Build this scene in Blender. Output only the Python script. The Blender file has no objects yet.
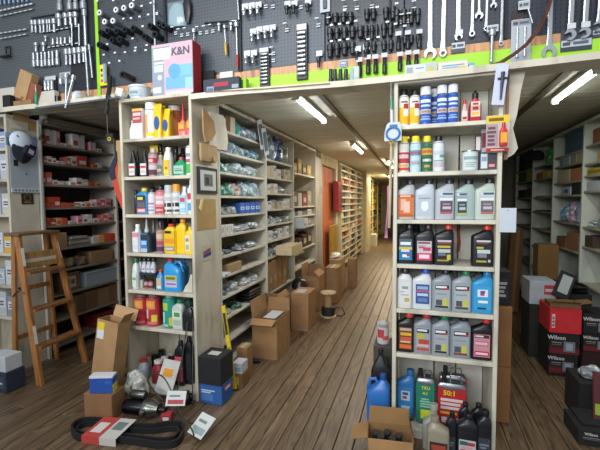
import bpy, bmesh, math, random
from mathutils import Vector, Matrix, noise

scene = bpy.context.scene
COL = scene.collection
PI = math.pi
random.seed(7)

# ------------------------------------------------------------------ camera
F_PX, CAM_H = 379.26, 1.55
YAW, PITCH, ROLL = math.radians(17.35), math.radians(-3.44), math.radians(0.43)
FW = Vector((-math.sin(YAW) * math.cos(PITCH), math.cos(YAW) * math.cos(PITCH), math.sin(PITCH)))
RT0 = FW.cross(Vector((0, 0, 1))).normalized()
UP0 = RT0.cross(FW)
RT = RT0 * math.cos(ROLL) - UP0 * math.sin(ROLL)
UP = UP0 * math.cos(ROLL) + RT0 * math.sin(ROLL)
cam_data = bpy.data.cameras.new('camera')
cam_data.sensor_width = 36
cam_data.lens = F_PX / 600 * 36
cam_data.clip_end = 100
cam = bpy.data.objects.new('camera', cam_data)
COL.objects.link(cam)
m3 = Matrix((RT, UP, -FW)).transposed()
cam.matrix_world = Matrix.Translation((0, 0, CAM_H)) @ m3.to_4x4()
scene.camera = cam

# ------------------------------------------------------------------ world, lamps, exposure
scene.view_settings.view_transform = 'Standard'
scene.view_settings.look = 'None'
scene.view_settings.gamma = 1
scene.view_settings.use_curve_mapping = False
scene.view_settings.exposure = 0.1
world = bpy.data.worlds.new('world')
scene.world = world
world.use_nodes = True
world.node_tree.nodes['Background'].inputs[0].default_value = (0.86, 0.93, 1.0, 1)
world.node_tree.nodes['Background'].inputs[1].default_value = 0.46


def area_lamp(name, loc, target, sx, sy, power, color=(1, 1, 1), spread=180):
    d = bpy.data.lights.new(name, 'AREA')
    d.shape = 'RECTANGLE'
    d.size, d.size_y = sx, sy
    d.energy = power
    d.color = color
    d.spread = math.radians(spread)
    o = bpy.data.objects.new(name, d)
    COL.objects.link(o)
    o.location = loc
    o.rotation_euler = (Vector(target) - Vector(loc)).to_track_quat('-Z', 'Y').to_euler()
    return o


# soft fill added behind the camera: two unseen area lights aimed at the front
area_lamp('added_front_fill', (-1.7, -2.2, 2.7), (-1.15, 2.5, 2.25), 3.8, 1.3, 60, (0.92, 0.97, 1.0), 90)
area_lamp('added_overhead_fill', (-1.1, 0.2, 3.9), (-1.0, 2.4, 2.3), 3.6, 0.4, 25, (0.95, 0.98, 1.0), 115)
TUBE_STRENGTH = 13.0
TUBE_WATTS = 12.0


# ------------------------------------------------------------------ pixel rays of the photograph met with real planes
def ray(px, py):
    return FW + RT * ((px - 300) / F_PX) - UP * ((py - 225) / F_PX)


def aY(px, py, Y):
    d = ray(px, py)
    return Vector((0, 0, CAM_H)) + d * (Y / d.y)


def aX(px, py, X):
    d = ray(px, py)
    return Vector((0, 0, CAM_H)) + d * (X / d.x)


def aZ(px, py, Z=0.0):
    d = ray(px, py)
    return Vector((0, 0, CAM_H)) + d * ((Z - CAM_H) / d.z)


# ------------------------------------------------------------------ materials
_mats = {}


def lin(h):
    def c(v):
        v /= 255
        return v / 12.92 if v <= 0.04045 else ((v + 0.055) / 1.055) ** 2.4
    return tuple(c(int(h[i:i + 2], 16)) for i in (0, 2, 4)) + (1,)


def M(h, kind='plain', rough=None):
    key = (h, kind, rough)
    if key in _mats:
        return _mats[key]
    m = bpy.data.materials.new('%s_%s' % (kind, h))
    m.use_nodes = True
    nt = m.node_tree
    N, L = nt.nodes, nt.links
    b = N['Principled BSDF']
    col = lin(h)
    b.inputs['Base Color'].default_value = col
    R = {'plain': .6, 'plastic': .32, 'metal': .28, 'paint': .6, 'wood': .5, 'floor': .42, 'card': .85, 'bag': .22, 'glass': .05,
         'peg': .38, 'rubber': .65, 'paper': .8, 'chrome': .18}.get(kind, .6)
    b.inputs['Roughness'].default_value = rough if rough is not None else R
    if kind == 'emit':
        b.inputs['Emission Color'].default_value = col
        b.inputs['Emission Strength'].default_value = rough
        b.inputs['Roughness'].default_value = .4
    if kind in ('metal', 'chrome'):
        b.inputs['Metallic'].default_value = .9 if kind == 'metal' else .7
    if kind == 'glass':
        b.inputs['Transmission Weight'].default_value = .85
        b.inputs['Alpha'].default_value = .45
    tc = None

    def texnoise(scale, stretch=None, detail=4, dist=0):
        nonlocal tc
        if tc is None:
            tc = N.new('ShaderNodeTexCoord')
        n = N.new('ShaderNodeTexNoise')
        n.inputs['Scale'].default_value = scale
        n.inputs['Detail'].default_value = detail
        n.inputs['Distortion'].default_value = dist
        src = tc.outputs['Object']
        mp = N.new('ShaderNodeMapping')
        if stretch:
            mp.inputs['Scale'].default_value = stretch
        L.new(src, mp.inputs['Vector'])
        oi = N.new('ShaderNodeObjectInfo')
        mul = N.new('ShaderNodeMath')
        mul.operation = 'MULTIPLY'
        mul.inputs[1].default_value = 37.0
        L.new(oi.outputs['Random'], mul.inputs[0])
        cmb = N.new('ShaderNodeCombineXYZ')
        for i in range(3):
            L.new(mul.outputs[0], cmb.inputs[i])
        L.new(cmb.outputs[0], mp.inputs['Location'])
        L.new(mp.outputs[0], n.inputs['Vector'])
        return n

    def ramp(src, stops):
        r = N.new('ShaderNodeValToRGB')
        e = r.color_ramp.elements
        while len(e) < len(stops):
            e.new(.5)
        for i, (p, c) in enumerate(stops):
            e[i].position = p
            e[i].color = c
        L.new(src, r.inputs[0])
        return r

    def sc(k):
        return tuple(min(1, c * k) for c in col[:3]) + (1,)

    def bump(src, s, d=.002):
        bn = N.new('ShaderNodeBump')
        bn.inputs['Strength'].default_value = s
        bn.inputs['Distance'].default_value = d
        L.new(src, bn.inputs['Height'])
        L.new(bn.outputs[0], b.inputs['Normal'])

    def tint(colsock, amount):
        oi = N.new('ShaderNodeObjectInfo')
        mr = N.new('ShaderNodeMapRange')
        mr.inputs['To Min'].default_value = 1 - amount
        mr.inputs['To Max'].default_value = 1 + amount * .6
        L.new(oi.outputs['Random'], mr.inputs['Value'])
        hs = N.new('ShaderNodeHueSaturation')
        L.new(mr.outputs[0], hs.inputs['Value'])
        L.new(colsock, hs.inputs['Color'])
        L.new(hs.outputs[0], b.inputs['Base Color'])

    if kind == 'paint':
        n = texnoise(5, (1, 1, .35), 6, .6)
        r = ramp(n.outputs['Fac'], [(.32, sc(.62)), (.47, sc(.92)), (.7, sc(1.06))])
        L.new(r.outputs[0], b.inputs['Base Color'])
        bump(n.outputs['Fac'], .25)
    elif kind in ('wood', 'floor', 'plank'):
        st = {'wood': (6, 6, .7), 'floor': (11, .4, 9), 'plank': (.5, 8, 8)}[kind]
        n = texnoise(3.2, st, 7, 1.6)
        if kind == 'floor':
            # cathedral grain: contour lines of a stretched noise, over a fine streaky one
            g = texnoise(1.5, (5.5, .55, 5.5), 1.5, .5)
            mu = N.new('ShaderNodeMath'); mu.operation = 'MULTIPLY'; mu.inputs[1].default_value = 85.0
            L.new(g.outputs['Fac'], mu.inputs[0])
            si = N.new('ShaderNodeMath'); si.operation = 'SINE'; L.new(mu.outputs[0], si.inputs[0])
            ad = N.new('ShaderNodeMath'); ad.operation = 'MULTIPLY_ADD'; ad.inputs[1].default_value = .13
            L.new(si.outputs[0], ad.inputs[0]); L.new(n.outputs['Fac'], ad.inputs[2])
            r = ramp(ad.outputs[0], [(.3, sc(.42)), (.42, sc(.78)), (.58, sc(1.0)), (.75, sc(1.35))])
        elif kind == 'plank':
            r = ramp(n.outputs['Fac'], [(.3, sc(.78)), (.5, sc(.97)), (.7, sc(1.05))])
        else:
            r = ramp(n.outputs['Fac'], [(.3, sc(.5)), (.5, sc(.95)), (.72, sc(1.25))])
        tint(r.outputs[0], .18 if kind == 'floor' else .08)
        bump(n.outputs['Fac'], .3)
    elif kind == 'card':
        n = texnoise(9, (1, 1, 1), 5)
        r = ramp(n.outputs['Fac'], [(.3, sc(.84)), (.7, sc(1.06))])
        tint(r.outputs[0], .06)
    elif kind == 'bag':
        n = texnoise(15, (1, 1, 1), 5, 1.0)
        r = ramp(n.outputs['Fac'], [(.3, sc(.35)), (.46, sc(.9)), (.56, sc(1.2)), (.66, (.82, .84, .86, 1))])  # bright end of the ramp paints white plastic highlights into the colour
        L.new(r.outputs[0], b.inputs['Base Color'])
        bump(n.outputs['Fac'], .8, .012)
    elif kind == 'peg':
        # a grid of drilled holes 25 mm apart, printed as small dark dots with relief
        tc = N.new('ShaderNodeTexCoord')
        sep = N.new('ShaderNodeSeparateXYZ')
        L.new(tc.outputs['Object'], sep.inputs[0])
        sq = []
        for ax in ('X', 'Z'):
            a = N.new('ShaderNodeMath'); a.operation = 'MULTIPLY'; a.inputs[1].default_value = 1 / .0254
            L.new(sep.outputs[ax], a.inputs[0])
            fr = N.new('ShaderNodeMath'); fr.operation = 'FRACT'; L.new(a.outputs[0], fr.inputs[0])
            s = N.new('ShaderNodeMath'); s.operation = 'SUBTRACT'; s.inputs[1].default_value = .5; L.new(fr.outputs[0], s.inputs[0])
            p = N.new('ShaderNodeMath'); p.operation = 'POWER'; p.inputs[1].default_value = 2; L.new(s.outputs[0], p.inputs[0])
            sq.append(p)
        ad = N.new('ShaderNodeMath'); ad.operation = 'ADD'
        L.new(sq[0].outputs[0], ad.inputs[0]); L.new(sq[1].outputs[0], ad.inputs[1])
        r = ramp(ad.outputs[0], [(.022, (.004, .004, .005, 1)), (.04, col)])
        L.new(r.outputs[0], b.inputs['Base Color'])
    elif kind == 'metal':
        n = texnoise(14, (1, 1, 1), 4)
        r = ramp(n.outputs['Fac'], [(.3, sc(.75)), (.7, sc(1.1))])
        L.new(r.outputs[0], b.inputs['Base Color'])
    _mats[key] = m
    return m


# ------------------------------------------------------------------ mesh builder
def _hull_faces():
    pts = [(sx * (1 - a), sy * (1 - b_), sz * (1 - c)) for sx in (-1, 1) for sy in (-1, 1) for sz in (-1, 1)
           for (a, b_, c) in ((0, .2, .2), (.2, 0, .2), (.2, .2, 0))]
    bm = bmesh.new()
    vs = [bm.verts.new(p) for p in pts]
    bmesh.ops.convex_hull(bm, input=vs)
    bmesh.ops.dissolve_limit(bm, angle_limit=.01, verts=bm.verts, edges=bm.edges)
    bm.verts.index_update()
    bm.verts.ensure_lookup_table()
    order = {}
    for i, p in enumerate(pts):
        for v in bm.verts:
            if (v.co - Vector(p)).length < 1e-4:
                order[v.index] = i
    f = [[order[v.index] for v in fc.verts] for fc in bm.faces]
    bm.free()
    return f


_CHAM = _hull_faces()


class MB:
    def __init__(self):
        self.v, self.f, self.mi, self.sm, self.mats = [], [], [], [], []

    def idx(self, m):
        if m not in self.mats:
            self.mats.append(m)
        return self.mats.index(m)

    def add(self, verts, faces, m, smooth=False, mat=None):
        o = len(self.v)
        if mat is not None:
            verts = [mat @ Vector(p) for p in verts]
        self.v += [tuple(p) for p in verts]
        k = self.idx(m)
        for fc in faces:
            self.f.append([i + o for i in fc])
            self.mi.append(k)
            self.sm.append(smooth)
        return self

    def box(self, x0, x1, y0, y1, z0, z1, m, bev=0, mat=None):
        if bev <= 0:
            v = [(x, y, z) for z in (z0, z1) for y in (y0, y1) for x in (x0, x1)]
            return self.add(v, [(0, 2, 3, 1), (4, 5, 7, 6), (0, 1, 5, 4), (2, 6, 7, 3), (0, 4, 6, 2), (1, 3, 7, 5)], m, mat=mat)
        cx, cy, cz = (x0 + x1) / 2, (y0 + y1) / 2, (z0 + z1) / 2
        hx, hy, hz = (x1 - x0) / 2, (y1 - y0) / 2, (z1 - z0) / 2
        b = min(bev, hx * .9, hy * .9, hz * .9)
        v = [(cx + sx * (hx - a * b), cy + sy * (hy - c * b), cz + sz * (hz - e * b)) for sx in (-1, 1) for sy in (-1, 1) for sz in (-1, 1)
             for (a, c, e) in ((0, 1, 1), (1, 0, 1), (1, 1, 0))]
        return self.add(v, _CHAM, m, mat=mat)

    def loft(self, rings, m, caps=True, smooth=True, mat=None, closed=False):
        n = len(rings[0])
        v = [p for r in rings for p in r]
        f = []
        R = len(rings)
        for i in range(R if closed else R - 1):
            a, b_ = i * n, ((i + 1) % R) * n
            for j in range(n):
                f.append((a + j, a + (j + 1) % n, b_ + (j + 1) % n, b_ + j))
        self.add(v, f, m, smooth, mat)
        if caps and not closed:
            o = len(self.v) - len(v)
            k = self.idx(m)
            for fc in ([o + j for j in reversed(range(n))], [o + (R - 1) * n + j for j in range(n)]):
                self.f.append(fc); self.mi.append(k); self.sm.append(False)
        return self

    def lathe(self, prof, m, n=14, mat=None, caps=True):
        rings = [[(r * math.cos(2 * PI * j / n), r * math.sin(2 * PI * j / n), z) for j in range(n)] for r, z in prof]
        return self.loft(rings, m, caps, True, mat)

    def tube(self, pts, r, m, n=8, closed=False, flat=None):
        pts = [Vector(p) for p in pts]
        rings = []
        up = Vector((0, 0, 1))
        K = len(pts)
        for i, p in enumerate(pts):
            if closed:
                t = pts[(i + 1) % K] - pts[i - 1]
            else:
                t = pts[min(i + 1, K - 1)] - pts[max(i - 1, 0)]
            t.normalize()
            a = t.cross(up)
            if a.length < .05:
                a = t.cross(Vector((0, 1, 0)))
            a.normalize()
            b_ = a.cross(t)
            rr = r[i] if isinstance(r, (list, tuple)) else r
            if flat:   # rectangular section (width along a, height along b)
                rings.append([p + a * sx * flat[0] + b_ * sy * flat[1] for sx, sy in ((-1, -1), (1, -1), (1, 1), (-1, 1))])
            else:
                rings.append([p + a * math.cos(2 * PI * j / n) * rr + b_ * math.sin(2 * PI * j / n) * rr for j in range(n)])
        return self.loft(rings, m, True, not flat, closed=closed)

    def prism(self, poly, y0, y1, m, mat=None):
        n = len(poly)
        v = [(x, y0, z) for x, z in poly] + [(x, y1, z) for x, z in poly]
        f = [list(range(n)), list(reversed(range(n, 2 * n)))] + [(i, i + n, (i + 1) % n + n, (i + 1) % n) for i in range(n)]
        return self.add(v, f, m, mat=mat)

    def mesh(self, name):
        me = bpy.data.meshes.new(name)
        me.from_pydata(self.v, [], self.f)
        for m in self.mats:
            me.materials.append(m)
        me.polygons.foreach_set('material_index', self.mi)
        me.polygons.foreach_set('use_smooth', self.sm)
        if any(self.sm):
            me.set_sharp_from_angle(angle=math.radians(38))
        bm = bmesh.new()
        bm.from_mesh(me)
        bmesh.ops.recalc_face_normals(bm, faces=bm.faces)
        bm.to_mesh(me)
        bm.free()
        return me

    def build(self, name, parent=None, loc=None, rz=0):
        o = bpy.data.objects.new(name, self.mesh(name))
        COL.objects.link(o)
        if parent is not None:
            o.parent = parent
        if loc is not None:
            o.location = loc
        if rz:
            o.rotation_euler = (0, 0, rz)
        return o


def tag(o, label, cat, group=None):
    o['label'] = label
    o['category'] = cat
    if group:
        o['group'] = group
    return o


def thing(name, label, cat, loc=(0, 0, 0), rz=0, group=None):
    o = bpy.data.objects.new(name, None)
    o.empty_display_size = .05
    COL.objects.link(o)
    o.location = loc
    o.rotation_euler = (0, 0, rz)
    return tag(o, label, cat, group)


def struct(o):
    o['kind'] = 'structure'
    return o


def copy_tree(o, parent=None):
    c = o.copy()
    COL.objects.link(c)
    c.parent = parent
    for ch in o.children:
        copy_tree(ch, c)
    return c


ORD = ['first', 'second', 'third', 'fourth', 'fifth', 'sixth', 'seventh', 'eighth', 'ninth', 'tenth', 'eleventh', 'twelfth', 'thirteenth',
       'fourteenth', 'fifteenth', 'sixteenth', 'seventeenth', 'eighteenth', 'nineteenth', 'twentieth']


def nth(i, n, a='leftmost', z='rightmost', frm='from left'):
    if i == 0:
        return a
    if i == n - 1:
        return z
    return ORD[i] + ' ' + frm


# lettering is made as flat print: font curves turned into meshes at the end in one go
_texts = []


def text(s, size, color, parent, loc, rot=(PI / 2, 0, 0), bold=0.0, shear=0.0, sx=1.0):
    c = bpy.data.curves.new('lettering', 'FONT')
    c.body = s
    c.size = size
    c.align_x = 'CENTER'
    c.align_y = 'CENTER'
    c.resolution_u = 2
    c.offset = bold
    c.shear = shear
    c.materials.append(M(color, 'paper'))
    o = bpy.data.objects.new('lettering', c)
    COL.objects.link(o)
    o.parent = parent
    o.location = loc
    o.rotation_euler = rot
    o.scale = (sx, 1, 1)
    _texts.append(o)


def finish_texts():
    bpy.context.view_layer.update()
    dg = bpy.context.evaluated_depsgraph_get()
    for o in list(_texts):
        me = bpy.data.meshes.new_from_object(o.evaluated_get(dg))
        n = bpy.data.objects.new('lettering', me)
        COL.objects.link(n)
        n.parent = o.parent
        n.location, n.rotation_euler, n.scale = o.location, o.rotation_euler, o.scale
        c = o.data
        bpy.data.objects.remove(o)
        bpy.data.curves.remove(c)


# ------------------------------------------------------------------ labels of bottles, cans and cartons
def decal(parent, w, h, z0, yf, bg, items=(), rad=None, arc=1.9, name='label', x0=0.0, m='paper'):
    """a printed label at height z0 on the front (-Y) of a pack; rad: wrapped round a cylinder of that radius"""
    mb = MB()

    def pt(u, v, off):
        if rad:
            a = -PI / 2 + (u - .5) * arc
            return ((rad + off) * math.cos(a) + x0, (rad + off) * math.sin(a), z0 + v * h)
        return (x0 + (u - .5) * w, yf - off, z0 + v * h)

    def patch(u0, v0, u1, v1, off, mat):
        n = max(1, int(math.ceil((u1 - u0) * (9 if rad else 1))))
        vs = [pt(u0 + (u1 - u0) * i / n, v, off) for i in range(n + 1) for v in (v0, v1)]
        mb.add(vs, [(2 * i, 2 * i + 2, 2 * i + 3, 2 * i + 1) for i in range(n)], mat, smooth=bool(rad))
    if rad:
        patch(0, 0, 1, 1, .0006, M(bg, m))
    else:
        mb.box(x0 - w / 2, x0 + w / 2, yf - .0008, yf + .0006, z0, z0 + h, M(bg, m))
    o = mb.build(name, parent)
    pr = MB()
    mb = pr
    k = 0
    for it in items:
        if isinstance(it[0], str):
            s, u, v, size, c = it[:5]
            p = pt(u, v, .0022)
            ang = (u - .5) * arc if rad else 0
            text(s, size * h, c, o, p, (PI / 2, 0, ang), bold=min(.003, size * h * .03))
        else:
            k += 1
            u0, v0, u1, v1, c = it
            patch(u0, v0, u1, v1, .0013 + .00005 * k, M(c, m))
    if k:
        pr.build('print', o)
    return o


def ring(hw, hd, z, xo=0, yo=0, p=4.0, n=16):
    out = []
    for j in range(n):
        t = 2 * PI * (j + .5) / n
        c, s = math.cos(t), math.sin(t)
        out.append((xo + hw * math.copysign(abs(c) ** (2 / p), c), yo + hd * math.copysign(abs(s) ** (2 / p), s), z))
    return out


def cap_mesh(r, z0, z1, m, xo=0, yo=0, n=16):
    mb = MB()
    rings = []
    for rr, z in ((r, z0), (r, z1 - .1 * (z1 - z0)), (r * .9, z1)):
        rings.append([(xo + rr * (1 if j % 2 else .95) * math.cos(2 * PI * j / n), yo + rr * (1 if j % 2 else .95) * math.sin(2 * PI * j / n), z) for j in range(n)])
    mb.loft(rings, m)
    return mb


def quart(t, w, d, h, body, cap, off=.2, kind='plastic', shoulder=.68):
    """flat-sided one quart oil bottle with a slanted shoulder and its neck off centre; front face at y=0"""
    hw, hd = w / 2, d / 2
    B = M(body, kind)
    xo = off * w
    prof = [(0, .93, .9, 0), (.012, 1, 1, 0), (.3, 1, 1, 0), (shoulder, 1, 1, 0), (shoulder + .05, .97, .98, .06), (shoulder + .11, .74, .9, .5), (shoulder + .16, .5, .7, .85), (.87, .36, .5, 1), (.885, .34, .48, 1)]
    rings = [ring(hw * a, hd * b_, h * z, xo * c, hd, 5 if z < shoulder + .1 else 2.6) for z, a, b_, c in prof]
    MB().loft(rings, B).build('bottle_body', t)
    cap_mesh(min(.025, w * .25), h * .875, h, M(cap, 'plastic'), xo, hd).build('cap', t)


def can(t, r, h, body, capc, cap_h=.2, cap_r=.93, dome=.05, seam=True, n=16):
    """round aerosol can standing at the thing's origin"""
    hb = h * (1 - cap_h)
    mb = MB()
    mb.lathe([(r * .9, 0), (r, .004), (r, hb - dome * h * 1.2), (r * .93, hb - dome * h * .6), (r * .6, hb), (r * .5, hb + .002)], M(body, 'plastic'), n)
    mb.build('can_body', t)
    MB().lathe([(r * cap_r, hb - dome * h * .5), (r * cap_r, h * .985), (r * cap_r * .88, h)], M(capc, 'plastic'), n).build('cap', t)
    if seam:
        MB().lathe([(r * 1.01, hb - dome * h * 1.35), (r * 1.03, hb - dome * h * 1.2), (r * .98, hb - dome * h)], M('b8bcc0', 'metal'), n, caps=False).build('rim', t)


def cone_bottle(t, r, h, body, capc, neck=.72, cap_h=.12, nozzle=0, squash=.75, capr=.45):
    """round-shouldered bottle with a screw cap; nozzle adds a long spout of that fraction"""
    hb = h * (1 - cap_h - nozzle)
    prof = [(.9, 0), (1, .02), (1, neck * .8), (.96, neck * .9), (.7, neck + .08), (capr * .9, .97), (capr * .85, 1)]
    rings = [ring(r * a, r * squash * a if a > .6 else r * a, hb * z, 0, 0, 3.0) for a, z in prof]
    MB().loft(rings, M(body, 'plastic')).build('bottle_body', t)
    cap_mesh(r * capr, hb, hb + h * cap_h, M(capc, 'plastic')).build('cap', t)
    if nozzle:
        MB().lathe([(r * capr * .7, hb + h * cap_h * .9), (r * .1, h)], M(capc, 'plastic'), 10).build('nozzle', t)


def jug(t, w, d, h, body, capc, capx=-.22, hand=1):
    """big oil jug with a grip handle at one side of the top; front face y=0"""
    hw, hd = w / 2, d / 2
    B = M(body, 'plastic')
    prof = [(0, .94, .9, 0), (.015, 1, 1, 0), (.55, 1, 1, 0), (.68, .97, .95, 0), (.78, .7, .75, capx * .7), (.86, .34, .5, capx), (.9, .22, .4, capx)]
    MB().loft([ring(hw * a, hd * b_, h * z, w * c, hd, 4.5) for z, a, b_, c in prof], B).build('jug_body', t)
    cap_mesh(w * .14, h * .9, h, M(capc, 'plastic'), w * capx, hd).build('cap', t)
    s = hand
    pts = [(s * hw * .05, hd, h * .8), (s * hw * .3, hd, h * .9), (s * hw * .7, hd, h * .88), (s * hw * .92, hd, h * .76), (s * hw * .93, hd, h * .6)]
    MB().tube(pts, w * .075, B, 8).build('handle', t)


def carton(name, label, cat, x0, x1, y0, y1, z0, z1, col, tape=None, lab=None, group=None, rz=0, decals=(), face='front', bev=.003):
    """closed box as a thing: body, tape strip, printed label"""
    cx, cy = (x0 + x1) / 2, (y0 + y1) / 2
    t = thing(name, label, cat, (cx, cy, z0), rz, group)
    w, d, h = x1 - x0, y1 - y0, z1 - z0
    MB().box(-w / 2, w / 2, -d / 2, d / 2, 0, h, M(col, 'card'), bev).build('box_body', t)
    if tape:
        if w > d:
            MB().box(-w / 2 - .0006, w / 2 + .0006, -.02, .02, h - .0003, h + .0008, M(tape, 'plain')).build('tape', t)
        else:
            MB().box(-.02, .02, -d / 2 - .0006, d / 2 + .0006, h - .0003, h + .0008, M(tape, 'plain')).build('tape', t)
    if lab:   # (u0, v0, u1, v1, bg, items) on the front face
        for u0, v0, u1, v1, bg, items in ([lab] if not isinstance(lab, list) else lab):
            if face == 'front':
                decal(t, w * (u1 - u0), h * (v1 - v0), h * v0, -d / 2, bg, items, x0=(u0 + u1 - 1) / 2 * w)
            else:   # +X or -X face
                s = 1 if face == 'right' else -1
                e = bpy.data.objects.new('label_mount', None)
                o = decal(t, d * (u1 - u0), h * (v1 - v0), h * v0, -w / 2, bg, items, x0=(u0 + u1 - 1) / 2 * d)
                bpy.data.objects.remove(e)
                o.rotation_euler = (0, 0, s * PI / 2)
    return t

# ================================================================== THE ROOM
CEIL = 2.43
floor = struct(MB().box(-5.2, 2.7, -1.6, 19.2, -.06, -.022, M('2a221c')).build('floor'))
PW = .118
_pl = {}
rest = MB()
for i in range(int(7.7 / PW)):
    x0 = -5.1 + i * PW
    y = -1.5 - random.random() * 2
    while y < 19:
        L = random.choice((2.4, 3.0, 3.6, 4.2))
        y0, y1 = max(y, -1.5), min(y + L, 19.1)
        y += L
        if y1 - y0 < .2:
            continue
        dz = random.uniform(-.002, .001)
        seen = y1 > 1.2 and ((-4.3 < x0 < 2.0 and y0 < 4.5) or (-2.2 < x0 < -.1 and y0 < 13))
        if seen:
            key = round(y1 - y0, 2)
            if key not in _pl:
                _pl[key] = MB().box(.0019, PW - .0019, 0, y1 - y0 - .003, -.02, 0, M('705b45', 'floor'), .003).mesh('plank')
            o = bpy.data.objects.new('floor_plank', _pl[key])
            COL.objects.link(o)
            o.parent = floor
            o.location = (x0, y0, dz)
        else:
            rest.box(x0 + .0019, x0 + PW - .0019, y0, y1 - .003, -.02, dz, M('705b45', 'floor'))
rest.build('floor_planks', floor)['kind'] = 'stuff'

ceiling = struct(MB().box(-4.3, 2.3, 2.722, 19.1, CEIL + .022, CEIL + .06, M('6a6050')).build('ceiling'))
cp = MB().box(-4.25, 2.25, .003, .137, 0, .02, M('dcd8c8', 'plank'), .004).mesh('plank')
for i in range(117):
    o = bpy.data.objects.new('ceiling_plank', cp)
    COL.objects.link(o)
    o.parent = ceiling
    o.location = (0, 2.722 + i * .14, CEIL + random.uniform(0, .002))
# a batten that covers the seam of the ceiling along the aisle
MB().box(-.80, -.75, 2.73, 18.85, CEIL - .012, CEIL, M('5a4c3a', 'wood')).build('ceiling_batten', ceiling)
MB().box(.93, .99, 2.73, 8.39, CEIL - .014, CEIL, M('6a5f4c', 'wood')).build('ceiling_batten', ceiling)

struct(MB().box(-4.3, -4.2, 2.5, 8.6, 0, CEIL, M('b9b09c', 'paint')).build('wall_left'))
struct(MB().box(2.1, 2.2, 2.5, 8.6, 0, CEIL, M('b9b09c', 'paint')).build('wall_right'))
struct(MB().box(-4.2, -2.05, 8.4, 8.5, 0, CEIL, M('a89f8c', 'paint')).build('wall_left_room_end'))
struct(MB().box(.2, 2.1, 8.4, 8.5, 0, CEIL, M('a89f8c', 'paint')).build('wall_right_room_end'))
struct(MB().box(-2.5, .2, 18.9, 19, 0, CEIL, M('b8ad90', 'paint')).build('wall_aisle_end'))
struct(MB().box(-2.04, -2.0, 6.12, 18.9, 0, CEIL, M('c9bd96', 'paint')).build('wall_aisle_left'))
struct(MB().box(.06, .12, 2.95, 18.9, 0, CEIL, M('c9bd9c', 'paint')).build('wall_aisle_light_block'))  # unseen partition on the aisle's right side, added to block light

# ---- the ledge over the front, and the tool wall above it
LEDGE_Z = 2.328


def ledge_z(x):
    return 2.405 if x < -2.29 else (2.3745 if x < -1.62 else LEDGE_Z)


ledge = struct(MB().box(-1.615, 2.2, 2.49, 2.685, 2.3135, LEDGE_Z, M('cfc7b4', 'paint')).box(-4.2, -2.29, 2.49, 2.685, 2.385, 2.405, M('cfc7b4', 'paint')).build('trim_ledge'))
for xa_, xb_2, za_, nm_ in ((-1.615, 2.2, 2.331, 0), (-4.2, -2.29, 2.405, 1)):
    edge = MB()
    edge.tube([(xa_ + (xb_2 - xa_) * i / 10, 2.479, za_ - .0195 + (.018 * min(1.0, (xa_ + (xb_2 - xa_) * i / 10 + .1) ** 2) if nm_ == 0 else 0) + .002 * math.sin(i * 1.7)) for i in range(11)], 0, M('d3cbb7', 'paint'), flat=(.0105, .0195))
    edge.build('edge_board', ledge)
MB().tube([aY(36, 108.5, 2.455), aY(80, 103, 2.455), aY(120, 97.6, 2.455)], .011, M('8b9298', 'metal'), 10).build('metal_pipe', ledge)
MB().tube([aY(205, 92, 2.464), aY(262, 89, 2.464), aY(330, 83.5, 2.464)], 0, M('8f6a48', 'wood'), flat=(.004, .003)).build('lath', ledge)

struct(MB().box(-4.3, 2.3, 2.745, 2.80, CEIL + .06, 3.95, M('3b3f45')).build('wall_front'))
PEG_Y = 2.7
pegwall = thing('pegboard_wall', 'dark perforated tool board running over the whole front above the ledge', 'pegboard', (0, PEG_Y, 2.55))
pz = {}
seams = [(-40, 70, '565d61', 0), (70, 97.5, '24272d', -.004), (97.5, 156, '464a50', 0), (156, 167, '3a4047', 0), (167, 240, '454b51', 0), (240, 325, '444b55', 0), (325, 404, '33383f', 0), (404, 505, '272c3a', 0), (505, 640, '2b303d', 0)]
for a, b, c, dy in seams:
    xa, xb = aY(a, 45, PEG_Y).x, aY(b, 45, PEG_Y).x
    MB().box(xa + .003, xb - .003, dy, .018, 0, 1.35, M(c, 'peg'), .002).build('pegboard_panel', pegwall)
for a, c, w, z0, z1 in ((98.5, '9ad02c', .016, -.14, 1.35), (156, 'c8cdd0', .007, .12, 1.35), (166.5, '15171b', .012, 0, 1.35), (240.5, '101216', .014, 0, 1.35), (390, '1d2026', .008, .0, 1.3), (505, '15171c', .008, 0, 1.3)):
    x = aY(a, 45, PEG_Y).x
    MB().box(x - w, x + w, -.016, -.0042, z0, z1, M(c), .002).build('cover_strip', pegwall)
xa, xb = aY(-40, 90, PEG_Y).x, aY(640, 40, PEG_Y).x
xg = aY(196, 80, PEG_Y).x
MB().box(xa, xb, -.002, .018, -.055, -.001, M('c8946a', 'wood')).build('orange_rail', pegwall)
MB().box(xg, xb, -.006, .018, -.198, -.056, M('a4d838'), .002).build('green_board', pegwall)
MB().box(xa, xg - .004, -.006, .018, -.165, -.056, M('d7d2c2', 'paint'), .002).build('cream_board', pegwall)


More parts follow.
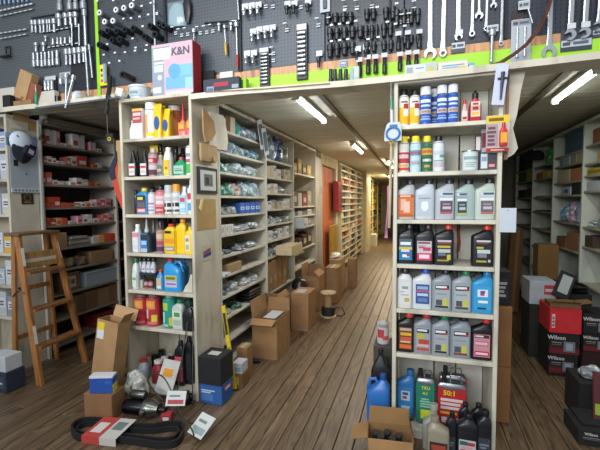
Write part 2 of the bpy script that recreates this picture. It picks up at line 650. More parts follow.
# ================================================================== SHELF UNITS
def front_unit(name, label, x0, x1, y0, y1, top, zs, col, backs, side=.025, th=.026, plinth=.06, backcol=None):
    """open shelf unit that faces the camera hall (-Y)"""
    t = thing(name, label, 'shelf unit', ((x0 + x1) / 2, y0, 0))
    ox = (x0 + x1) / 2
    P = M(col, 'paint')
    for a, b in ((x0, x0 + side), (x1 - side, x1)):
        MB().box(a - ox, b - ox, 0, y1 - y0, 0, top - th, P, .003).build('side_panel', t)
    MB().box(x0 - ox, x1 - ox, 0, y1 - y0, top - th, top, P, .003).build('top_board', t)
    for z in zs:
        MB().box(x0 + side - ox, x1 - side - ox, .004, y1 - y0 - .02, z - th, z, P, .003).build('shelf', t)
    MB().box(x0 + side - ox, x1 - side - ox, .012, y1 - y0 - .02, plinth - .02, plinth, P, .003).build('bottom_shelf', t)
    MB().box(x0 + side - ox, x1 - side - ox, .012, .03, 0, plinth - .02, P).build('plinth', t)
    xs = [x0 + side] + list(backs) + [x1 - side]
    for a, b in zip(xs, xs[1:]):
        MB().box(a + .005 - ox, b - .005 - ox, y1 - y0 - .018, y1 - y0, 0, top - th, M(backcol or col, 'paint'), .002).build('back_board', t)
    return t


LU0, LU1, LUY = -2.285, -1.622, 2.5
L_Z = [2.062, 1.762, 1.462, 1.151, .847, .546]
L_TOP = 2.374
front_unit('shelf_unit', 'cream painted open shelf unit full of sprays and cleaners, left of the aisle', LU0, LU1, LUY, 2.88, 2.374, L_Z, 'cac1ad', [-2.04, -1.85])
RU0, RU1 = -.155, .468
R_Z = [2.028, 1.734, 1.434, 1.147, .854, .56]
R_TOP = 2.335
front_unit('shelf_unit', 'cream painted open shelf unit full of motor oil, right of the aisle', RU0, RU1, LUY, 2.86, 2.3125, R_Z, 'd6d0be', [.12, .265], backcol='dcd8cc')
F_Z = [2.06, 1.78, 1.46, 1.1, .8, .5]
front_unit('shelf_unit', 'cream shelf unit cut by the left edge, beside the cap panel', -4.15, -3.53, LUY, 2.78, 2.36, F_Z, 'cdc4b0', [-3.85])


def bank(name, label, xf, s, ys, depth, top, bays, col, th=.022, div=.03, shelfcol=None, backcol=None, base=.1):
    """long wall of shelves whose open side looks along s*X; bays: shelf heights between the posts"""
    t = thing(name, label, 'shelves', (xf, ys[0], 0))
    P = M(col, 'paint')
    y0 = ys[0]
    xb = -s * depth
    a, b = min(0, xb), max(0, xb)
    for i, y in enumerate(ys):
        MB().box(a, b, y - div / 2 - y0, y + div / 2 - y0, 0, top - .03, P, .002).build('divider', t)
    MB().box(a, b, -div / 2, ys[-1] - y0 + div / 2, top - .03, top, P, .002).build('top_board', t)
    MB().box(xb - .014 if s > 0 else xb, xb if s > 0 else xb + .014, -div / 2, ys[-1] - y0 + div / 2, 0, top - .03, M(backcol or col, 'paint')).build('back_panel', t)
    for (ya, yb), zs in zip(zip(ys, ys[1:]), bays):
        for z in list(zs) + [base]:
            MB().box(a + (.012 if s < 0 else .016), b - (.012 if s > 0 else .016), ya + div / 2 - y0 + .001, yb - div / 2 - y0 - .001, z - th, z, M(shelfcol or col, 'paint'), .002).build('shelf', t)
    return t


BX = -1.622
B_YS = [2.9, 3.95, 4.92, 6.1]
B1 = [2.19, 2.0, 1.82, 1.614, 1.443, 1.268, 1.08, .902, .714, .52, .3]
B2 = [2.045, 1.845, 1.66, 1.472, 1.295, 1.105, .915, .5]
B3 = [1.96, 1.493, 1.356, 1.186, .87, .6]
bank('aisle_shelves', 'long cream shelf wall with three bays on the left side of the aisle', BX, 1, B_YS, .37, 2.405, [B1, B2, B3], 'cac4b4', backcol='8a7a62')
AX = -3.5
A_YS = [2.80, 3.75, 4.7, 5.6]
A1 = [2.147, 1.96, 1.747, 1.516, 1.334, 1.095, .87, .62, .36]
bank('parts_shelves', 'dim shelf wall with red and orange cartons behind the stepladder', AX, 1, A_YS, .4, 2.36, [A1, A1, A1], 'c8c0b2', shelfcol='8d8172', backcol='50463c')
CX = 1.6
C_YS = [3.4, 4.6, 5.5, 6.4, 7.4]
C1 = [2.095, 1.915, 1.797, 1.642, 1.28, 1.08, .7]
C2 = [2.075, 1.955, 1.76, 1.61, 1.30, 1.0, .6]
C3 = [2.03, 1.85, 1.6, 1.4, 1.15, .9, .6]
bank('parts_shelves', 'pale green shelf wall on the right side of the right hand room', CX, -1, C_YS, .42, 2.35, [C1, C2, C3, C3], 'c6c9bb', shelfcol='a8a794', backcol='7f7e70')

# ---- ceiling lamps
def tube_lamp(label, x, y0, y1, zc, warm='ffffff', k=1.0):
    t = thing('ceiling_lamp', label, 'lamp', (x, y0, zc))
    L = y1 - y0
    MB().box(-.032, .032, -.03, L + .03, -.030, -.001, M('b0b0a8', 'paint'), .004).build('housing', t)
    for y in (-.028, L + .002):
        MB().box(-.03, .03, y, y + .026, -.072, -.0305, M('d6d6d0'), .004).build('lamp_holder', t)
    mt = Matrix.Translation((0, 0, -.050)) @ Matrix.Rotation(-PI / 2, 4, 'X')
    mb = MB()
    mb.lathe([(.0165, .0), (.0165, L)], M(warm, 'emit', TUBE_STRENGTH * k), 12, mt)
    mb.build('tube', t)
    lamp = area_lamp('tube_light', (x, y0 + L / 2, zc - .07), (x, y0 + L / 2, 0), .05, L, TUBE_WATTS * k, lin(warm)[:3])
    lamp.rotation_euler = (0, 0, 0)
    return t


tube_lamp('nearest fluorescent tube lamp on the aisle ceiling, beside the left shelf wall', -.94, 2.93, 3.86, CEIL, 'f4fbff')
tube_lamp('fluorescent tube lamp on the ceiling of the right hand room', 1.09, 2.96, 3.74, CEIL, 'f6fbf4', .75)
tube_lamp('middle fluorescent lamp farther down the aisle ceiling', -.93, 5.55, 6.5, CEIL, 'fff6e4', 1.6)
tube_lamp('fluorescent lamp deep in the aisle, seen right of the middle one', -.62, 8.0, 9.6, CEIL, 'fff2da', 2.4)
tube_lamp('last warm fluorescent lamp near the far end of the aisle', -.95, 12.6, 13.8, CEIL, 'ffedc8', 6.0)

# ================================================================== CONTENTS OF THE TWO FRONT UNITS
def slot(x0, x1, yt, zs, Y):
    """centre, width and height of an item seen between px x0 and x1 with its top at px yt, kept inside its shelf"""
    a, b = aY(x0, yt + 10, Y).x, aY(x1, yt + 10, Y).x
    h = aY((x0 + x1) / 2, yt, Y).z - zs
    if Y > 2.5 and 0.02 < zs:
        u0, u1, zl, top = (LU0, LU1, L_Z, 2.345) if x0 < 300 else (RU0, RU1, R_Z, 2.284)
        a, b = max(a, u0 + .027), min(b, u1 - .027)
        up = [q for q in zl if q > zs + .03]
        h = min(h, (min(up) - .0295 if up else top) - zs)
    return (a + b) / 2, b - a, h


def q_item(x0, x1, yt, zs, label, body, cap, bg, items, lu=(.12, .1, .88, .58), off=.2, Y=2.53, kind='plastic', name='oil_bottle', cat='bottle', group=None, shoulder=.68):
    xc, w, h = slot(x0, x1, yt, zs, Y)
    w *= 1.04
    t = thing(name, label, cat, (xc, Y, zs + .0005), 0, group)
    quart(t, w, w * .62, h, body, cap, off, kind, shoulder)
    if bg:
        u0, v0, u1, v1 = lu
        decal(t, w * (u1 - u0), h * (v1 - v0), h * v0, 0, bg, items, x0=(u0 + u1 - 1) / 2 * w)
    return t


def can_item(x0, x1, yt, zs, label, body, cap, bg=None, items=(), lv=(.06, .72), Y=2.53, name='spray_can', cat='spray can', group=None, **k):
    xc, w, h = slot(x0, x1, yt, zs, Y)
    t = thing(name, label, cat, (xc, Y + w / 2, zs + .0005), 0, group)
    can(t, w / 2, h, body, cap, **k)
    if bg:
        decal(t, w, h * (lv[1] - lv[0]), h * lv[0], 0, bg, items, rad=w / 2, arc=2.5)
    return t


def bot_item(x0, x1, yt, zs, label, body, cap, bg=None, items=(), lv=(.1, .6), Y=2.53, name='bottle', cat='bottle', group=None, **k):
    xc, w, h = slot(x0, x1, yt, zs, Y)
    t = thing(name, label, cat, (xc, Y + w / 2, zs + .0005), 0, group)
    sq = k.get('squash', .75)
    cone_bottle(t, w / 2, h, body, cap, **k)
    if bg:
        hb = h * (1 - k.get('cap_h', .12) - k.get('nozzle', 0))
        decal(t, w * .72, hb * (lv[1] - lv[0]), hb * lv[0], -w / 2 * sq - .0003, bg, items)
    return t


def jug_item(x0, x1, yt, zs, label, body, cap, bg=None, items=(), lu=(.14, .12, .84, .5), Y=2.535, name='jug', cat='jug', dd=.55, capx=-.22, hand=1, group=None):
    xc, w, h = slot(x0, x1, yt, zs, Y)
    t = thing(name, label, cat, (xc, Y, zs + .0005), 0, group)
    jug(t, w, w * dd, h, body, cap, capx, hand)
    if bg:
        u0, v0, u1, v1 = lu
        decal(t, w * (u1 - u0), h * (v1 - v0), h * v0, 0, bg, items, x0=(u0 + u1 - 1) / 2 * w)
    return t


def box_item(x0, x1, yt, zs, label, col, decals=(), Y=2.53, d=.08, name='carton', cat='box', group=None, lean=0):
    xc, w, h = slot(x0, x1, yt, zs, Y)
    t = thing(name, label, cat, (xc, Y, zs + .0005), 0, group)
    MB().box(-w / 2, w / 2, 0, d, 0, h, M(col, 'paper'), .002).build('box_body', t)
    for u0, v0, u1, v1, bg, items in decals:
        decal(t, w * (u1 - u0), h * (v1 - v0), h * v0, 0, bg, items, x0=(u0 + u1 - 1) / 2 * w)
    return t


def bars(n, u0, u1, v0, v1, c, seed=1, fill=.6):
    """small print: n lines of blocks"""
    r = random.Random(seed)
    out = []
    s = (v1 - v0) / n
    for i in range(n):
        a = u0 + (u1 - u0) * r.random() * .12
        b = u1 - (u1 - u0) * r.random() * .3
        out.append((a, v0 + i * s, b, v0 + i * s + s * fill, c))
    return out


# ---------------- right unit, top shelf
z = R_Z[0]
for i, (a, b) in enumerate(((397.5, 409), (409.5, 420))):
    can_item(a, b, 88, z, ('%s yellow and white spray can with black cap, top shelf of right unit' % ('leftmost' if i == 0 else 'second')), 'e9e6dc', '1d1d20', 'ece8df',
             [(0, 0, 1, .42, 'eeb320'), (.1, .42, .5, .66, 'f0bb30'), (.5, .6, .9, .8, 'b03428'), (.5, .3, .92, .42, 'f7f4ea'), (.3, .84, .8, .9, '8d2a22')], cap_r=.62, cap_h=.17)
blue = [(.1, .78, .9, .9, 'e8eef8'), (.15, .62, .85, .7, 'c9d8f0'), (.05, .34, .95, .52, 'c8b7b0'), (.2, .38, .8, .47, '8b3f4a'), (.1, .1, .9, .16, '9cb4e0'), (.2, .2, .8, .24, '9cb4e0')]
for a, b, yt, Y, lb in ((420, 431.5, 86, 2.53, 'blue spray can with white cap, leftmost of the blue ones on the top shelf'), (430.5, 440, 88, 2.64, 'blue spray can half hidden in the second row behind the other blue cans'),
                        (437, 447.8, 84.5, 2.53, 'blue spray can with white cap in the middle of the blue ones'), (448.2, 459, 83.5, 2.53, 'blue spray can with white cap, rightmost of the blue ones')):
    can_item(a, b, yt, z, lb, '2f5cb4', 'e6eaee', '2b59b0', blue, cap_r=.95, cap_h=.19, Y=Y)
bot_item(461.5, 468.5, 99, z, 'tiny clear bottle with red cap beside the red nozzle bottle', 'c9a8a2', 'c0392b', 'd9cfc8', [(.1, .1, .9, .4, 'b2342c')], neck=.66, cap_h=.2, capr=.5)
bot_item(469.5, 482.5, 88.5, z, 'red bottle with black pump cap at the right end of the top shelf', 'b3222b', '1c1c1e', 'd8cdc0', [(0, .0, 1, .2, 'b51f28'), (.1, .3, .9, .44, 'e7b93c'), (.05, .5, .95, .78, 'c9a49b'), (.2, .56, .8, .72, '9d2a30'), (.2, .82, .8, .92, 'b9302f')], lv=(.05, .85), neck=.8, cap_h=.17, nozzle=.1, capr=.52)

# second shelf
z = R_Z[1]
mix = [((398, 409.3), 136, 'red and white spray can with tilted yellow trigger cap on the second shelf', 'd9d4cc', 'f0d21e', [(0, .3, 1, .75, 'b93a44'), (.1, .5, .9, .66, 'e8e0dc'), (0, 0, 1, .12, 'c94a44'), (.2, .15, .8, .25, 'd8a53a')]),
       ((410, 421.3), 135.5, 'pale blue spray can with yellow cap on the second shelf', 'b9d4dc', 'efd520', [(0, .6, 1, .82, '5e93ab'), (.1, .66, .9, .76, 'c23a36'), (0, .2, 1, .4, '8fc2d4'), (.2, .25, .8, .34, 'd86c3a')]),
       ((421.8, 432.6), 135.5, 'dark green spray can with yellow cap on the second shelf', '37684f', 'efd520', [(0, .62, 1, .9, 'c8a23a'), (.1, .7, .9, .82, 'b23a30'), (0, .3, 1, .5, '24493a'), (.15, .34, .85, .46, 'cfd8c8'), (.3, .1, .7, .2, 'c9a03a')])]
for i, ((a, b), yt, lb, bo, cp, it) in enumerate(mix):
    t = can_item(a, b, yt, z, lb, bo, cp, bo, it, cap_r=.72, cap_h=.15)
    if i == 0:
        hh = slot(a, b, yt, z, 2.53)[2]
        MB().box(.012, .034, -.010, .010, hh * .93, hh * 1.0, M('f0d21e', 'plastic'), .003).build('trigger', t)
can_item(433, 445, 135.5, z, 'white spray can with black cap on the second shelf', 'd5dadb', '17181b', 'd2d8da', [(.1, .62, .9, .78, 'b9c8d4'), (.55, .5, .95, .62, '6aa27a'), (.1, .1, .9, .3, 'c9b6bc'), (.15, .34, .8, .4, '8fa0b0')], cap_r=.6, cap_h=.14)
xc, w, h = slot(462.5, 479.5, 150, z, 2.53)
t = thing('paint_tin', 'short pale grey tin with a lid on the second shelf', 'tin', (xc, 2.53 + w / 2, z + .0005))
MB().lathe([(w * .48, 0), (w * .5, .003), (w * .5, h * .93), (w * .47, h * .95)], M('c4ccc9', 'plastic'), 20).build('tin_body', t)
MB().lathe([(w * .505, h * .93), (w * .515, h * .96), (w * .505, h), (w * .42, h), (w * .4, h * .97)], M('9aa0a0', 'metal'), 20).build('lid', t)
decal(t, w, h * .8, h * .06, 0, 'cfd8d6', [(.1, .6, .9, .8, '8fa4a8')] + bars(3, .2, .8, .15, .5, '9aaeb2', 3), rad=w / 2, arc=2.2)
box_item(480, 496.5, 153, z, 'small dark boxed part with pale window standing right of the tin', '4c5157', [(.05, .1, .45, .95, 'cfd6dc', [(.1, .5, .9, .8, '8aa0b4')]), (.5, .1, .95, .5, '6e3a3c', [(.1, .2, .9, .6, 'c9a0a0')])], d=.05)
for i, (a, b, yt, Y) in enumerate(((475.5, 481, 133, 2.60), (481.5, 488.5, 128, 2.62))):
    box_item(a, b, yt, z, ['narrow dark blister pack standing behind the tin', 'grey blister pack standing behind the hanging red one'][i], ['5a3c40', 'b9bec4'][i], [(.1, .55, .9, .9, ['d8d2cc', '8e3a40'][i], []), (.1, .1, .9, .45, ['9d3a3c', '5b656e'][i], [])], d=.03, Y=Y, name='blister_pack', cat='package')
# hanging red blister pack on the right post
p0, p1 = aY(486.5, 116, 2.475), aY(509, 151, 2.475)
t = thing('blister_pack', 'clear blister pack with red bottle and yellow header hung on the right post', 'package', ((p0.x + p1.x) / 2, 2.475, p1.z))
w, h = p1.x - p0.x, p0.z - p1.z
MB().box(-w / 2, w / 2, 0, .003, 0, h, M('c9b8ae', 'paper')).build('card', t)
decal(t, w * .98, h * .2, h * .79, 0, 'e2c22c', [(.1, .25, .75, .7, '7a5a20')], name='header')
decal(t, w * .98, h * .1, 0, 0, 'a83038', [(.2, .3, .8, .6, 'e0c0b0')], name='footer')
decal(t, w * .5, h * .62, h * .14, 0, 'a2969c', bars(5, .05, .95, .05, .95, '6f4448', 5), x0=-w * .24)
mb = MB()
mb.loft([ring(w * .17 * a, .014 * a, h * zz, w * .22, -.0165, 4) for zz, a in ((.14, .9), (.16, 1), (.55, 1), (.62, .6), (.66, .45))], M('c8262a', 'plastic'))
mb.build('red_bottle', t)
MB().lathe([(w * .08, 0), (w * .075, h * .12)], M('b9332c', 'plastic'), 12, Matrix.Translation((w * .22, -.0165, h * .655))).build('cap', t)
MB().box(w * .08, w * .36, -.0335, -.0315, h * .22, h * .5, M('e8a33a', 'paper')).build('sticker', t)

# third shelf: five pale quarts
z = R_Z[2]
q_item(397, 414.5, 179.5, z, 'grey quart bottle with an orange label on the third shelf of the right unit', 'a9adb0', '26272a', 'd2703c', [(.0, .88, 1, 1, 'a8522a'), (.1, .9, .8, .97, 'e8c0a0'), (.15, .3, .5, .8, 'dfb09a'), (.35, .2, .75, .7, 'e3bda8'), (.05, .03, .95, .12, 'b9582c')], lu=(.06, .06, .94, .62), off=.25)
q_item(415.5, 434.5, 179, z, 'plain pale silver quart bottle with a white crest, second on the third shelf', 'b9c0c8', '222326', 'b4bcc5', [(.08, .8, .92, .84, '7a818a'), (.25, .3, .75, .6, 'dfe6ee'), (.35, .2, .65, .32, 'd8e0ea'), (.3, .56, .7, .66, 'e2e9f0')], lu=(.14, .1, .86, .62), off=.24)
cl = lambda c2, c3: [(.05, .84, .95, .97, 'c6ccd4'), (.3, .86, .95, .95, '49586e'), (.1, .62, .95, .72, 'dce0e6'), (.15, .12, .95, .6, c2), (.3, .24, .85, .36, 'b9b4bc'), (.3, .42, .8, .5, '948890'), (.15, .04, .95, .11, c3)]
q_item(435.5, 454.5, 178.5, z, 'silver quart bottle with a wine coloured label, third on the third shelf', 'a9aeb4', '1f2023', 'b2b8bf', cl('5c4a58', 'b8403c'), lu=(.16, .12, .94, .68), off=.26)
q_item(455.5, 475.5, 179, z, 'greenish quart bottle with a dark green label turned to the left', '9fb0ac', '1b1c1f', '8fa3a0', cl('2f4a44', 'b8b83a'), lu=(.06, .1, .6, .68), off=.2)
q_item(475.5, 496, 178, z, 'pale green quart bottle at the right end of the third shelf', 'b4bfb4', '1b1c1f', 'bcc5bf', cl('6a6068', 'b8504a'), lu=(.18, .12, .94, .68), off=.25)

# fourth shelf: black quarts with a gap
z = R_Z[3]
q_item(396.5, 414.3, 224, z, 'black quart bottle with a blue label on the fourth shelf', '17181c', '141518', '2f6ea6', [(0, .7, 1, 1, '55606e'), (.1, .72, .9, .86, 'e2e8ee'), (0, .5, 1, .62, 'd8b53a'), (.15, .38, .8, .5, 'c8d4e2'), (.25, .12, .8, .26, 'dfe8f2'), (.6, .16, .8, .3, 'b03a44'), (0, .0, 1, .06, '2a8fc4')], lu=(.12, .1, .86, .62), off=.22)
q_item(415, 433.8, 224, z, 'black quart bottle with a white and pink label on the fourth shelf', '1d1d22', '3a2022', 'c4bfc4', [(.05, .86, .9, .96, '8a4a54'), (.1, .62, .5, .72, 'b8506a'), (.4, .5, .95, .68, 'c83a5a'), (0, 0, 1, .38, 'd23a62'), (.15, .1, .85, .3, 'ecd4dc'), (.1, .7, .6, .78, '9a949c')], lu=(.14, .1, .88, .58), off=.22)
dk = [(.05, .9, .95, .99, 'b9bcc2'), (.08, .8, .95, .88, '8f3a3a'), (.05, .64, .9, .74, 'b9b43a'), (.1, .42, .9, .58, 'b6bac0'), (.1, .28, .6, .4, '6a7280'), (.68, .1, .92, .34, 'c2b848'), (.05, .03, .8, .1, 'a8922f')]
t = q_item(434.5, 453.8, 224, z, 'black quart bottle with red cap in the middle of the fourth shelf', '1a1b1f', 'd23a30', '23252b', dk, lu=(.14, .08, .9, .62), off=.24)
q_item(472.5, 493.6, 224.5, z, 'black quart bottle with red cap standing alone at the right of the fourth shelf', '18191d', 'd23a30', '22242a', [(.05, .9, .95, .98, 'c4c6cc'), (.1, .82, .8, .88, '8f3a3a'), (.05, .62, .5, .7, 'b9b43a'), (.1, .42, .92, .58, 'c2c6cc'), (.12, .24, .7, .4, '7a8088'), (.05, .04, .7, .12, 'b8a23a'), (.8, .05, .95, .16, 'b8bcc4')], lu=(.18, .08, .9, .64), off=.24)
# rust streak on the back board
MB().prism([(-.012, -.10), (-.008, -.02), (-.014, .05), (-.006, .12), (.012, .13), (.009, .04), (.016, -.03), (.010, -.09)], 0, .0015, M('8a4a2a', 'paint')).build('rust_streak', bpy.data.objects['shelf_unit.001'], ((.268 - (RU0 + RU1) / 2), .338, 1.29))

# fifth shelf
z = R_Z[4]
q_item(396, 412, 269, z, 'white quart bottle with black cap on the fifth shelf', 'cfd0ce', '232326', 'd5d6d4', [(.3, .7, .8, .82, '8f9096'), (.2, .4, .85, .46, 'b0b0b4'), (.5, .12, .9, .3, 'c8a254'), (.1, .55, .5, .6, 'a9a9b0')], lu=(.1, .1, .9, .66), off=.05, shoulder=.7)
q_item(412.8, 431.5, 268.5, z, 'white quart bottle with blue cap and blue label on the fifth shelf', 'cdd2d6', '2a5ac0', '33538a', [(0, .6, 1, .7, 'b05a70'), (.1, .74, .9, .9, '8fa8d0'), (.1, .4, .9, .54, 'b8c8e4'), (.15, .1, .85, .3, '5f7db8')], lu=(.18, .14, .88, .62), off=.2, shoulder=.68)
m1 = lambda c: [(.05, .78, .95, .98, '23252a'), (.1, .84, .8, .94, 'e0e0e4'), (.6, .8, .92, .86, 'c03a34'), (.1, .56, .8, .62, '8a9098'), (.1, .1, .5, .34, '4b525a'), (.55, .08, .85, .4, 'c2c04a'), (.05, .0, .9, .08, c)]
q_item(432.3, 451.7, 268.5, z, 'silver quart bottle with black cap, third on the fifth shelf', '8d949a', '1b1c1f', 'a2a9ae', m1('23252a'), lu=(.14, .08, .9, .64), off=.22)
q_item(452.5, 472, 268.5, z, 'silver quart bottle with green cap, fourth on the fifth shelf', '969da2', '1f7f4c', 'a9b0b4', m1('3a3d30'), lu=(.14, .08, .9, .64), off=.22)
t = q_item(472.6, 494, 270, z, 'bright blue quart bottle with blue cap at the right end of the fifth shelf', '2f93c8', '2a83b8', '3a9bcf', [(.2, .55, .8, .85, 'd8e2ea'), (.36, .7, .64, .8, '2a5aa8'), (.36, .6, .6, .7, 'c03a3a'), (.25, .3, .8, .4, 'e4eef4'), (.2, .04, .7, .12, '1f3a5a')], lu=(.1, .08, .9, .66), off=.24)

# sixth shelf
z = R_Z[5]
q_item(396, 413.5, 313, z, 'black quart bottle with orange cap and orange label on the sixth shelf', '1d1a1b', 'd8402c', '6a3a28', [(.05, .84, .95, .96, 'b8a890'), (.1, .62, .95, .76, 'd8a82c'), (.1, .4, .95, .56, 'c85a3a'), (.1, .3, .9, .38, 'e0b090'), (.05, .04, .95, .22, 'd86a2a')], lu=(.16, .08, .9, .64), off=.24)
q_item(414, 431.5, 313, z, 'silver quart bottle with red cap on the sixth shelf', '8a8f96', 'c8302e', '9aa0a4', [(.05, .78, .95, .96, '2a2b30'), (.1, .84, .8, .93, 'd8d8dc'), (.08, .52, .6, .74, 'b8b440'), (.2, .3, .95, .5, 'b8403c'), (.1, .2, .9, .28, 'd8b0a8'), (.05, .02, .95, .14, 'b84a32')], lu=(.14, .08, .9, .66), off=.22)
q_item(432, 450, 314.5, z, 'silver quart bottle with green cap on the sixth shelf', '8f969c', '1f8050', 'a2a9ae', m1('2a2c2a'), lu=(.14, .08, .9, .66), off=.22)
q_item(450.6, 471.2, 317, z, 'silver quart bottle with black cap on the sixth shelf', '868d94', '1a1c1e', '9aa1a7', m1('8d3030'), lu=(.14, .08, .9, .66), off=.18)
q_item(472, 492.5, 318.5, z, 'black quart bottle with red cap and pink label, right end of sixth shelf', '1d1b1f', 'cf3038', 'c88a94', [(.05, .84, .95, .98, '4a2a30'), (.1, .88, .6, .95, 'd8d0d4'), (.1, .5, .9, .7, 'b85a6a'), (.1, .54, .85, .66, 'e0b4bc'), (.05, .04, .95, .26, 'c02a4a'), (.12, .1, .88, .2, 'e8ccd4')], lu=(.12, .08, .88, .62), off=.24)

# bottles half hidden in the second rows
for zi, x0, x1, yt, bo, cp, lb in ((4, 437, 455, 268, '8a9096', '1b1c1f', 'silver bottle half hidden in the second row of the fifth shelf, left one'), (4, 468, 486, 270, '858b92', '55595e', 'silver bottle half hidden in the second row of the fifth shelf, right one'),
                                   (5, 407, 424, 313, '7c8288', '2a2b2e', 'silver bottle half hidden in the second row of the sixth shelf, left one'), (5, 425, 442, 314, '7c8288', '1f6a44', 'silver bottle half hidden in the second row of the sixth shelf, middle one'),
                                   (5, 445, 462, 314, '80868c', '3a3c40', 'silver bottle half hidden in the second row of the sixth shelf, right one'), (3, 404, 422, 224, '17181b', '141518', 'black bottle half hidden in the second row of the fourth shelf')):
    q_item(x0, x1, yt, R_Z[zi], lb, bo, cp, None, [], off=.15, Y=2.68)

# bottom of the right unit and the floor before it
z = .06
q_item(396.5, 414.5, 371, z + .03, 'blue quart bottle leaning left of the green tin at the bottom', '2a6ca4', '2a629a', '2f74ac', [(.2, .5, .8, .85, 'a9bccc'), (.3, .7, .7, .8, '2a4a88'), (.3, .56, .6, .66, '9a3a44'), (.2, .2, .8, .3, 'a9c4d8')], lu=(.1, .08, .9, .66), off=.25, Y=2.58)


def flat_tin(x0, x1, yt, z, label, col, Y, top, items, d=.09):
    xc, w, h = slot(x0, x1, yt, z, Y)
    t = thing('fuel_can', label, 'can', (xc, Y, z + .0005))
    hb = h * .84
    mb = MB()
    mb.loft([ring(w * .48, d * .47, 0, 0, d / 2, 7), ring(w * .5, d / 2, .006, 0, d / 2, 7), ring(w * .5, d / 2, hb - .008, 0, d / 2, 7), ring(w * .46, d * .44, hb, 0, d / 2, 7)], M(col, 'plastic'))
    mb.build('can_body', t)
    MB().loft([ring(w * .505, d * .52, hb - .03, 0, d / 2, 7), ring(w * .505, d * .52, hb - .01, 0, d / 2, 7), ring(w * .44, d * .4, hb + .006, 0, d / 2, 7)], M('9a9ea0', 'metal')).build('top_plate', t)
    cap_mesh(.016, hb + .005, h, M(top, 'plastic'), -w * .26, d / 2).build('cap', t)
    MB().tube([(-w * .05, d / 2, hb), (-w * .04, d / 2, h * .98), (w * .3, d / 2, h * .98), (w * .36, d / 2, hb)], .005, M('b4b8ba', 'metal'), 6).build('handle', t)
    decal(t, w * .96, hb * .9, hb * .04, 0, col, items)
    return t


t = flat_tin(416, 435, 372, .08, 'teal flat fuel can with yellow panel standing beside the red fuel can', '1f7a62', 2.57, '1b1c1e', [('TRU', .52, .86, .11, 'd8c83a'), ('4:1', .5, .72, .11, 'd8c83a'), (.25, .06, .8, .3, 'c9d02c')] + bars(4, .2, .85, .36, .62, '8fc4b0', 4))
t = flat_tin(437.5, 466.5, 377, .07, 'red flat fuel can with yellow numbers 50:1 at the bottom of the right unit', 'b3202a', 2.555, '1b1c1e', [('50:1', .42, .86, .17, 'e8c22c'), (.1, .66, .9, .73, 'dcc8c4'), (.1, .56, .82, .63, 'dcc8c4'), (.1, .46, .9, .53, 'dcc8c4'), (.1, .34, .7, .4, 'd8a82c'), (.14, .12, .34, .26, 'd8d4d0'), (.42, .12, .62, .26, 'd8d4d0'), (.68, .12, .88, .26, 'd8d4d0')], d=.07)
flat_tin(439, 467, 369, .07, 'second red fuel can right behind the one marked 50:1', 'a81f28', 2.645, '1b1c1e', [], d=.07)
# floor bottles before the unit
q_item(427.5, 449.5, 420, 0, 'beige oil bottle with a dark label on the floor before the right unit', '9a917c', '8d8672', '2f2b28', [(.1, .55, .9, .85, 'a8442f'), (.2, .2, .85, .5, 'b8862f')], lu=(.12, .06, .9, .46), off=-.15, Y=2.31, shoulder=.66)
q_item(423, 440, 406, .0, 'pale grey capped bottle just behind the beige one', '9c9c90', '9a9a8c', None, [], off=.15, Y=2.405, shoulder=.55)
for i, (a, b, yt, Y, lb) in enumerate(((446, 456.5, 413, 2.41, 'black bottle on the floor behind the beige bottle'), (457, 478, 416, 2.40, 'black oil bottle with a white and red label on the floor'), (477, 492, 412, 2.43, 'black bottle at the right end of the floor row'), (459, 470, 404, 2.52, 'black bottle in the back of the floor row, left one'), (472, 484, 405, 2.54, 'black bottle in the back of the floor row, right one'))):
    q_item(a, b, yt, .0 if Y < 2.5 else .06, lb, '1e1f26', '14151a', '3a3e48' if i != 1 else 'c4c0c4', bars(2, .1, .9, .3, .7, '7a828c', i) if i != 1 else [(.05, .6, .5, .9, '2a6a5a'), (.5, .6, .95, .85, 'b03a4a'), (.1, .1, .9, .3, 'b84a5a'), (.2, .36, .8, .5, 'd89aa4')], lu=(.12, .1, .9, .42), off=.1, Y=Y)

# ---------------- left unit, top shelf
z = L_Z[0]
bot_item(127.5, 134, 120, z, 'white bottle at the left end of the top shelf of the left unit', 'dfe0de', 'e8e8e6', neck=.7, Y=2.56)
t = box_item(132, 142, 108.5, z, 'white upright pack with a red panel on the top shelf of the left unit', 'd7d8da', [(.03, .52, .97, .92, 'b24a4c', [(.1, .6, .9, .85, 'dcc0c0'), (.1, .3, .8, .45, 'dcb0b0')]), (.03, .93, .97, 1, 'd8b03a', [])], d=.05)
can_item(142.2, 152.5, 98.5, z, 'tall white and orange can with white cap on the top shelf', 'e3ded6', 'f0f0ee', 'e2ddd4', [(0, 0, 1, .14, 'd8c832'), (.05, .14, .5, .9, 'e2a06a'), (.5, .3, .8, .85, 'e8e4de')], cap_r=.96, cap_h=.16)
ye = lambda: [(.1, .1, .92, .62, '3a5f9a', [(.3, .3, .7, .7, '9ab4d4'), (.1, .1, .9, .25, '1f2f5a')]), (.06, .72, .9, .92, 'e0b41e', [])]
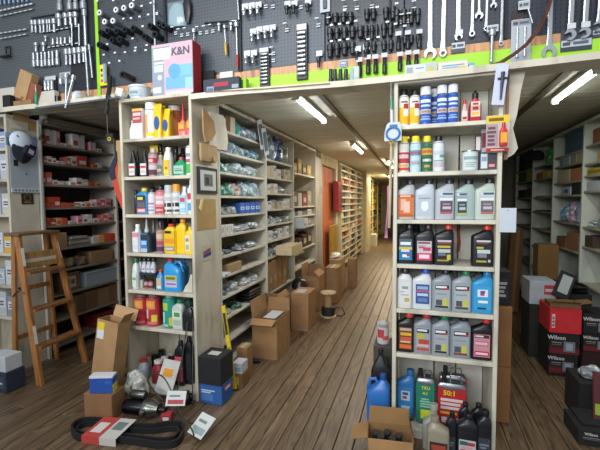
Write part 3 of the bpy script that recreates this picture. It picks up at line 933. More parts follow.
for i, (a, b, yt, Y, d) in enumerate(((152.4, 160, 103, 2.53, .05), (157.5, 163.5, 105, 2.60, .06), (161.5, 168.2, 108, 2.56, .06), (167, 171.5, 109, 2.626, .04))):
    xc, w, h = slot(a, b, yt, z, Y)
    t = thing('yellow_pouch', 'yellow pouch with a blue oval, %s in the row on the top shelf' % ('nearest and largest' if i == 0 else ORD[i]), 'pouch', (xc, Y, z + .0005))
    MB().loft([ring(w * .48, d * .45, 0, 0, d / 2, 3), ring(w * .5, d * .5, h * .1, 0, d / 2, 3), ring(w * .5, d * .4, h * .7, 0, d / 2, 4), ring(w * .48, d * .12, h * .93, 0, d / 2, 4), ring(w * .48, d * .08, h, 0, d / 2, 4)], M('e8bc18', 'plastic')).build('pouch_body', t)
    if i in (0, 2):
        mb = MB()
        mb.prism([(w * .34 * math.cos(k * PI / 8), h * .42 + h * .2 * math.sin(k * PI / 8)) for k in range(16)], -.002, .0, M('2f5596', 'paper')).build('oval_print', t)
can_item(165.5, 176, 104, z, 'orange cardboard tube with a white lid behind the pouches', 'd87c48', 'e0dcd4', cap_r=.98, cap_h=.12, Y=2.67)
for i, (a, b) in enumerate(((176, 184.3), (185, 192))):
    yt = 101 if i == 0 else 108
    bot_item(a, b, yt, z, 'pink and orange bottle with long red nozzle, %s one on the top shelf' % ('left' if i == 0 else 'right'), 'd87878', 'c8262c', 'e0863a', [(.15, .3, .85, .75, 'e8b03a'), (.1, .05, .9, .22, 'c83a4a')], neck=.8, cap_h=.06, nozzle=.48 if i == 0 else .3, lv=(.3, .85), Y=2.53)
# second shelf
z = L_Z[1]
bl = [(.05, .62, .95, .95, 'cfc8c4'), (.1, .66, .9, .76, 'b03a3a'), (.05, .08, .95, .5, 'd9d4d0'), (.1, .34, .9, .44, 'b0403c')]
for i, (a, b, yt, lb) in enumerate(((124.5, 134, 149.5, 'black long-necked bottle with a white and red label, left end of the second shelf'), (137.5, 145.5, 149.5, 'black long-necked bottle with white label, second on the second shelf'))):
    bot_item(a, b, yt, z, lb, '1c1d22', '18191c', 'd6d0cc', [(.05, .6, .95, .8, 'b84a44'), (.1, .2, .9, .4, 'c4b4b0')], lv=(.08, .62), neck=.62, cap_h=.08, nozzle=.12, squash=.6, capr=.4)
bot_item(131, 138, 148, z, 'black long-necked bottle behind the two labelled black ones', '17181c', '15161a', neck=.6, nozzle=.15, cap_h=.08, Y=2.62)
can_item(146.2, 154.6, 148, z, 'silver and red can with a slanted print on the second shelf', 'a9868a', 'c2b0ac', 'b4a0a0', [(0, .62, 1, .9, 'b02f38'), (.1, .66, .7, .84, 'e0ccc8'), (0, .3, 1, .5, 'c8bcbc'), (0, .0, 1, .26, '5a3a40')], cap_r=.5, cap_h=.14)
bot_item(155, 162, 154.5, z, 'small silver bottle with a gold lid on the second shelf', '8f8a86', 'b29a4a', '6f6a68', [(.1, .3, .9, .6, 'b8a48a')], neck=.76, cap_h=.14, capr=.55)
box_item(150, 158, 145.5, z, 'yellow topped pack standing behind the silver bottle', '4a4540', [(0, .78, 1, 1, 'd2b62c', [])], Y=2.66, d=.06)
can_item(156.5, 161.5, 144, z, 'black spray can behind the yellow and white bottle', '222327', '1a1a1d', cap_r=.6, Y=2.62)
bot_item(162, 169.6, 147, z, 'slim white bottle with a yellow band on the second shelf', 'dcd9d0', 'ececea', 'd2b42c', [(.1, .1, .9, .3, 'e2c83a'), (.3, .4, .7, .52, 'b03a2a')], lv=(.04, .62), neck=.84, cap_h=.1, capr=.6, squash=.95)
bot_item(170.5, 184, 156.5, z, 'squat green bottle with a red cap on the second shelf', '2a8a5c', 'b8322e', '9fbfae', [(.1, .3, .9, .5, '5a8a74'), (.1, .6, .8, .72, '6aa488')], lv=(.12, .6), neck=.72, cap_h=.12, capr=.35)
can_item(184, 191.8, 139, z, 'white and green spray can with a black cap, right end of the second shelf', 'd8dcd8', '1f2023', 'd6dcd8', [(0, 0, 1, .4, '4fae4a'), (.1, .45, .9, .6, 'b05a70'), (.1, .7, .9, .85, '8f8aa0')], cap_r=.66, cap_h=.16)
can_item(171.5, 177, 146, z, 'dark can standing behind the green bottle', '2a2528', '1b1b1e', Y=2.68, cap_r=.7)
# third shelf
z = L_Z[2]
q_item(135.5, 146.5, 188, z, 'blue flask with a yellow cap on the third shelf of the left unit', '2f7fb4', 'e0c22c', '3a4a58', [(0, .72, 1, 1, '2c2f36'), (.1, .74, .7, .9, 'd8c84a'), (.1, .3, .9, .6, '6a5a60'), (.0, .0, 1, .26, 'c05a6a'), (.1, .06, .9, .2, 'd8c0b8')], lu=(.12, .06, .88, .72), off=.1, shoulder=.72)
can_item(131, 136, 190, z, 'black can at the left end of the third shelf, behind the blue flask', '2b2a2e', '1c1c1f', Y=2.6)
can_item(146.3, 153, 189, z, 'white can with a black cap, left of the pink can', 'd5cfd2', '3c4046', 'd8d2d6', [(.1, .5, .9, .6, 'b87a90'), (.1, .3, .9, .4, 'c0b4c0'), (.1, .1, .9, .2, '8a90a8')], cap_r=.6, cap_h=.13)
can_item(153, 162.3, 186, z, 'pink can with a dark cap on the third shelf', 'c87a80', '2a2a2e', 'cf8288', [(.0, .7, 1, .9, 'e0bcc0'), (.1, .45, .9, .65, 'dcd0d2'), (.0, .0, 1, .3, 'b8323c'), (.15, .08, .85, .2, 'e0b4b4')], cap_r=.55, cap_h=.14)
for i, (a, b, cpc) in enumerate(((162.3, 170.2, 'b8bcbc'), (170.4, 178, 'd8982c'))):
    can_item(a, b, 185 if i == 0 else 184, z, 'white spray can with black dots and a %s cap on the third shelf' % ('grey', 'orange')[i], 'd0d0cc', cpc, 'd4d4d0', [(.1, .3, .45, .5, '2a2a2c'), (.55, .3, .9, .5, '2a2a2c'), (.1, .04, .4, .16, '2f2f32'), (.5, .04, .95, .16, '5a4a3c'), (.1, .6, .9, .8, 'b8bab8')], cap_r=.95, cap_h=.22)
bot_item(178, 186.2, 186.5, z, 'white spray bottle with a pale blue label on the third shelf', 'd6dade', 'e4e6e8', '9ac4dc', [(.1, .62, .9, .86, 'c04a50'), (.1, .3, .9, .5, 'c8dce8')], lv=(.06, .8), neck=.72, cap_h=.14, squash=.95, capr=.4)
bot_item(186.6, 192, 179.5, z, 'thin white bottle with red and blue print, right end of the third shelf', 'd9dce0', 'e8e8ea', 'c8d4e0', [(.0, .55, 1, .8, 'c03a44'), (.0, .1, 1, .4, '5a9ac8')], lv=(.05, .85), neck=.8, cap_h=.12, squash=.95)
# fourth shelf
z = L_Z[3]
bot_item(131, 138.7, 224.5, z, 'white plastic bottle with a pink band, left end of the fourth shelf', 'd6d8dc', 'e6e6e8', 'd8d6da', [(0, .72, 1, .95, 'd88a90'), (.1, .1, .9, .3, 'c8ccd4')], lv=(.05, .85), neck=.74, cap_h=.13, squash=.95, capr=.5)
for i, (a, b, Y) in enumerate(((138.8, 147.6, 2.53), (148.6, 154, 2.63))):
    bot_item(a, b, 217.5 if i == 0 else 220, z, 'dark bottle with blue label and long silver neck, %s one on the fourth shelf' % ('left', 'right')[i], '3a4654', 'b4b8bc', '3a78b8', [(.0, .66, 1, .95, '23303c'), (.1, .4, .9, .6, '9ac0e0'), (.0, .0, 1, .2, 'b0b8bc')], lv=(.03, .95), neck=.82, cap_h=.1, nozzle=.32, squash=.95, Y=Y)
can_item(154.3, 161.5, 222, z, 'tan and violet can with a thin black nozzle on the fourth shelf', 'a88a90', '55423c', 'b08f8c', [(0, .6, 1, .85, 'd0b48a'), (.1, .3, .9, .5, 'b84a5a'), (0, 0, 1, .24, '5a3a5a')], cap_r=.4, cap_h=.26)
box_item(158, 164, 216, z, 'dark upright pack behind the tan can', '2a2528', [(.1, .3, .9, .7, '4a3a3c', [])], Y=2.68, d=.05)
q_item(163.5, 174.6, 224, z, 'yellow bottle with a red cap on the fourth shelf of the left unit', 'e4bc16', 'c8392a', 'dcb41c', [(.05, .86, .7, .98, '23231f'), (.05, .4, .95, .62, 'e08a1c'), (.05, .05, .95, .26, '8a8a84'), (.1, .1, .85, .2, 'c4c0b4')], lu=(.06, .06, .94, .78), off=.0, shoulder=.74)
q_item(175, 184.8, 217.5, z, 'taller yellow bottle, second yellow one on the fourth shelf', 'e8c018', 'e0942a', None, [], off=.12, shoulder=.7, Y=2.55)
q_item(184.8, 192.6, 227, z, 'yellow bottle with a white label, right end of the fourth shelf', 'e6c22c', 'd8b420', 'd8d2c0', [(.1, .6, .8, .8, '8a8a80'), (.1, .1, .8, .4, 'a8a49a')], lu=(.05, .12, .6, .7), off=.05, shoulder=.74)
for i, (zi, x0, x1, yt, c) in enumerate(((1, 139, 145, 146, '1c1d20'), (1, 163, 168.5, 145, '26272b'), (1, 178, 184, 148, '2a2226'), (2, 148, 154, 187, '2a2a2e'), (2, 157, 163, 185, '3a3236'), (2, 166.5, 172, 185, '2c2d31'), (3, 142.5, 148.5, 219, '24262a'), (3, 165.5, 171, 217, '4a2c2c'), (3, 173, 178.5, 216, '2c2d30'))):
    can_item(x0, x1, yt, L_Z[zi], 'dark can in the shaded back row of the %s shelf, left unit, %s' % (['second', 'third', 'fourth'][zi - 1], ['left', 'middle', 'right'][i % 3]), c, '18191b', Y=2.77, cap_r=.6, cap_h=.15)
# fifth shelf
z = L_Z[4]
bot_item(131, 136.6, 259, z, 'slim white bottle with a green top, left end of the fifth shelf', 'd4dcd4', '2f8f4c', 'd0dcd2', [(.1, .5, .9, .7, '6aa87a')], neck=.85, cap_h=.14, squash=.95)
xa, xb_ = aY(136.5, 272, 2.56).x, aY(155, 272, 2.56).x
tray_z = aY(145, 273, 2.56).z
t = thing('bottle_tray', 'small dark tray carrying four capped bottles on the fifth shelf', 'tray', ((xa + xb_) / 2, 2.56, z))
hw = (xb_ - xa) / 2
MB().box(-hw, hw, 0, .10, tray_z - z - .016, tray_z - z, M('24304a', 'plastic'), .003).build('tray_plate', t)
for sx in (-hw + .004, hw - .004):
    for sy in (.006, .094):
        MB().box(sx - .003, sx + .003, sy - .003, sy + .003, .0005, tray_z - z - .016, M('24304a')).build('leg', t)
for i in range(4):
    bot_item(136.8 + i * 4.5, 140.8 + i * 4.5, 258.5, tray_z, 'little white bottle with a black cap, %s on the dark tray' % nth(i, 4), 'cfd0d4', '22242c', 'd2d2d8', [(.1, .3, .9, .6, '8a8fa4')], neck=.8, cap_h=.24, squash=.95, capr=.85, Y=2.575)
can_item(136.6, 141.6, 280, z, 'short white can under the dark tray', 'd0d0d2', 'b8bcc4', cap_r=.9, Y=2.565, cap_h=.1, seam=False)
for i in range(2):
    can_item(143 + i * 4.6, 147.2 + i * 4.6, 280, z, 'short dark red can under the dark tray, %s one' % ('left', 'right')[i], '8a3038', '3a2a2c', 'b09a98', [(0, .1, 1, .5, '7a2a34')], cap_r=.85, Y=2.565, cap_h=.12, seam=False)
bot_item(155, 161.8, 270, z, 'small blue bottle with a red cap beside the blue jug', '3f8cc0', 'c8413c', 'b4b48c', [(.1, .5, .9, .8, 'c8a8a0'), (.1, .1, .9, .3, 'd0d4d8')], lv=(.1, .7), neck=.8, cap_h=.14, squash=.85)
jug_item(162, 179.6, 259, z, 'large bright blue jug with a handle on the fifth shelf', '2a8ecb', 'c23a34', '8aa8c0', [(.05, .6, .95, .95, 'b8b038'), (.1, .66, .85, .86, '6a6a30'), (.05, .1, .95, .5, 'c0b4cc'), (.1, .24, .9, .36, '7a5a8a')], capx=-.2)
jug_item(174, 186, 259, z, 'second blue jug standing behind the first one', '2782c0', '2a86c4', Y=2.66, capx=.1)
xc, w, h = slot(183, 192.4, 274, z, 2.56)
t = thing('crumpled_paper', 'pale torn paper sheet leaning at the right end of the fifth shelf', 'paper', (xc, 2.56, z + .001))
MB().prism([(-w / 2, 0), (w / 2, 0), (w / 2, h), (w * .3, h * .96), (w * .1, h * .55), (-w * .25, h * .3)], 0, .012, M('c4bcaa', 'card')).build('sheet', t)
# sixth shelf
z = L_Z[5]
for i, (a, b) in enumerate(((131.5, 143), (143.2, 155.5))):
    can_item(a, b, 295, z, 'red can with an orange and yellow label, %s of the pair on the lowest shelf' % ('left', 'right')[i], 'b02a34', '6e6e70', 'b22c36', [(.1, .62, .8, .95, 'd88a3a'), (.15, .7, .7, .88, 'e0b86a'), (.2, .25, .42, .6, 'dcc4c4'), (.6, .1, .9, .4, ('b83a44', 'd0c832')[i]), (.1, .03, .9, .14, 'd06a74')], cap_r=.7, cap_h=.08, lv=(.04, .86))
can_item(160, 171.8, 296, z, 'teal can with yellow patches on the lowest shelf', '1f9080', '9ab0a8', '22917f', [(.1, .62, .6, .9, 'a8c04a'), (.15, .15, .4, .55, 'b8dcd4'), (.66, .06, .95, .36, 'c8c832'), (.1, .02, .6, .12, '8ac4b8')], cap_r=.6, cap_h=.08, lv=(.04, .86))
q_item(171.5, 182, 300, z, 'white and green bottle leaning right of the teal can', 'b4b8b4', '2f7a5a', 'c0c8bc', [(.1, .5, .9, .85, 'd8d8cc'), (.2, .56, .8, .8, '4a8a4a'), (.1, .1, .9, .4, 'a2b09c')], lu=(.06, .08, .94, .7), off=.1, shoulder=.7)
jug_item(181.5, 192.2, 305, z, 'black jug at the right end of the lowest shelf', '1a1b1e', '18181a', Y=2.52, capx=.1)
can_item(182.5, 190.5, 294, z, 'dark green can standing behind the black jug', '2a5a48', '2f6a58', '3f8a64', [(.1, .5, .9, .8, '9ab84a')], Y=2.68, cap_r=.6)
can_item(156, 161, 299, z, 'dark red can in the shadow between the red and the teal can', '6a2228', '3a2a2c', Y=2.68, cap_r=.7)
# bottom compartment
z = .06
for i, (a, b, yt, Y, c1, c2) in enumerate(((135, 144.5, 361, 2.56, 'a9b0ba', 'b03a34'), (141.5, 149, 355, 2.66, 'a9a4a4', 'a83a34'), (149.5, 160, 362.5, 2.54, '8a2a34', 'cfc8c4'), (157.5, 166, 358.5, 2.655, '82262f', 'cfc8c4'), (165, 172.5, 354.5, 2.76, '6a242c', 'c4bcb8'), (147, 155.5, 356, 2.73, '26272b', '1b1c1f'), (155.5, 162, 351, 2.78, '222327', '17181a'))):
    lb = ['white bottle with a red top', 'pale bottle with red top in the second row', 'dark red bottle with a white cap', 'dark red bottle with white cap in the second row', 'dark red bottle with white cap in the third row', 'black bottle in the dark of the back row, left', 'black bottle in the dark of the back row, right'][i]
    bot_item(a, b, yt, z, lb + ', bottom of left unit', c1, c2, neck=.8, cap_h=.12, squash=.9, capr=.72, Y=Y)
for i, (a, b, yt, Y) in enumerate(((174, 182.5, 342, 2.58), (182.5, 191, 338, 2.62), (178, 186, 346, 2.72))):
    q_item(a, b, yt, z, 'tall black bottle %s standing at the right of the bottom compartment' % ('with a red label,', 'with hooked neck,', 'half hidden,')[i], '1a1b1f', '131416', ('b84a54', '222428', None)[i], [(.1, .5, .9, .8, 'd0c0bc'), (.3, .56, .7, .74, 'c8b03a')] if i == 0 else [], lu=(.08, .1, .92, .66), off=.1, Y=Y, shoulder=.75)

# ================================================================== THE TOOL WALL
PY = 2.694      # front of the panels
CH = M('b4b9be', 'chrome', .26)
DARK = M('1c1d21', 'plastic')


def size_at(px, py, n, Y=PY):
    return abs(aY(px + n, py, Y).x - aY(px, py, Y).x)


# ---- prototypes share their meshes; every copy is an object of its own
def lathe_mesh(prof, m, n=12, axis='Z'):
    mb = MB()
    mat = Matrix.Rotation(PI / 2, 4, 'X') if axis == 'Y' else None     # +Z of the profile points to -Y
    mb.lathe(prof, m, n, mat)
    return mb


def proto_socket(m, prof):
    return lathe_mesh(prof, m).mesh('socket')


# hanging sockets, 1 m high, scaled to size: wide end below or above
SOC_A = proto_socket(CH, [(.30, -1), (.34, -.97), (.34, -.55), (.26, -.48), (.26, -.03), (.22, 0)])
SOC_B = proto_socket(CH, [(.22, -1), (.25, -.96), (.25, -.42), (.40, -.34), (.42, -.05), (.36, 0)])
SOC_K = proto_socket(M('232428', 'plastic'), [(.24, -1), (.27, -.97), (.27, -.5), (.34, -.45), (.34, -.04), (.28, 0)])
n_thing = {}


def mesh_thing(name, me, label, cat, loc, sc=(1, 1, 1), rot=(0, 0, 0), group=None):
    o = bpy.data.objects.new(name, me)
    COL.objects.link(o)
    o.location, o.scale, o.rotation_euler = loc, sc, rot
    return tag(o, label, cat, group)


def sockets_row(me, xs, yt, yb, where, slope=-.1, name='socket', kind='chrome socket', out=.018, group=None):
    for i, x in enumerate(xs):
        dy = slope * (x - xs[0])
        a, b = aY(x, yt + dy, PY - out), aY(x, yb + dy, PY - out)
        h = a.z - b.z
        r = random.uniform(.9, 1.1)
        gap = min([abs(q - x) for q in xs if q != x] or [20])
        rr = min(h * r * .66, size_at(x, yt, gap) * 1.08) if me is not SOC_K else min(h * r * .95, size_at(x, yt, gap) * 1.35)
        mesh_thing(name, me, '%s hanging %s, %s' % (kind, where, nth(i, len(xs))), 'socket', a, (rr, rr, h * random.uniform(.93, 1.05)), group=group or (kind + 's ' + where))


def rail(x0, y0, x1, y1, label, col='23262b', th=.012, tags=0, tagcol='d8dadc'):
    a, b = aY(x0, y0, PY), aY(x1, y1, PY)
    L = math.hypot(b.x - a.x, b.z - a.z)
    t = thing('socket_rail', label, 'rail', (a.x, PY, a.z))
    t.rotation_euler = (0, -math.atan2(b.z - a.z, b.x - a.x), 0)
    MB().box(0, L, -.012, .0, -th / 2, th / 2, M(col, 'plastic'), .002).build('rail_bar', t)
    if tags:
        me = MB().box(-L / tags * .3, L / tags * .3, -.0135, -.0123, -th * .3, th * .3, M(tagcol, 'paper')).mesh('price_tag')
        for k in range(tags):
            o = bpy.data.objects.new('price_tag', me)
            COL.objects.link(o)
            o.parent = t
            o.location = (L * (k + .5) / tags, 0, 0)
    return t


# left panel: rails with white price tags, chrome sockets above each other
rail(0, 11.5, 34, 4, 'grey rail with white price tags at the upper left of the tool wall', '6d767c', .02, 8)
rail(0, 17, 34, 9.5, 'second tagged grey rail under the uppermost left one', '6d767c', .012, 7)
rail(0, 34, 28, 29.5, 'tagged grey rail beside the long row of chrome sockets', '6d767c', .014, 6)
rail(0, 39.5, 28, 34.5, 'lower tagged grey rail beside the long row of chrome sockets', '6d767c', .012, 6)
rail(32, 18.5, 80, 10.5, 'dark rail that carries the upper row of chrome sockets', tags=0)
rail(42, 33, 80, 26.5, 'dark tagged rail under the upper row of chrome sockets', tags=8)
rail(48, 48, 80, 43.5, 'dark tagged rail above the lower row of chrome sockets', tags=7)
me = MB().box(-.5, .5, -.012, 0, -1, 0, M('6a87a8', 'plastic')).box(-.3, .3, -.016, -.012, -.9, -.5, M('b8c4d0')).mesh('blister_pack')
for i in range(7):
    a = aY(1.5 + i * 4.4, 3.5 - .55 * i, PY)
    mesh_thing('blister_pack', me, 'tiny blue blister pack in the top left corner of the tool wall, %s' % nth(i, 7), 'package', a + Vector((0, 0, .05)), (.022, 1, .07), group='tiny blister packs in the top left corner')
sockets_row(SOC_B, [32, 35.5, 40, 43.5, 47, 49.5, 54], 20.5, 33.5, 'in the upper left row', -.06)
sockets_row(SOC_B, [59, 65.5, 70.5, 75.5], 14.5, 27, 'at the right end of the upper left row', -.12, kind='wide chrome socket')
sockets_row(SOC_A, [59.5, 69.5, 75.5, 83], -4, 11, 'at the top edge of the left tool panel', -.05)
sockets_row(SOC_B, [36, 43.5], 43, 52.5, 'alone between the two left rows', -.04, kind='short chrome socket')
sockets_row(SOC_A, [33.5, 37.5, 41.5, 45, 49, 52.5, 57], 53, 68, 'in the lower left row', -.1)
sockets_row(SOC_B, [66, 70, 74.5, 79, 83.5], 49, 65, 'at the right of the lower left row', -.1, kind='wide chrome socket')
sockets_row(SOC_B, [45.6], 36, 42, 'just under the tagged rail', 0, kind='round chrome socket')
sockets_row(SOC_A, [53, 57.5, 61, 65, 70], 38.5, 45.5, 'between the two tagged rails', -.1, kind='small dark chrome socket')


def bar_tool(name, label, cat, pts, r, mat, Y=PY - .02, head=None, handle=None):
    """straight hanging tool from px point to px point: bar, head on top, handle below"""
    a, b = aY(*pts[0], Y), aY(*pts[1], Y)
    t = thing(name, label, cat, a)
    d = b - a
    MB().tube([(0, 0, 0), d * .5, d], r, mat, 10).build('bar', t)
    if head:   # (radius, length, material)
        u = d.normalized()
        MB().tube([u * -head[1] * .5, u * head[1] * .5], head[0], head[2], 12).build('head', t)
    if handle:  # (radius, length, material)
        u = d.normalized()
        MB().tube([d - u * handle[1] * .15, d + u * handle[1] * .1, d + u * handle[1] * .6, d + u * handle[1]], [handle[0] * .7, handle[0], handle[0] * .9, handle[0] * .6], handle[2], 10).build('handle', t)
    return t


bar_tool('extension_bar', 'slim chrome extension bar on the left panel, left one of a pair', 'tool', ((71.8, 26), (72.2, 46)), .007, CH, head=(.011, .03, CH))
bar_tool('extension_bar', 'slim chrome extension bar on the left panel, right one of a pair', 'tool', ((79, 26), (79.3, 46)), .007, CH, head=(.011, .03, CH))
bar_tool('extension_bar', 'thick chrome extension bar beside the green strip on the left panel', 'tool', ((84.5, 13), (86, 46)), .014, CH, head=(.022, .05, CH))
bar_tool('extension_bar', 'long slanted chrome bar that reaches down to the ledge', 'tool', ((85.5, 50), (88.5, 96)), .009, CH, Y=PY - .05, head=(.013, .05, CH))
bar_tool('extension_bar', 'grey flat bar right of the long slanted chrome bar', 'tool', ((89.5, 48), (92.5, 78)), .012, M('9aa0a6', 'metal'), head=(.016, .05, M('8a9096', 'metal')))
# carded sockets and ratchets in the lower left
a, b = aY(45, 77, PY - .016), aY(56.5, 91, PY - .016)
t = thing('carded_sockets', 'small grey card with three chrome sockets above the ledge', 'package', ((a.x + b.x) / 2, PY - .016, b.z))
w, h = b.x - a.x, a.z - b.z
MB().box(-w / 2, w / 2, 0, .004, 0, h, M('33363b', 'plastic')).build('card', t)
MB().box(-w / 2, w / 2, -.005, -.0002, h * .72, h, M('c8ccd0', 'plastic'), .001).build('header', t)
for k in range(3):
    lathe_mesh([(w * .11, 0), (w * .13, h * .1), (w * .13, h * .6), (w * .1, h * .66)], CH).build('socket', t, (w * (-.3 + .3 * k), -.02, h * .05))
bar_tool('ratchet', 'chrome ratchet hanging over the ledge, left of the slanted one', 'tool', ((66.5, 76), (66, 101)), .011, CH, Y=PY - .04, head=(.024, .035, CH))
bar_tool('ratchet', 'slanted chrome ratchet whose handle hangs below the ledge', 'tool', ((73.5, 77), (65.5, 108)), .010, CH, Y=2.45, head=(.018, .03, CH))
a, b = aY(59.5, 73, PY - .014), aY(70.5, 83, PY - .014)
t = thing('carded_sockets', 'pale carded blister pack above the hanging ratchet', 'package', ((a.x + b.x) / 2, PY - .014, b.z))
w, h = b.x - a.x, a.z - b.z
MB().box(-w / 2, w / 2, 0, .004, 0, h, M('b9bec4', 'plastic')).box(-w * .4, w * .4, -.003, 0, h * .5, h * .9, M('8a9096', 'paper')).build('card', t)
lathe_mesh([(w * .14, 0), (w * .16, h * .1), (w * .16, h * .5)], CH).build('socket', t, (-w * .2, -.02, -h * .1))
# black holder at the far left
a = aY(3, 57.5, PY)
t = thing('tool_holder', 'small black bracket with a square clip on the plain left panel', 'bracket', a)
MB().box(0, .12, -.05, -.0, -.012, 0, DARK, .003).build('foot', t)
for x0, x1, z0, z1 in ((.045, .055, 0, .085), (.10, .11, 0, .09), (.045, .11, .083, .092)):
    MB().box(x0, x1, -.014, -.001, z0, z1, DARK, .002).build('clip', t)

# lime strip's yellow card and the black hose
a, b = aY(99.5, 65, PY - .03), aY(107, 85, PY - .03)
t = thing('carded_part', 'bright yellow card with red and blue print hung on the lime strip', 'package', ((a.x + b.x) / 2, PY - .03, b.z))
w, h = b.x - a.x, a.z - b.z
MB().box(-w / 2, w / 2, 0, .004, 0, h, M('e8c81e', 'paper')).build('card', t)
decal(t, w * .5, h * .9, h * .05, 0, 'e8cf2a', [(.2, .12, .8, .28, 'c83a2a'), (.2, .4, .8, .56, '2a5ab0'), (.2, .68, .8, .84, '3a3a3c')], x0=-w * .2)
MB().box(w * .12, w * .48, -.012, -.0003, h * .1, h * 1.02, M('7aa4c8', 'plastic'), .004).build('blister', t)
t = thing('black_hose', 'black ribbed hose hanging over the ledge beside the yellow card', 'hose', aY(109, 86, PY - .03))
o0 = t.location
pts = [aY(110.5, 76, PY - .025) - o0, aY(109.5, 88, PY - .06) - o0, aY(108, 97, 2.45) - o0, aY(107.3, 106, 2.44) - o0, aY(106, 114, 2.44) - o0]
MB().tube(pts, [.014, .018, .018, .017, .015], M('1a1b1d', 'rubber'), 10).build('hose', t)

# ---- deep impact sockets that stick out of the second panel
def stub(px, py, r, L, label, cat_col='1c1d20', ring=None):
    """open-ended socket pointing away from the wall; (px, py) is the centre of its near end"""
    c = aY(px, py, PY - L)
    t = thing('deep_socket', label, 'socket', c)
    m = M(cat_col, 'plastic', .4)
    prof = [(r * .42, .0), (r * .7, 0), (r, .003), (r, L * .55), (r * .86, L * .6), (r * .86, L - .0005)]
    mb = MB()
    mt = Matrix.Rotation(-PI / 2, 4, 'X')          # profile height runs to +Y
    mb.lathe([(r * .4, L * .5)] + prof, m, 14, mt)
    mb.build('socket_body', t)
    if ring:
        MB().lathe([(r * .42, -.0005), (r * .5, -.003), (r * .98, -.003), (r * 1.0, .004), (r * 1.01, .009)], M(ring, 'metal' if ring[0] < '8' else 'plastic'), 14, mt, caps=False).build('front_ring', t)


for i, (x, y) in enumerate(((99.3, 12.6), (104.5, 21.6), (112.8, 20.8), (115.8, 9.8), (123.7, 8), (131.5, 5.3))):
    stub(x, y, .023, .085, 'deep chrome socket pointing outward near the top of the second panel, %s' % nth(i, 6), '6d747a', 'dfe2e4')
blk = [(100.7, 32.7), (107.5, 31), (116.5, 31), (124.7, 29.6), (133.2, 28.4), (150, 25.8), (158.5, 23.4), (163.8, 25.2), (99, 44.7), (111.7, 40), (119.3, 39.6), (144.2, 36.6), (154.8, 34.4), (122.5, 74.5)]
for i, (x, y) in enumerate(blk):
    big = i in (12, 13)
    lb = ('big black deep socket low on the second panel, above the ledge' if i == 13 else 'black deep socket pointing outward on second panel, %s in the %s row' % ((nth(i, 8) if i < 8 else nth(i - 8, 5)), 'upper' if i < 8 else 'lower'))
    stub(x, y, .0255 if not big else .028, .085 if i != 13 else .12, lb, ring='3c4046')

# ---- price hooks
hk = MB()
hk.tube([(0, 0, 0), (0, -.035, .004), (0, -.05, .014)], .0022, M('b8bcc0', 'metal'), 6)
HOOK = hk.mesh('hook_wire')
TAG1 = MB().box(-.011, .011, -.0535, -.0522, -.014, -.002, M('dcdee0', 'paper')).mesh('price_tag')
TAG2 = MB().box(-.014, .014, -.0535, -.0522, -.009, -.002, M('d4d7da', 'paper')).mesh('price_tag')
n_hook = 0


def hooks(pts, where, two=False):
    for i, (x, y) in enumerate(pts):
        t = thing('peg_hook', 'hook with white price tag %s, %s' % (where, nth(i, len(pts))), 'hook', aY(x, y, PY), group='empty hooks ' + where)
        for me, nm in ((HOOK, 'hook_wire'), (TAG2 if two else TAG1, 'price_tag')):
            o = bpy.data.objects.new(nm, me)
            COL.objects.link(o)
            o.parent = t
        if two:
            for dz in (-.02, -.036):
                o = bpy.data.objects.new('price_tag', TAG2)
                COL.objects.link(o)
                o.parent = t
                o.location = (0, .048, dz)


hooks([(102, 3), (118, 2.5), (138, 2.5), (146, 8), (155, 5), (161, 16)], 'along the top of the second panel')
hooks([(128, 20.5), (135.5, 20), (144, 18.5), (152.5, 16.5), (161, 15)], 'in the middle of the second panel')
hooks([(137, 40), (147, 28), (112, 45.5), (140, 49), (151, 46.5)], 'between the black sockets of the second panel')
hooks([(108.5, 56), (119.5, 54), (129.5, 53.5), (139.5, 52), (150, 51.5)], 'under the black sockets of the second panel')
hooks([(114, 64), (124, 62)], 'low on the second panel')
hooks([(176, 29), (182, 31), (188, 30), (200.5, 28.8), (207, 28), (213, 26.8)], 'in a row on the third panel', True)
hooks([(266, 2), (273, 2)], 'at the top of the fourth panel', True)
hooks([(287, 25.5), (301, 2.5), (318.5, 20.5)], 'alone on the fourth panel', True)
hooks([(273.5, 49), (273.5, 56), (330, 20)], 'in the lower part of the fourth panel', True)
hooks([(345, 3), (357, 3), (372, 1.5)], 'at the top of the fifth panel', True)
hooks([(346, 12.5), (358, 11.5), (378, 9.5), (397, 6)], 'in the upper fifth panel')
hooks([(402, 17), (409, 16), (414, 4)], 'left of the long wrenches', True)

# ---- third panel
t = thing('blister_pack', 'large clear domed blister pack at the top of the third panel', 'package', aY(177.5, 27.5, PY))
w = size_at(177, 15, 18)
mb = MB()
rings = []
for k, (s, zz) in enumerate(((.9, 0), (1, .03), (1, .08), (.92, .13), (.7, .165), (.35, .185))):
    rings.append([(w * .5 * s * math.cos(q), -.028 * s * (math.sin(q) if math.sin(q) > 0 else 0) - .001, zz) for q in [PI * j / 9 for j in range(10)]])
mb.loft(rings, M('8fa4ac', 'plastic', .12))
mb.build('dome', t)
MB().box(-w * .52, w * .52, -.0008, .0002, 0, .2, M('6d7a82', 'plastic', .2)).build('backing', t)
t = thing('pliers', 'black tool hanging beside the clear domed pack', 'tool', aY(186.5, -3, PY - .02))
w = size_at(186, 10, 7)
MB().loft([ring(w * .3, .008, .0, 0, 0, 3), ring(w * .55, .012, -.05, .002, 0, 3), ring(w * .5, .012, -.13, .006, 0, 3), ring(w * .2, .008, -.2, .004, 0, 3)], DARK).build('pliers_body', t)
t = bar_tool('tee_handle', 'thin rod with a round chrome knob on the third panel', 'tool', ((194, 31), (193.6, 46)), .004, CH, head=(.017, .026, CH))
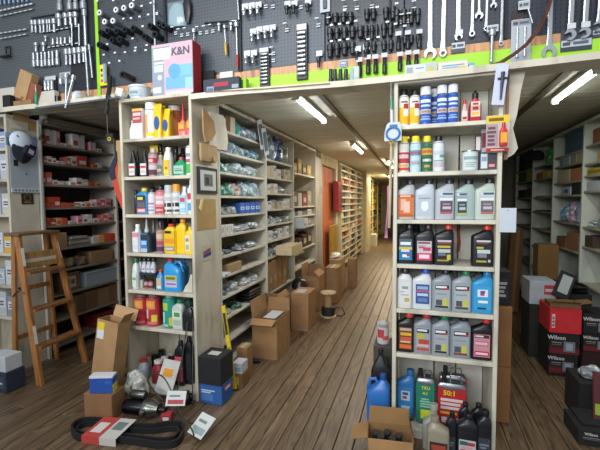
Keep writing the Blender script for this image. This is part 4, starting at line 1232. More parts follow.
bar_tool('screwdriver', 'screwdriver with a wooden handle on the third panel', 'tool', ((224.6, 27), (225.6, 44)), .0045, CH, head=(.014, .02, CH), handle=(.011, .085, M('c8a03a', 'wood')))
bar_tool('flex_ratchet', 'long ratchet with a black and red grip at the right of the third panel', 'tool', ((236.3, 25), (237.3, 57)), .006, CH, head=(.020, .03, CH), handle=(.012, .09, M('9c2a2a', 'plastic')))
bar_tool('breaker_bar', 'bright bar above the round ratchet head at the panel seam', 'tool', ((237.5, -3), (239, 20)), .007, CH)
bar_tool('torque_bar', 'dark horizontal bar lying across two hooks on the third panel', 'tool', ((205, 23.2), (230, 21.2)), .007, M('2c3036', 'metal'), handle=(.012, .06, M('8a9298', 'metal')))
sockets_row(SOC_B, [219, 231], 23.5, 31, 'on the right of the third panel', -.05, kind='chrome joint')

# ---- fourth panel: carded sockets with a white header
def hung(pts, where, h1=12, dark='1d1e22', cw=6.2, grp=None):
    for i, (x, y) in enumerate(pts):
        a = aY(x, y, PY - .02)
        w = size_at(x, y, cw)
        t = thing('hung_socket', 'socket under white tag %s, %s' % (where, nth(i, len(pts))), 'socket', a, group=grp or 'tagged sockets ' + where)
        MB().box(-w * .5, w * .5, -.002, .001, -w * .85, 0, M('c9ccd0', 'paper'), .001).build('tag', t)
        H = size_at(x, y, h1)
        lathe_mesh([(w * .2, -H), (w * .24, -H * .95), (w * .24, -H * .72), (w * .34, -H * .66), (w * .36, -H * .45)], M(dark, 'chrome') if dark[0] > '4' else M(dark, 'plastic')).build('socket_body', t, (0, -.006 - w * .3, 0))


hung([(245, 3.5), (251.6, 2.5), (258.4, 1.8)], 'top left of the fourth panel', 12, 'b8bcc0')
hung([(287.5, 1), (294.3, .5), (308, -1)], 'top right of the fourth panel', 13)
hung([(253, 28.5), (259.3, 26.5), (266, 25.5), (272.6, 24.5)], 'in the second row of the fourth panel', 13, 'a8acb0')
hung([(247, 50.5), (253.8, 50)], 'low at the left of the fourth panel', 13, 'b0b4b8')
hung([(319.3, 50.5)], 'alone low at the right of the fourth panel', 17)
# socket sets on rails
def socket_set(label, x0, y0, x1, y1, n, col, sc_col, headc='d4d7da', lean=0):
    a, b = aY(x0, y0, PY - .022), aY(x1, y1, PY - .022)
    t = thing('socket_set', label, 'socket set', ((a.x + b.x) / 2, PY - .022, b.z))
    w, h = abs(b.x - a.x), a.z - b.z
    MB().box(-w / 2, w / 2, 0, .02, 0, h, M(col, 'plastic'), .004).build('rail_body', t)
    MB().box(-w * .44, w * .44, -.004, -.0002, h * .88, h * .985, M(headc, 'paper')).build('header', t)
    for k in range(n):
        z = h * (.06 + .80 * (k + .5) / n)
        mb = MB()
        rr = h * .8 / n * .34
        mb.lathe([(rr * .9, -w * .36), (rr, -w * .33), (rr, w * .33), (rr * .9, w * .36)], M(sc_col, 'chrome'), 10, Matrix.Translation((0, -.0105, z)) @ Matrix.Rotation(PI / 2, 4, 'Y'))
        mb.build('socket', t)


socket_set('tall black rail with ten chrome sockets on the fourth panel', 296, 24, 307.5, 79, 10, '1d1e22', 'd8dade', 'cfc4c4')
socket_set('shorter black and white rail of sockets leaning over the green board', 259, 48, 269.5, 86.5, 9, '26282c', 'b4b8bc', 'd4d6d8')
t = thing('carded_part', 'grey and white card at the top of the fourth panel seam', 'package', aY(325, 12, PY - .012))
w = size_at(325, 5, 10)
MB().box(-w / 2, w / 2, 0, .003, 0, .12, M('b8bcc2', 'paper')).build('card', t)
MB().box(-w * .18, w * .2, -.012, -.0002, .02, .12, M('3c4046', 'plastic'), .003).build('blister', t)

# ---- fifth panel: rows of black sockets
for r_, (xs, yt, yb, sl, wh) in enumerate((([328, 335.5, 343.5, 350.5], 14, 24.5, -.06, 'upper row, left half'), ([367, 373.5, 386, 393], 9.5, 20.5, -.08, 'upper row, right half'),
                                         ([330, 337, 344.5, 352.5, 360.5], 29, 40.5, -.08, 'second row'), ([330, 337, 344.5, 352.5], 45, 57, -.1, 'third row'),
                                         ([366, 372, 376.5, 384, 390.5], 26, 40, -.12, 'second row, right half'), ([397, 404, 411.5, 418], 10, 24, -.05, 'column left of the wrenches'), ([405, 411.5, 418], 36, 44, -.1, 'mid column by the wrenches'), ([367, 374, 384, 391], 43, 52, -.1, 'third row, right half'))):
    sockets_row(SOC_K, xs, yt, yb, 'on the fifth panel, ' + wh, sl, kind='black socket', out=.02)
hung([(357.5, 46), (366.5, 44)], 'in the middle of the fifth panel', 15, cw=7)
for i, (x, y) in enumerate(((359.5, 58), (368, 55.5), (375.5, 55), (384.5, 53.5), (398.5, 32), (408, 31), (419.5, 30), (400, 52.5), (408.5, 51), (416.5, 50.5))):
    a = aY(x, y, 2.66)
    t = thing('deep_socket', 'long black deep socket under a white tag by the green board, %s' % nth(i, 10), 'socket', a)
    w = size_at(x, y, 6.0)
    H = size_at(x, y, 18 if i != 3 else 20)
    MB().box(-w * .5, w * .5, -.014, -.012, -w * .72, 0, M('c4c7cb', 'paper'), .0005).build('price_tag', t)
    lathe_mesh([(w * .34, -H), (w * .4, -H * .97), (w * .4, -H * .5), (w * .32, -H * .46), (w * .32, -w * .2)], M('202125', 'plastic')).build('socket_body', t, (0, .012, 0))
hooks([(333, 27), (341, 26), (349, 25), (357, 23), (333, 43), (341, 42), (349, 41), (369, 41), (379, 39), (388, 24), (396, 26), (405, 28)], 'among black sockets of the fifth panel')
# black sockets standing on the ledge
for i, x in enumerate((330.8, 335, 340.5, 346)):
    a, b = aY(x, 69.5, 2.62), aY(x, 81, 2.62)
    w = size_at(x, 75, 4.6, 2.62)
    t = thing('deep_socket', 'black deep socket standing on the ledge before the green board, %s' % nth(i, 4), 'socket', (a.x, 2.62, LEDGE_Z + .0005))
    H = a.z - LEDGE_Z
    lathe_mesh([(w * .46, 0), (w * .5, .004), (w * .5, H * .5), (w * .42, H * .55), (w * .42, H)], M('222327', 'plastic')).build('socket_body', t)
a, b = aY(339.5, 60.5, PY - .02), aY(346.5, 66.5, PY - .02)
t = thing('price_card', 'blue and white price card on the orange rail', 'sign', ((a.x + b.x) / 2, PY - .012, b.z))
w, h = b.x - a.x, a.z - b.z
MB().box(-w / 2, w / 2, 0, .002, 0, h, M('b8c4d4', 'paper')).build('card', t)
decal(t, w * .9, h * .8, h * .1, 0, '5a7098', [(.1, .5, .9, .8, 'c4d0e0'), (.1, .15, .9, .35, 'a4b4cc')])

# ---- wrenches
def arc(cx, cz, r, a0, a1, n):
    return [(cx + r * math.cos(a0 + (a1 - a0) * i / n), cz + r * math.sin(a0 + (a1 - a0) * i / n)) for i in range(n + 1)]


def wrench(label, top, bot, w_px, end, head_px, mat=CH, Y=PY - .014, tilt=.25, name='wrench'):
    """wrench hanging from above the frame; bot is the centre of its lower head"""
    a, b = aY(*top, Y), aY(*bot, Y)
    w = size_at(bot[0], bot[1], w_px)
    R = size_at(bot[0], bot[1], head_px) / 2
    t = thing(name, label, 'wrench', b)
    d = a - b
    L = d.length
    rot = Matrix.Rotation(math.atan2(d.x, d.z), 4, 'Y')
    mb = MB()
    z0 = R * .8
    rings = []
    for k in range(7):
        z = z0 + (L - z0) * k / 6
        s = 1.15 if k == 0 else (.86 if 0 < k < 6 else 1)
        rings.append([(w * .5 * s * sx, .0065 * sy * (.72 if abs(sx) > .9 else 1), z) for sx, sy in ((-1, -1), (-.6, -1), (.6, -1), (1, -1), (1, 1), (.6, 1), (-.6, 1), (-1, 1))])
    mb.loft(rings, mat, smooth=False, mat=rot)
    mb.build('shaft', t)
    h = MB()
    if end == 'open':
        # jaw: outer round with a slot that opens downward
        s = R * .5
        outer = arc(0, 0, R, math.radians(-58), math.radians(238), 18)
        poly = outer + [(-s, -R * .62), (-s, R * .05), (-s * .5, R * .32), (s * .5, R * .32), (s, R * .05), (s, -R * .62)]
        h.prism(poly, -.008, .008, mat, rot @ Matrix.Rotation(tilt, 4, 'Y'))
        h.build('open_jaw', t)
    else:
        n = 16
        ri = R * .58
        rings = []
        for j in range(n):
            q = 2 * PI * j / n
            c, s_ = math.cos(q), math.sin(q)
            k = ri * (1 if j % 2 else .9)
            rings.append([(R * c, -.008, R * s_), (R * c, .008, R * s_), (k * c, .008, k * s_), (k * c, -.008, k * s_)])
        h.loft(rings, mat, smooth=False, closed=True, mat=rot)
        h.build('ring_end', t)
    return t


W2 = M('c0c5ca', 'chrome', .24)
wrench('big open-ended wrench hanging just above the white cartons, leftmost of the wrenches', (430.5, -14), (430.3, 54), 5.2, 'open', 12.5, W2)
wrench('big ring wrench right of the leftmost open-ended wrench', (444.5, -14), (443, 53.5), 5, 'ring', 7.5, W2)
wrench('wrench with a ribbed shaft over a white and black card', (458.6, -14), (458.5, 37), 5, 'open', 8, W2, tilt=-.3)
wrench('slim ring wrench, fourth of the wrenches from the left', (473, -14), (472, 34), 3.6, 'ring', 6, W2)
wrench('short open-ended wrench hanging in the middle of the wrenches', (479, -14), (479, 16), 3, 'open', 8, W2)
wrench('slim ring wrench left of the hanging chrome ratchet', (487.5, -14), (486, 29), 3, 'ring', 5, W2)
wrench('short thin wrench at the top, right of the hanging ratchet', (494, -14), (493.5, 6), 3, 'open', 6.5, W2)
wrench('slim wrench hanging right beside the chrome ratchet', (502.5, -10), (501, 44), 3, 'ring', 5, W2)
wrench('large open-ended wrench right of the brown strap', (551, -14), (549, 52), 5.6, 'open', 15, W2, tilt=.1)
wrench('large wrench on a black card, left one of a pair at the right', (572.5, -14), (570, 35), 6, 'open', 12, W2, Y=PY - .024, tilt=1.2)
wrench('large wrench on a black card, right one of a pair at the right', (587.5, -14), (584.5, 33), 6, 'open', 12, W2, Y=PY - .024, tilt=1.2)
wrench('large wrench cut by the right edge of the photo', (602, -14), (599, 26), 6, 'open', 12, W2, Y=PY - .024, tilt=1.2)


def card(label, x0, y0, x1, y1, col, decs=(), Y=PY - .006, name='tool_card'):
    a, b = aY(x0, y0, Y), aY(x1, y1, Y)
    t = thing(name, label, 'card', ((a.x + b.x) / 2, Y, b.z))
    w, h = b.x - a.x, a.z - b.z
    MB().box(-w / 2, w / 2, 0, .003, 0, h, M(col, 'plastic'), .001).build('card', t)
    for u0, v0, u1, v1, bg, items in decs:
        decal(t, w * (u1 - u0), h * (v1 - v0), h * v0, 0, bg, items, x0=(u0 + u1 - 1) / 2 * w)
    return t, w, h


pr = [(.05, .2, .3, .7, '4a5058'), (.4, .25, .9, .7, '5a6470')]
card('white and black card under the ribbed wrench', 451.5, 43, 465, 52, '3a3e44', [(.02, .4, .98, .98, 'c4c8cc', pr)])
card('white tag over the ribbed wrench shaft', 455.5, 30, 463, 34, 'c9ccd0', [], Y=PY - .024)
card('white printed card over the head of the hanging chrome ratchet', 487, 25.5, 498.5, 31, 'c4c8cc', [(.05, .2, .95, .85, 'b4b8be', pr)], Y=PY - .03)
card('white printed card at the top right of the slim wrench', 518.5, 1, 530, 8.5, 'c4c6ca', [(.05, .2, .95, .85, 'aeb2b8', pr)], Y=PY - .03)
card('black card with white print under the pair of large wrenches at the right', 561, 30, 592, 49, '40444b', [(.02, .2, .98, .5, 'b9bdc8', pr)])
card('white tag over the left large wrench of the right pair', 567.5, 23.5, 576, 28, 'd0d3d6', [], Y=PY - .036)
card('white tag over the right large wrench of the right pair', 581.5, 22, 590.5, 26.5, 'd0d3d6', [], Y=PY - .036)
card('dark card at the right edge of the photo under the cut wrench', 593, 24, 608, 36, '4a4e55', [(.02, .2, .98, .5, 'b9bdc8', pr)])
bar_tool('ratchet', 'chrome ratchet hanging by its head over the green board', 'tool', ((492.3, 33), (491.3, 60)), .010, CH, Y=PY - .04, head=(.021, .03, CH), handle=(.012, .02, CH))
t, w, h = card('pale blister card with two chrome wrenches between the green board and the strap', 511.5, 20.5, 530.5, 61.5, 'b0b4ba', [(.05, .86, .95, .98, '8d939a', pr)], Y=PY - .012)
for x, s in ((-.2, 1), (.18, .85)):
    MB().tube([(w * x, -.008, h * .12), (w * x, -.008, h * .5), (w * x, -.008, h * .8)], [.008, .005, .008], CH, 8).build('carded_wrench', t)
t, w, h = card('orange topped black card hanging behind the white blister card', 512, 12, 524, 21, '2c2426', [(.1, .02, .9, .25, 'b8623a', [])], Y=PY - .008)
bar_tool('pry_bar', 'thin slanted chrome bar left of the brown strap', 'tool', ((528, 8), (532.5, 23)), .006, CH, Y=PY - .025)
t = thing('leather_strap', 'long brown strap that curves from the ceiling over the ledge', 'strap', aY(552, 2, 2.62))
o0 = Vector(t.location)
mb = MB()
mb.tube([aY(x, y, Y) - o0 for x, y, Y in ((553, -14, 2.62), (550.5, 0, 2.62), (546, 14, 2.61), (538, 30, 2.60), (526, 45, 2.58), (513, 55, 2.56), (500, 63, 2.54), (489, 66.5, 2.54))], 0, M('5a3526', 'wood'), flat=(.007, .010))
mb.build('strap', t)

# ---- things on the ledge
LZ = LEDGE_Z + .0005


def lz(px, Y):
    return ledge_z(aY(px, 90, Y).x) + .0005


def ledge_box(label, x0, x1, yt, Y, d, col, decs=(), name='carton', rz=0, bev=.003):
    a, b = aY(x0, yt, Y), aY(x1, yt, Y)
    L_ = ledge_z((a.x + b.x) / 2) + .0005
    w, h = b.x - a.x, (a.z + b.z) / 2 - L_
    t = thing(name, label, 'box', ((a.x + b.x) / 2, Y, L_), rz)
    MB().box(-w / 2, w / 2, 0, d, 0, h, M(col, 'paper'), bev).build('box_body', t)
    for u0, v0, u1, v1, bg, items in decs:
        decal(t, w * (u1 - u0), h * (v1 - v0), h * v0, 0, bg, items, x0=(u0 + u1 - 1) / 2 * w)
    return t, w, h


# big filter carton on top of the left unit
z = L_TOP
a, b = aY(152.5, 46.5, 2.53), aY(194.5, 95, 2.53)
w, h = b.x - a.x, a.z - z
t = thing('filter_carton', 'white and pink printed carton with blue shapes standing on top of the left unit', 'box', ((a.x + b.x) / 2, 2.515, z + .0005))
MB().box(-w / 2, w / 2, 0, .115, 0, h, M('b0a8b0', 'paper'), .003).build('box_body', t)
pd = decal(t, w * .985, h * .985, h * .007, 0, 'cba9b4', [(0, 0, .3, .7, '8d96a6'), (0, .7, .45, .95, '8e9a9c'), (.05, .8, .5, .92, 'e6ece8'), (.05, .7, .45, .79, 'd4dcd4'), (.05, .62, .3, .66, 'd4d8e0'), (.05, .46, .28, .6, 'c4ccd8'), (.02, .05, .22, .16, 'dde4ec'), (.34, .1, 1, .34, '6fa8d4'), (.66, .34, 1, .56, '7db2da'), (.82, .1, 1, .3, '95c2e0'), (.34, .0, 1, .05, 'e8d4d8'),
     ('K&N', .72, .82, .21, '5a5662')])
mb = MB()
mb.prism([(w * .06 + h * .14 * math.cos(k * PI / 10), h * .45 + h * .14 * math.sin(k * PI / 10)) for k in range(20)], -.0032, -.0024, M('619fd0', 'paper'))
mb.build('blue_disc', t)
mb = MB()
mb.prism([(-w * .3 + h * .055 * math.cos(k * PI / 8), h * .35 + h * .055 * math.sin(k * PI / 8)) for k in range(16)], -.0028, -.0020, M('c4d0d8', 'paper'))
mb.build('round_seal', t)
MB().box(w / 2 + .0002, w / 2 + .0014, .002, .113, .002, h - .002, M('a2242c', 'paper')).build('red_side', t)

ledge_box('white and blue carton on the ledge under the big wrenches, left one', 405, 437.5, 63.5, 2.56, .07, 'c8ccca', [(.05, .3, .25, .8, '9aa0a8', []), (.3, .45, .62, .8, 'd4dce4', [(.1, .55, .9, .8, '5a88c0')]), (.64, .05, .98, .95, 'b0b8bc', [(.3, .3, .7, .7, 'c8b83a')]), (.3, .06, .6, .3, '3a6aa8', [(.1, .2, .7, .8, 'c4b030')])])
ledge_box('cream carton on the ledge under the big wrenches, right one', 438.2, 468.5, 60.5, 2.55, .08, 'c9c4b4', [(.03, .12, .97, .9, 'd6d0bc', [(.1, .62, .9, .74, '6a94c8'), (.1, .4, .7, .54, '8aa4c0'), (.65, .14, .95, .5, 'd2b42c')])])
ledge_box('little pale blue box at the right end of the two ledge cartons', 468.8, 474.5, 62.5, 2.55, .05, '7aa4c0', [(.1, .2, .9, .7, 'c0d0d8', [])])
ledge_box('long black carton with red lettering lying on the ledge right of the filter carton', 203, 239, 78, 2.54, .12, '3a3f47', [(.3, .5, .72, .85, '3f444d', [(.0, .2, .95, .8, 'a83848')]), (.1, .3, .3, .6, '8a98b0', [(.1, .2, .9, .7, '5a6a8a')]), (.8, .4, .98, .6, '9aa0a8', [])])
ledge_box('small lime green box behind the long black carton', 240, 246, 78, 2.58, .05, '8ec02c', [(.1, .1, .5, .9, '3a5a1a', [])])
ledge_box('white carton standing behind the long black carton', 219.5, 232.5, 71.5, 2.672, .018, 'd2cfc6', [(.1, .2, .9, .8, 'dcd9d0', [])])
ledge_box('black box at the back of the ledge, left of the white carton', 199, 214, 71, 2.665, .022, '141518', [])
ledge_box('pale block standing among the black sockets on the ledge', 353.5, 359, 66, 2.62, .05, 'bcc4ba', [(.1, .1, .9, .5, 'a4b4ac', [])])
ledge_box('pale blue box beside the standing sockets on the ledge', 350, 353.3, 68, 2.62, .05, '9ab0b4', [])
# brown torn box, far left
a = aY(21, 97, 2.57)
t = thing('torn_carton', 'torn brown carton tilted on the ledge at the left edge', 'box', (aY(22, 95, 2.56).x, 2.56, 2.4055))
rot = Matrix.Translation((-.01, 0, .10)) @ Matrix.Rotation(.42, 4, 'Y')
MB().box(-.10, .05, 0, .075, -.02, .23, M('b89468', 'card'), .004, mat=rot).build('carton_body', t)
MB().box(.051, .12, .01, .07, -.06, .16, M('9a5a44', 'card'), .004, mat=rot).build('reddish_side', t)
decal(t, .03, .02, .085, -.004, 'b0502f', [], x0=.0)
MB().box(-.12, .10, .0, .08, 0, .075, M('a07850', 'card'), .003).build('base_flap', t)
# green driver, dark can, white tub and card
t = thing('green_driver', 'green handled driver with a white tip standing at the ledge edge', 'tool', aY(36.5, 104, 2.455))
MB().lathe([(.010, 0), (.015, .01), (.015, .05), (.011, .085), (.006, .095)], M('1f8a58', 'plastic'), 12).build('handle', t)
MB().lathe([(.005, .0945), (.0035, .15), (.002, .165)], M('c8ccd0', 'metal'), 8).build('tip', t)
x = aY(58, 97, 2.6)
t = thing('dark_tin', 'small dark round tin standing on the ledge under the carded sockets', 'tin', (x.x, 2.6, lz(58, 2.6)))
MB().lathe([(.024, 0), (.026, .003), (.026, .08), (.023, .082)], M('3c3f42', 'metal'), 14).build('tin_body', t)
MB().lathe([(.0265, .078), (.0265, .088), (.02, .089)], M('55595c', 'metal'), 14).build('lid', t)
bot = aY(78, 97, 2.58)
t = thing('white_bundle', 'pale crumpled plastic pack on the ledge left of the lime strip', 'package', (bot.x, 2.58, lz(78, 2.58)))
MB().loft([ring(.04, .03, 0, 0, 0, 3), ring(.05, .035, .03, .004, 0, 3), ring(.045, .03, .08, -.004, 0, 3), ring(.03, .02, .1, 0, 0, 3)], M('c0c6cc', 'bag')).build('pack', t)
t = thing('price_card', 'white card tilted on the ledge beside the white tub', 'sign', (aY(117, 95, 2.6).x, 2.6, lz(112, 2.6)))
MB().box(-.04, .03, 0, .003, 0, .1, M('d4d6d6', 'paper'), mat=Matrix.Rotation(.25, 4, 'Y') @ Matrix.Rotation(-.12, 4, 'X')).build('card', t)
t = thing('black_connector', 'black rubber elbow lying on the ledge beside the white card', 'hose', (aY(126, 93, 2.6).x, 2.6, 2.391))
MB().tube([(0, -.03, 0), (0, .0, 0), (.005, .02, .02), (.01, .03, .05)], .015, M('1d1e20', 'rubber'), 10).build('elbow', t)
x = aY(140, 93, 2.58)
w = size_at(140, 90, 17.5, 2.58)
t = thing('white_tub', 'white plastic tub with a pale print standing left of the filter carton', 'tub', (x.x, 2.58, 2.375))
MB().lathe([(w * .42, 0), (w * .44, .003), (w * .49, .085), (w * .49, .088)], M('c4ccd2', 'plastic'), 18).build('tub_body', t)
MB().lathe([(w * .5, .0885), (w * .52, .092), (w * .52, .104), (w * .48, .108)], M('d2d6d8', 'plastic'), 18).build('lid', t)
decal(t, .1, .05, .02, 0, 'b4c0c8', [(.2, .3, .8, .7, '7a94a4')], rad=w * .475, arc=1.6)
for i, (x0, x1, yt, Y, c, lb) in enumerate(((-6, 14, 88, 2.60, 'cfc9ba', 'pale flat carton at the left end of the ledge'), (36, 54, 91, 2.63, 'cfcabc', 'pale long carton lying behind the green driver'), (2, 9.5, 95, 2.53, '1d1e20', 'black box at the very left end of the ledge'))):
    ledge_box(lb, x0, x1, yt, Y, .05, c)
# hanging package on the right unit, reel with sticks on the left post
a, b = aY(493, 66, 2.465), aY(502, 105, 2.465)
t = thing('blister_pack', 'slim white blister pack with a black pen hung at the ledge end at right', 'package', ((a.x + b.x) / 2, 2.452, b.z), 0)
w, h = size_at(497, 85, 12.5, 2.465), a.z - b.z
rot = Matrix.Rotation(-.13, 4, 'Y') @ Matrix.Identity(4)
MB().box(-w / 2, w / 2, 0, .003, 0, h, M('c4cade', 'paper'), mat=Matrix.Rotation(.1, 4, 'Y')).build('card', t)
MB().tube([(.014, -.008, h * .12), (.019, -.008, h * .5), (.024, -.008, h * .8)], [.005, .009, .011], M('23283c', 'plastic'), 8).build('pen', t)
MB().box(-.004, .05, -.010, -.004, h * .62, h * .67, M('2c3040', 'plastic'), .002).build('clip', t)

# ================================================================== BAGS, CARTONS AND PARTS ON THE LONG SHELVES
_ico = None


def bag(label, cx, cy, z, sx, sy, sz, col, seed, group=None, cat='bag', name='plastic_bag', kind='bag', rough=None):
    """crumpled bag lying on a shelf: lumpy closed surface with a flat underside and a gathered corner"""
    global _ico
    if _ico is None:
        bm = bmesh.new()
        bmesh.ops.create_icosphere(bm, subdivisions=3, radius=1)
        bm.verts.ensure_lookup_table()
        _ico = ([v.co.copy() for v in bm.verts], [[v.index for v in f.verts] for f in bm.faces])
        bm.free()
    r = Vector((seed * 3.1, seed * 1.7, seed * .9))
    vs = []
    for v in _ico[0]:
        k = 1 + .33 * noise.noise(v * 1.6 + r) + .16 * noise.noise(v * 4.5 + r)
        p = v * k
        p = Vector((max(-1, min(1, p.x)), max(-1, min(1, p.y)), p.z))
        zz = min((max(p.z, -.62) + .62) / 1.75, 1.0)
        vs.append((p.x * sx / 2, p.y * sy / 2, zz * sz))
    mb = MB()
    mb.add(vs, _ico[1], M(col, kind, rough), smooth=False)
    t = thing(name, label, cat, (cx, cy, z + .0008), 0, group)
    mb.build('bag_body', t)
    tail = MB()
    n = noise.noise(r) * .3
    tail.loft([ring(sx * .10, sy * .10, sz * .6, sx * n, 0, 2.5, 8), ring(sx * .04, sy * .05, sz * .85, sx * n, 0, 2.5, 8), ring(sx * .12, sy * .06, sz * 1.0, sx * (n + .05), 0, 2.5, 8)], M(col, kind, rough), smooth=False)
    tail.build('gathered_end', t)
    return t


def sh_y(px, X, py=200):
    return aX(px, py, X).y


BANKS = {BX: (B_YS, [B1, B2, B3], 2.375), AX: (A_YS, [A1, A1, A1], 2.33), CX: (C_YS, [C1, C2, C3, C3], 2.32)}


def fit(X, ya, yb, z):
    """keeps an item between the posts of its bay and under the next shelf"""
    ys, bays, top = BANKS[X]
    m = min(max((ya + yb) / 2, ys[0] + .03), ys[-1] - .03)
    for k in range(len(bays)):
        if ys[k] <= m <= ys[k + 1]:
            ya, yb = max(ya, ys[k] + .018), min(yb, ys[k + 1] - .018)
            if yb < ya + .04:
                ya, yb = (ya, ya + .04) if ya < ys[k] + .05 else (yb - .04, yb)
            up = [q for q in bays[k] if q > z + .03]
            return ya, yb, (min(up) - .022 if up else top) - z - .004
    return ya, yb, .3


def bank_bag(label, X, s, x0, x1, yt, z, col, seed, depth=.22, **k):
    ya, yb = sorted((sh_y(x0, X), sh_y(x1, X)))
    ya, yb, hm = fit(X, ya, yb, z)
    h = aX((x0 + x1) / 2, yt, X).z - z
    return bag(label, X - s * (depth / 2 + .02), (ya + yb) / 2, z, depth, (yb - ya) * .87, min(max(h, .03), hm), col, seed, **k)


def bank_box(label, X, s, x0, x1, yt, z, col, depth=.18, inset=.02, decs=(), name='carton', cat='box', group=None, kind='card'):
    ya, yb = sorted((sh_y(x0, X), sh_y(x1, X)))
    ya, yb, hm = fit(X, ya, yb, z)
    h = min(max(aX((x0 + x1) / 2, yt, X).z - z, .012), hm)
    w = yb - ya - .002
    t = thing(name, label, cat, (X - s * inset, (ya + yb) / 2, z + .0006), s * PI / 2, group)
    # local: front at y=0 facing -Y, turned to look along s*X
    MB().box(-w / 2, w / 2, 0, depth, 0, h, M(col, kind), .002).build('box_body', t)
    for u0, v0, u1, v1, bg, items in decs:
        decal(t, w * (u1 - u0), h * (v1 - v0), h * v0, 0, bg, items, x0=(u0 + u1 - 1) / 2 * w)
    return t


W1 = 'left shelf wall of the aisle'
S = ['topmost', 'second', 'third', 'fourth', 'fifth', 'sixth', 'seventh', 'eighth', 'ninth', 'tenth']
# ---- first bay
z = B1[0]
bank_box('dark pack with a row of silver ends on topmost shelf of first aisle bay', BX, 1, 221, 228, 109, z, '2b2c30', decs=[(.05, .1, .95, .4, '8a8e94', [])])
bank_box('brown carton behind the dark pack on topmost shelf of first aisle bay', BX, 1, 228.5, 233.5, 117, z, '7a5440')
bank_box('pale carton beside the teal bag on topmost shelf of first aisle bay', BX, 1, 233.8, 238.5, 118, z, 'c4b89c')
bank_bag('bright teal bag on topmost shelf of first aisle bay', BX, 1, 238.5, 245, 118, z, '2f9f98', 1)
for i, (a, b, y) in enumerate(((244.5, 251, 123), (250.5, 257, 126), (256.5, 263.5, 129))):
    bank_bag('clear bluish bag of parts on topmost shelf of first aisle bay, %s' % nth(i, 3, 'nearest', 'farthest', 'from front'), BX, 1, a, b, y, z, '93a8b4', 11 + i)
z = B1[1]
for i, (a, b, y, c) in enumerate(((219, 226.5, 140, '86a2b4'), (226, 233.5, 137, '7d90ac'), (234, 242, 141, '8fa6b2'), (241.5, 249.5, 145, '98b0b8'), (249, 256, 148, '8ea8b4'), (256, 263, 150, '6f9fae'))):
    bank_bag('clear bluish bag on second shelf of first aisle bay, %s' % nth(i, 6, 'nearest', 'farthest', 'from front'), BX, 1, a, b, y, z, c, 21 + i)
z = B1[2]
for i, (a, b, y, c) in enumerate(((218, 225, 160, 'a4b0b2'), (224.5, 234, 162, '6fa8a2'), (233.5, 242, 163, '9fb0b0'), (241.5, 252, 162, 'a4b4b8'), (251.5, 263, 165, 'a8b6ba'))):
    bank_bag('crumpled %s bag on third shelf of first aisle bay, %s' % ('teal' if i == 1 else 'grey', nth(i, 5, 'nearest', 'farthest', 'from front')), BX, 1, a, b, y, z, c, 31 + i)
z = B1[3]
for i, (a, b, y, c, n) in enumerate(((218, 225.5, 180, '4fae94', 'green'), (225, 232, 183, '58a894', 'green'), (231.5, 240, 183, '7fa89c', 'greenish'), (238.5, 246, 182, 'b49a90', 'pinkish'), (245.5, 255, 181, '9cb2bc', 'clear'), (254.5, 264, 178, 'a2b8c4', 'clear'))):
    bank_bag('%s bag of parts on fourth shelf of first aisle bay, %s' % (n, nth(i, 6, 'nearest', 'farthest', 'from front')), BX, 1, a, b, y, z, c, 41 + i)
z = B1[4]
for i, (a, b, y) in enumerate(((218.5, 226, 208), (225.5, 234, 206.5), (233.5, 241, 205))):
    bank_bag('flat grey bag on fifth shelf of first aisle bay, %s' % nth(i, 3, 'nearest', 'farthest', 'from front'), BX, 1, a, b, y, z, '9a9f9c', 51 + i)
for i in range(4):
    bank_box('blue box with white band on fifth shelf of first aisle bay, %s' % nth(i, 4, 'nearest', 'farthest', 'from front'), BX, 1, 242 + i * 5, 246.6 + i * 5, 203 - .3 * i, z, '2f5fae', decs=[(.1, .35, .9, .65, 'b8c8e0', [(.2, .3, .8, .7, '4a6ab0')])], kind='paper', group='small blue boxes in the first aisle bay')
z = B1[5]
for i in range(4):
    bank_box('upright white carton on sixth shelf of first aisle bay, %s' % nth(i, 4, 'nearest', 'farthest', 'from front'), BX, 1, 218.5 + i * 4.2, 222.3 + i * 4.2, 226.5 - i * .7, z, ('c98a70', 'd0ccc4', 'd2cec6', 'cfcac2')[i], decs=[(.3, .2, .7, .8, 'b0a8a0', [])], kind='paper')
for i, (a, b, y) in enumerate(((236, 244.5, 224.5), (244, 253, 222.5), (252.5, 263, 221))):
    bank_bag('flat silver grey bag on sixth shelf of first aisle bay, %s' % nth(i, 3, 'nearest', 'farthest', 'from front'), BX, 1, a, b, y, z, '9aa0a2', 61 + i)
z = B1[6]
for i, (a, b, y, c) in enumerate(((218, 227, 250, 'a8b2b4'), (227, 237, 249.5, '8f9698'), (239, 250, 243.5, '70777a'), (250, 262, 240.5, '9aa2a6'))):
    bank_bag('flat clear bag on seventh shelf of first aisle bay, %s' % nth(i, 4, 'nearest', 'farthest', 'from front'), BX, 1, a, b, y, z, c, 71 + i)
z = B1[7]
bank_box('long tan carton on eighth shelf of first aisle bay', BX, 1, 228.5, 242.5, 263.5, z, 'a88a62', depth=.12)
bank_box('white carton at the near end of the eighth shelf of the first aisle bay', BX, 1, 218, 227.5, 274, z, 'c8ccd0', depth=.2, inset=-.02, decs=[(.1, .2, .4, .7, '8a9aac', [])], kind='paper')
z = B1[8]
for i, (a, b, y, c) in enumerate(((219, 225, 293, 'a04a48'), (224.5, 231, 291, '6f7c98'), (232, 243, 281, 'a4a8aa'), (244, 254, 277, 'b4b8ba'), (253.5, 262.5, 274, 'aab0b4'))):
    bank_bag('crumpled %s bag on ninth shelf of first aisle bay, %s' % (('red', 'blue', 'silver', 'silver', 'silver')[i], nth(i, 5, 'nearest', 'farthest', 'from front')), BX, 1, a, b, y, z, c, 81 + i)
z = B1[9]
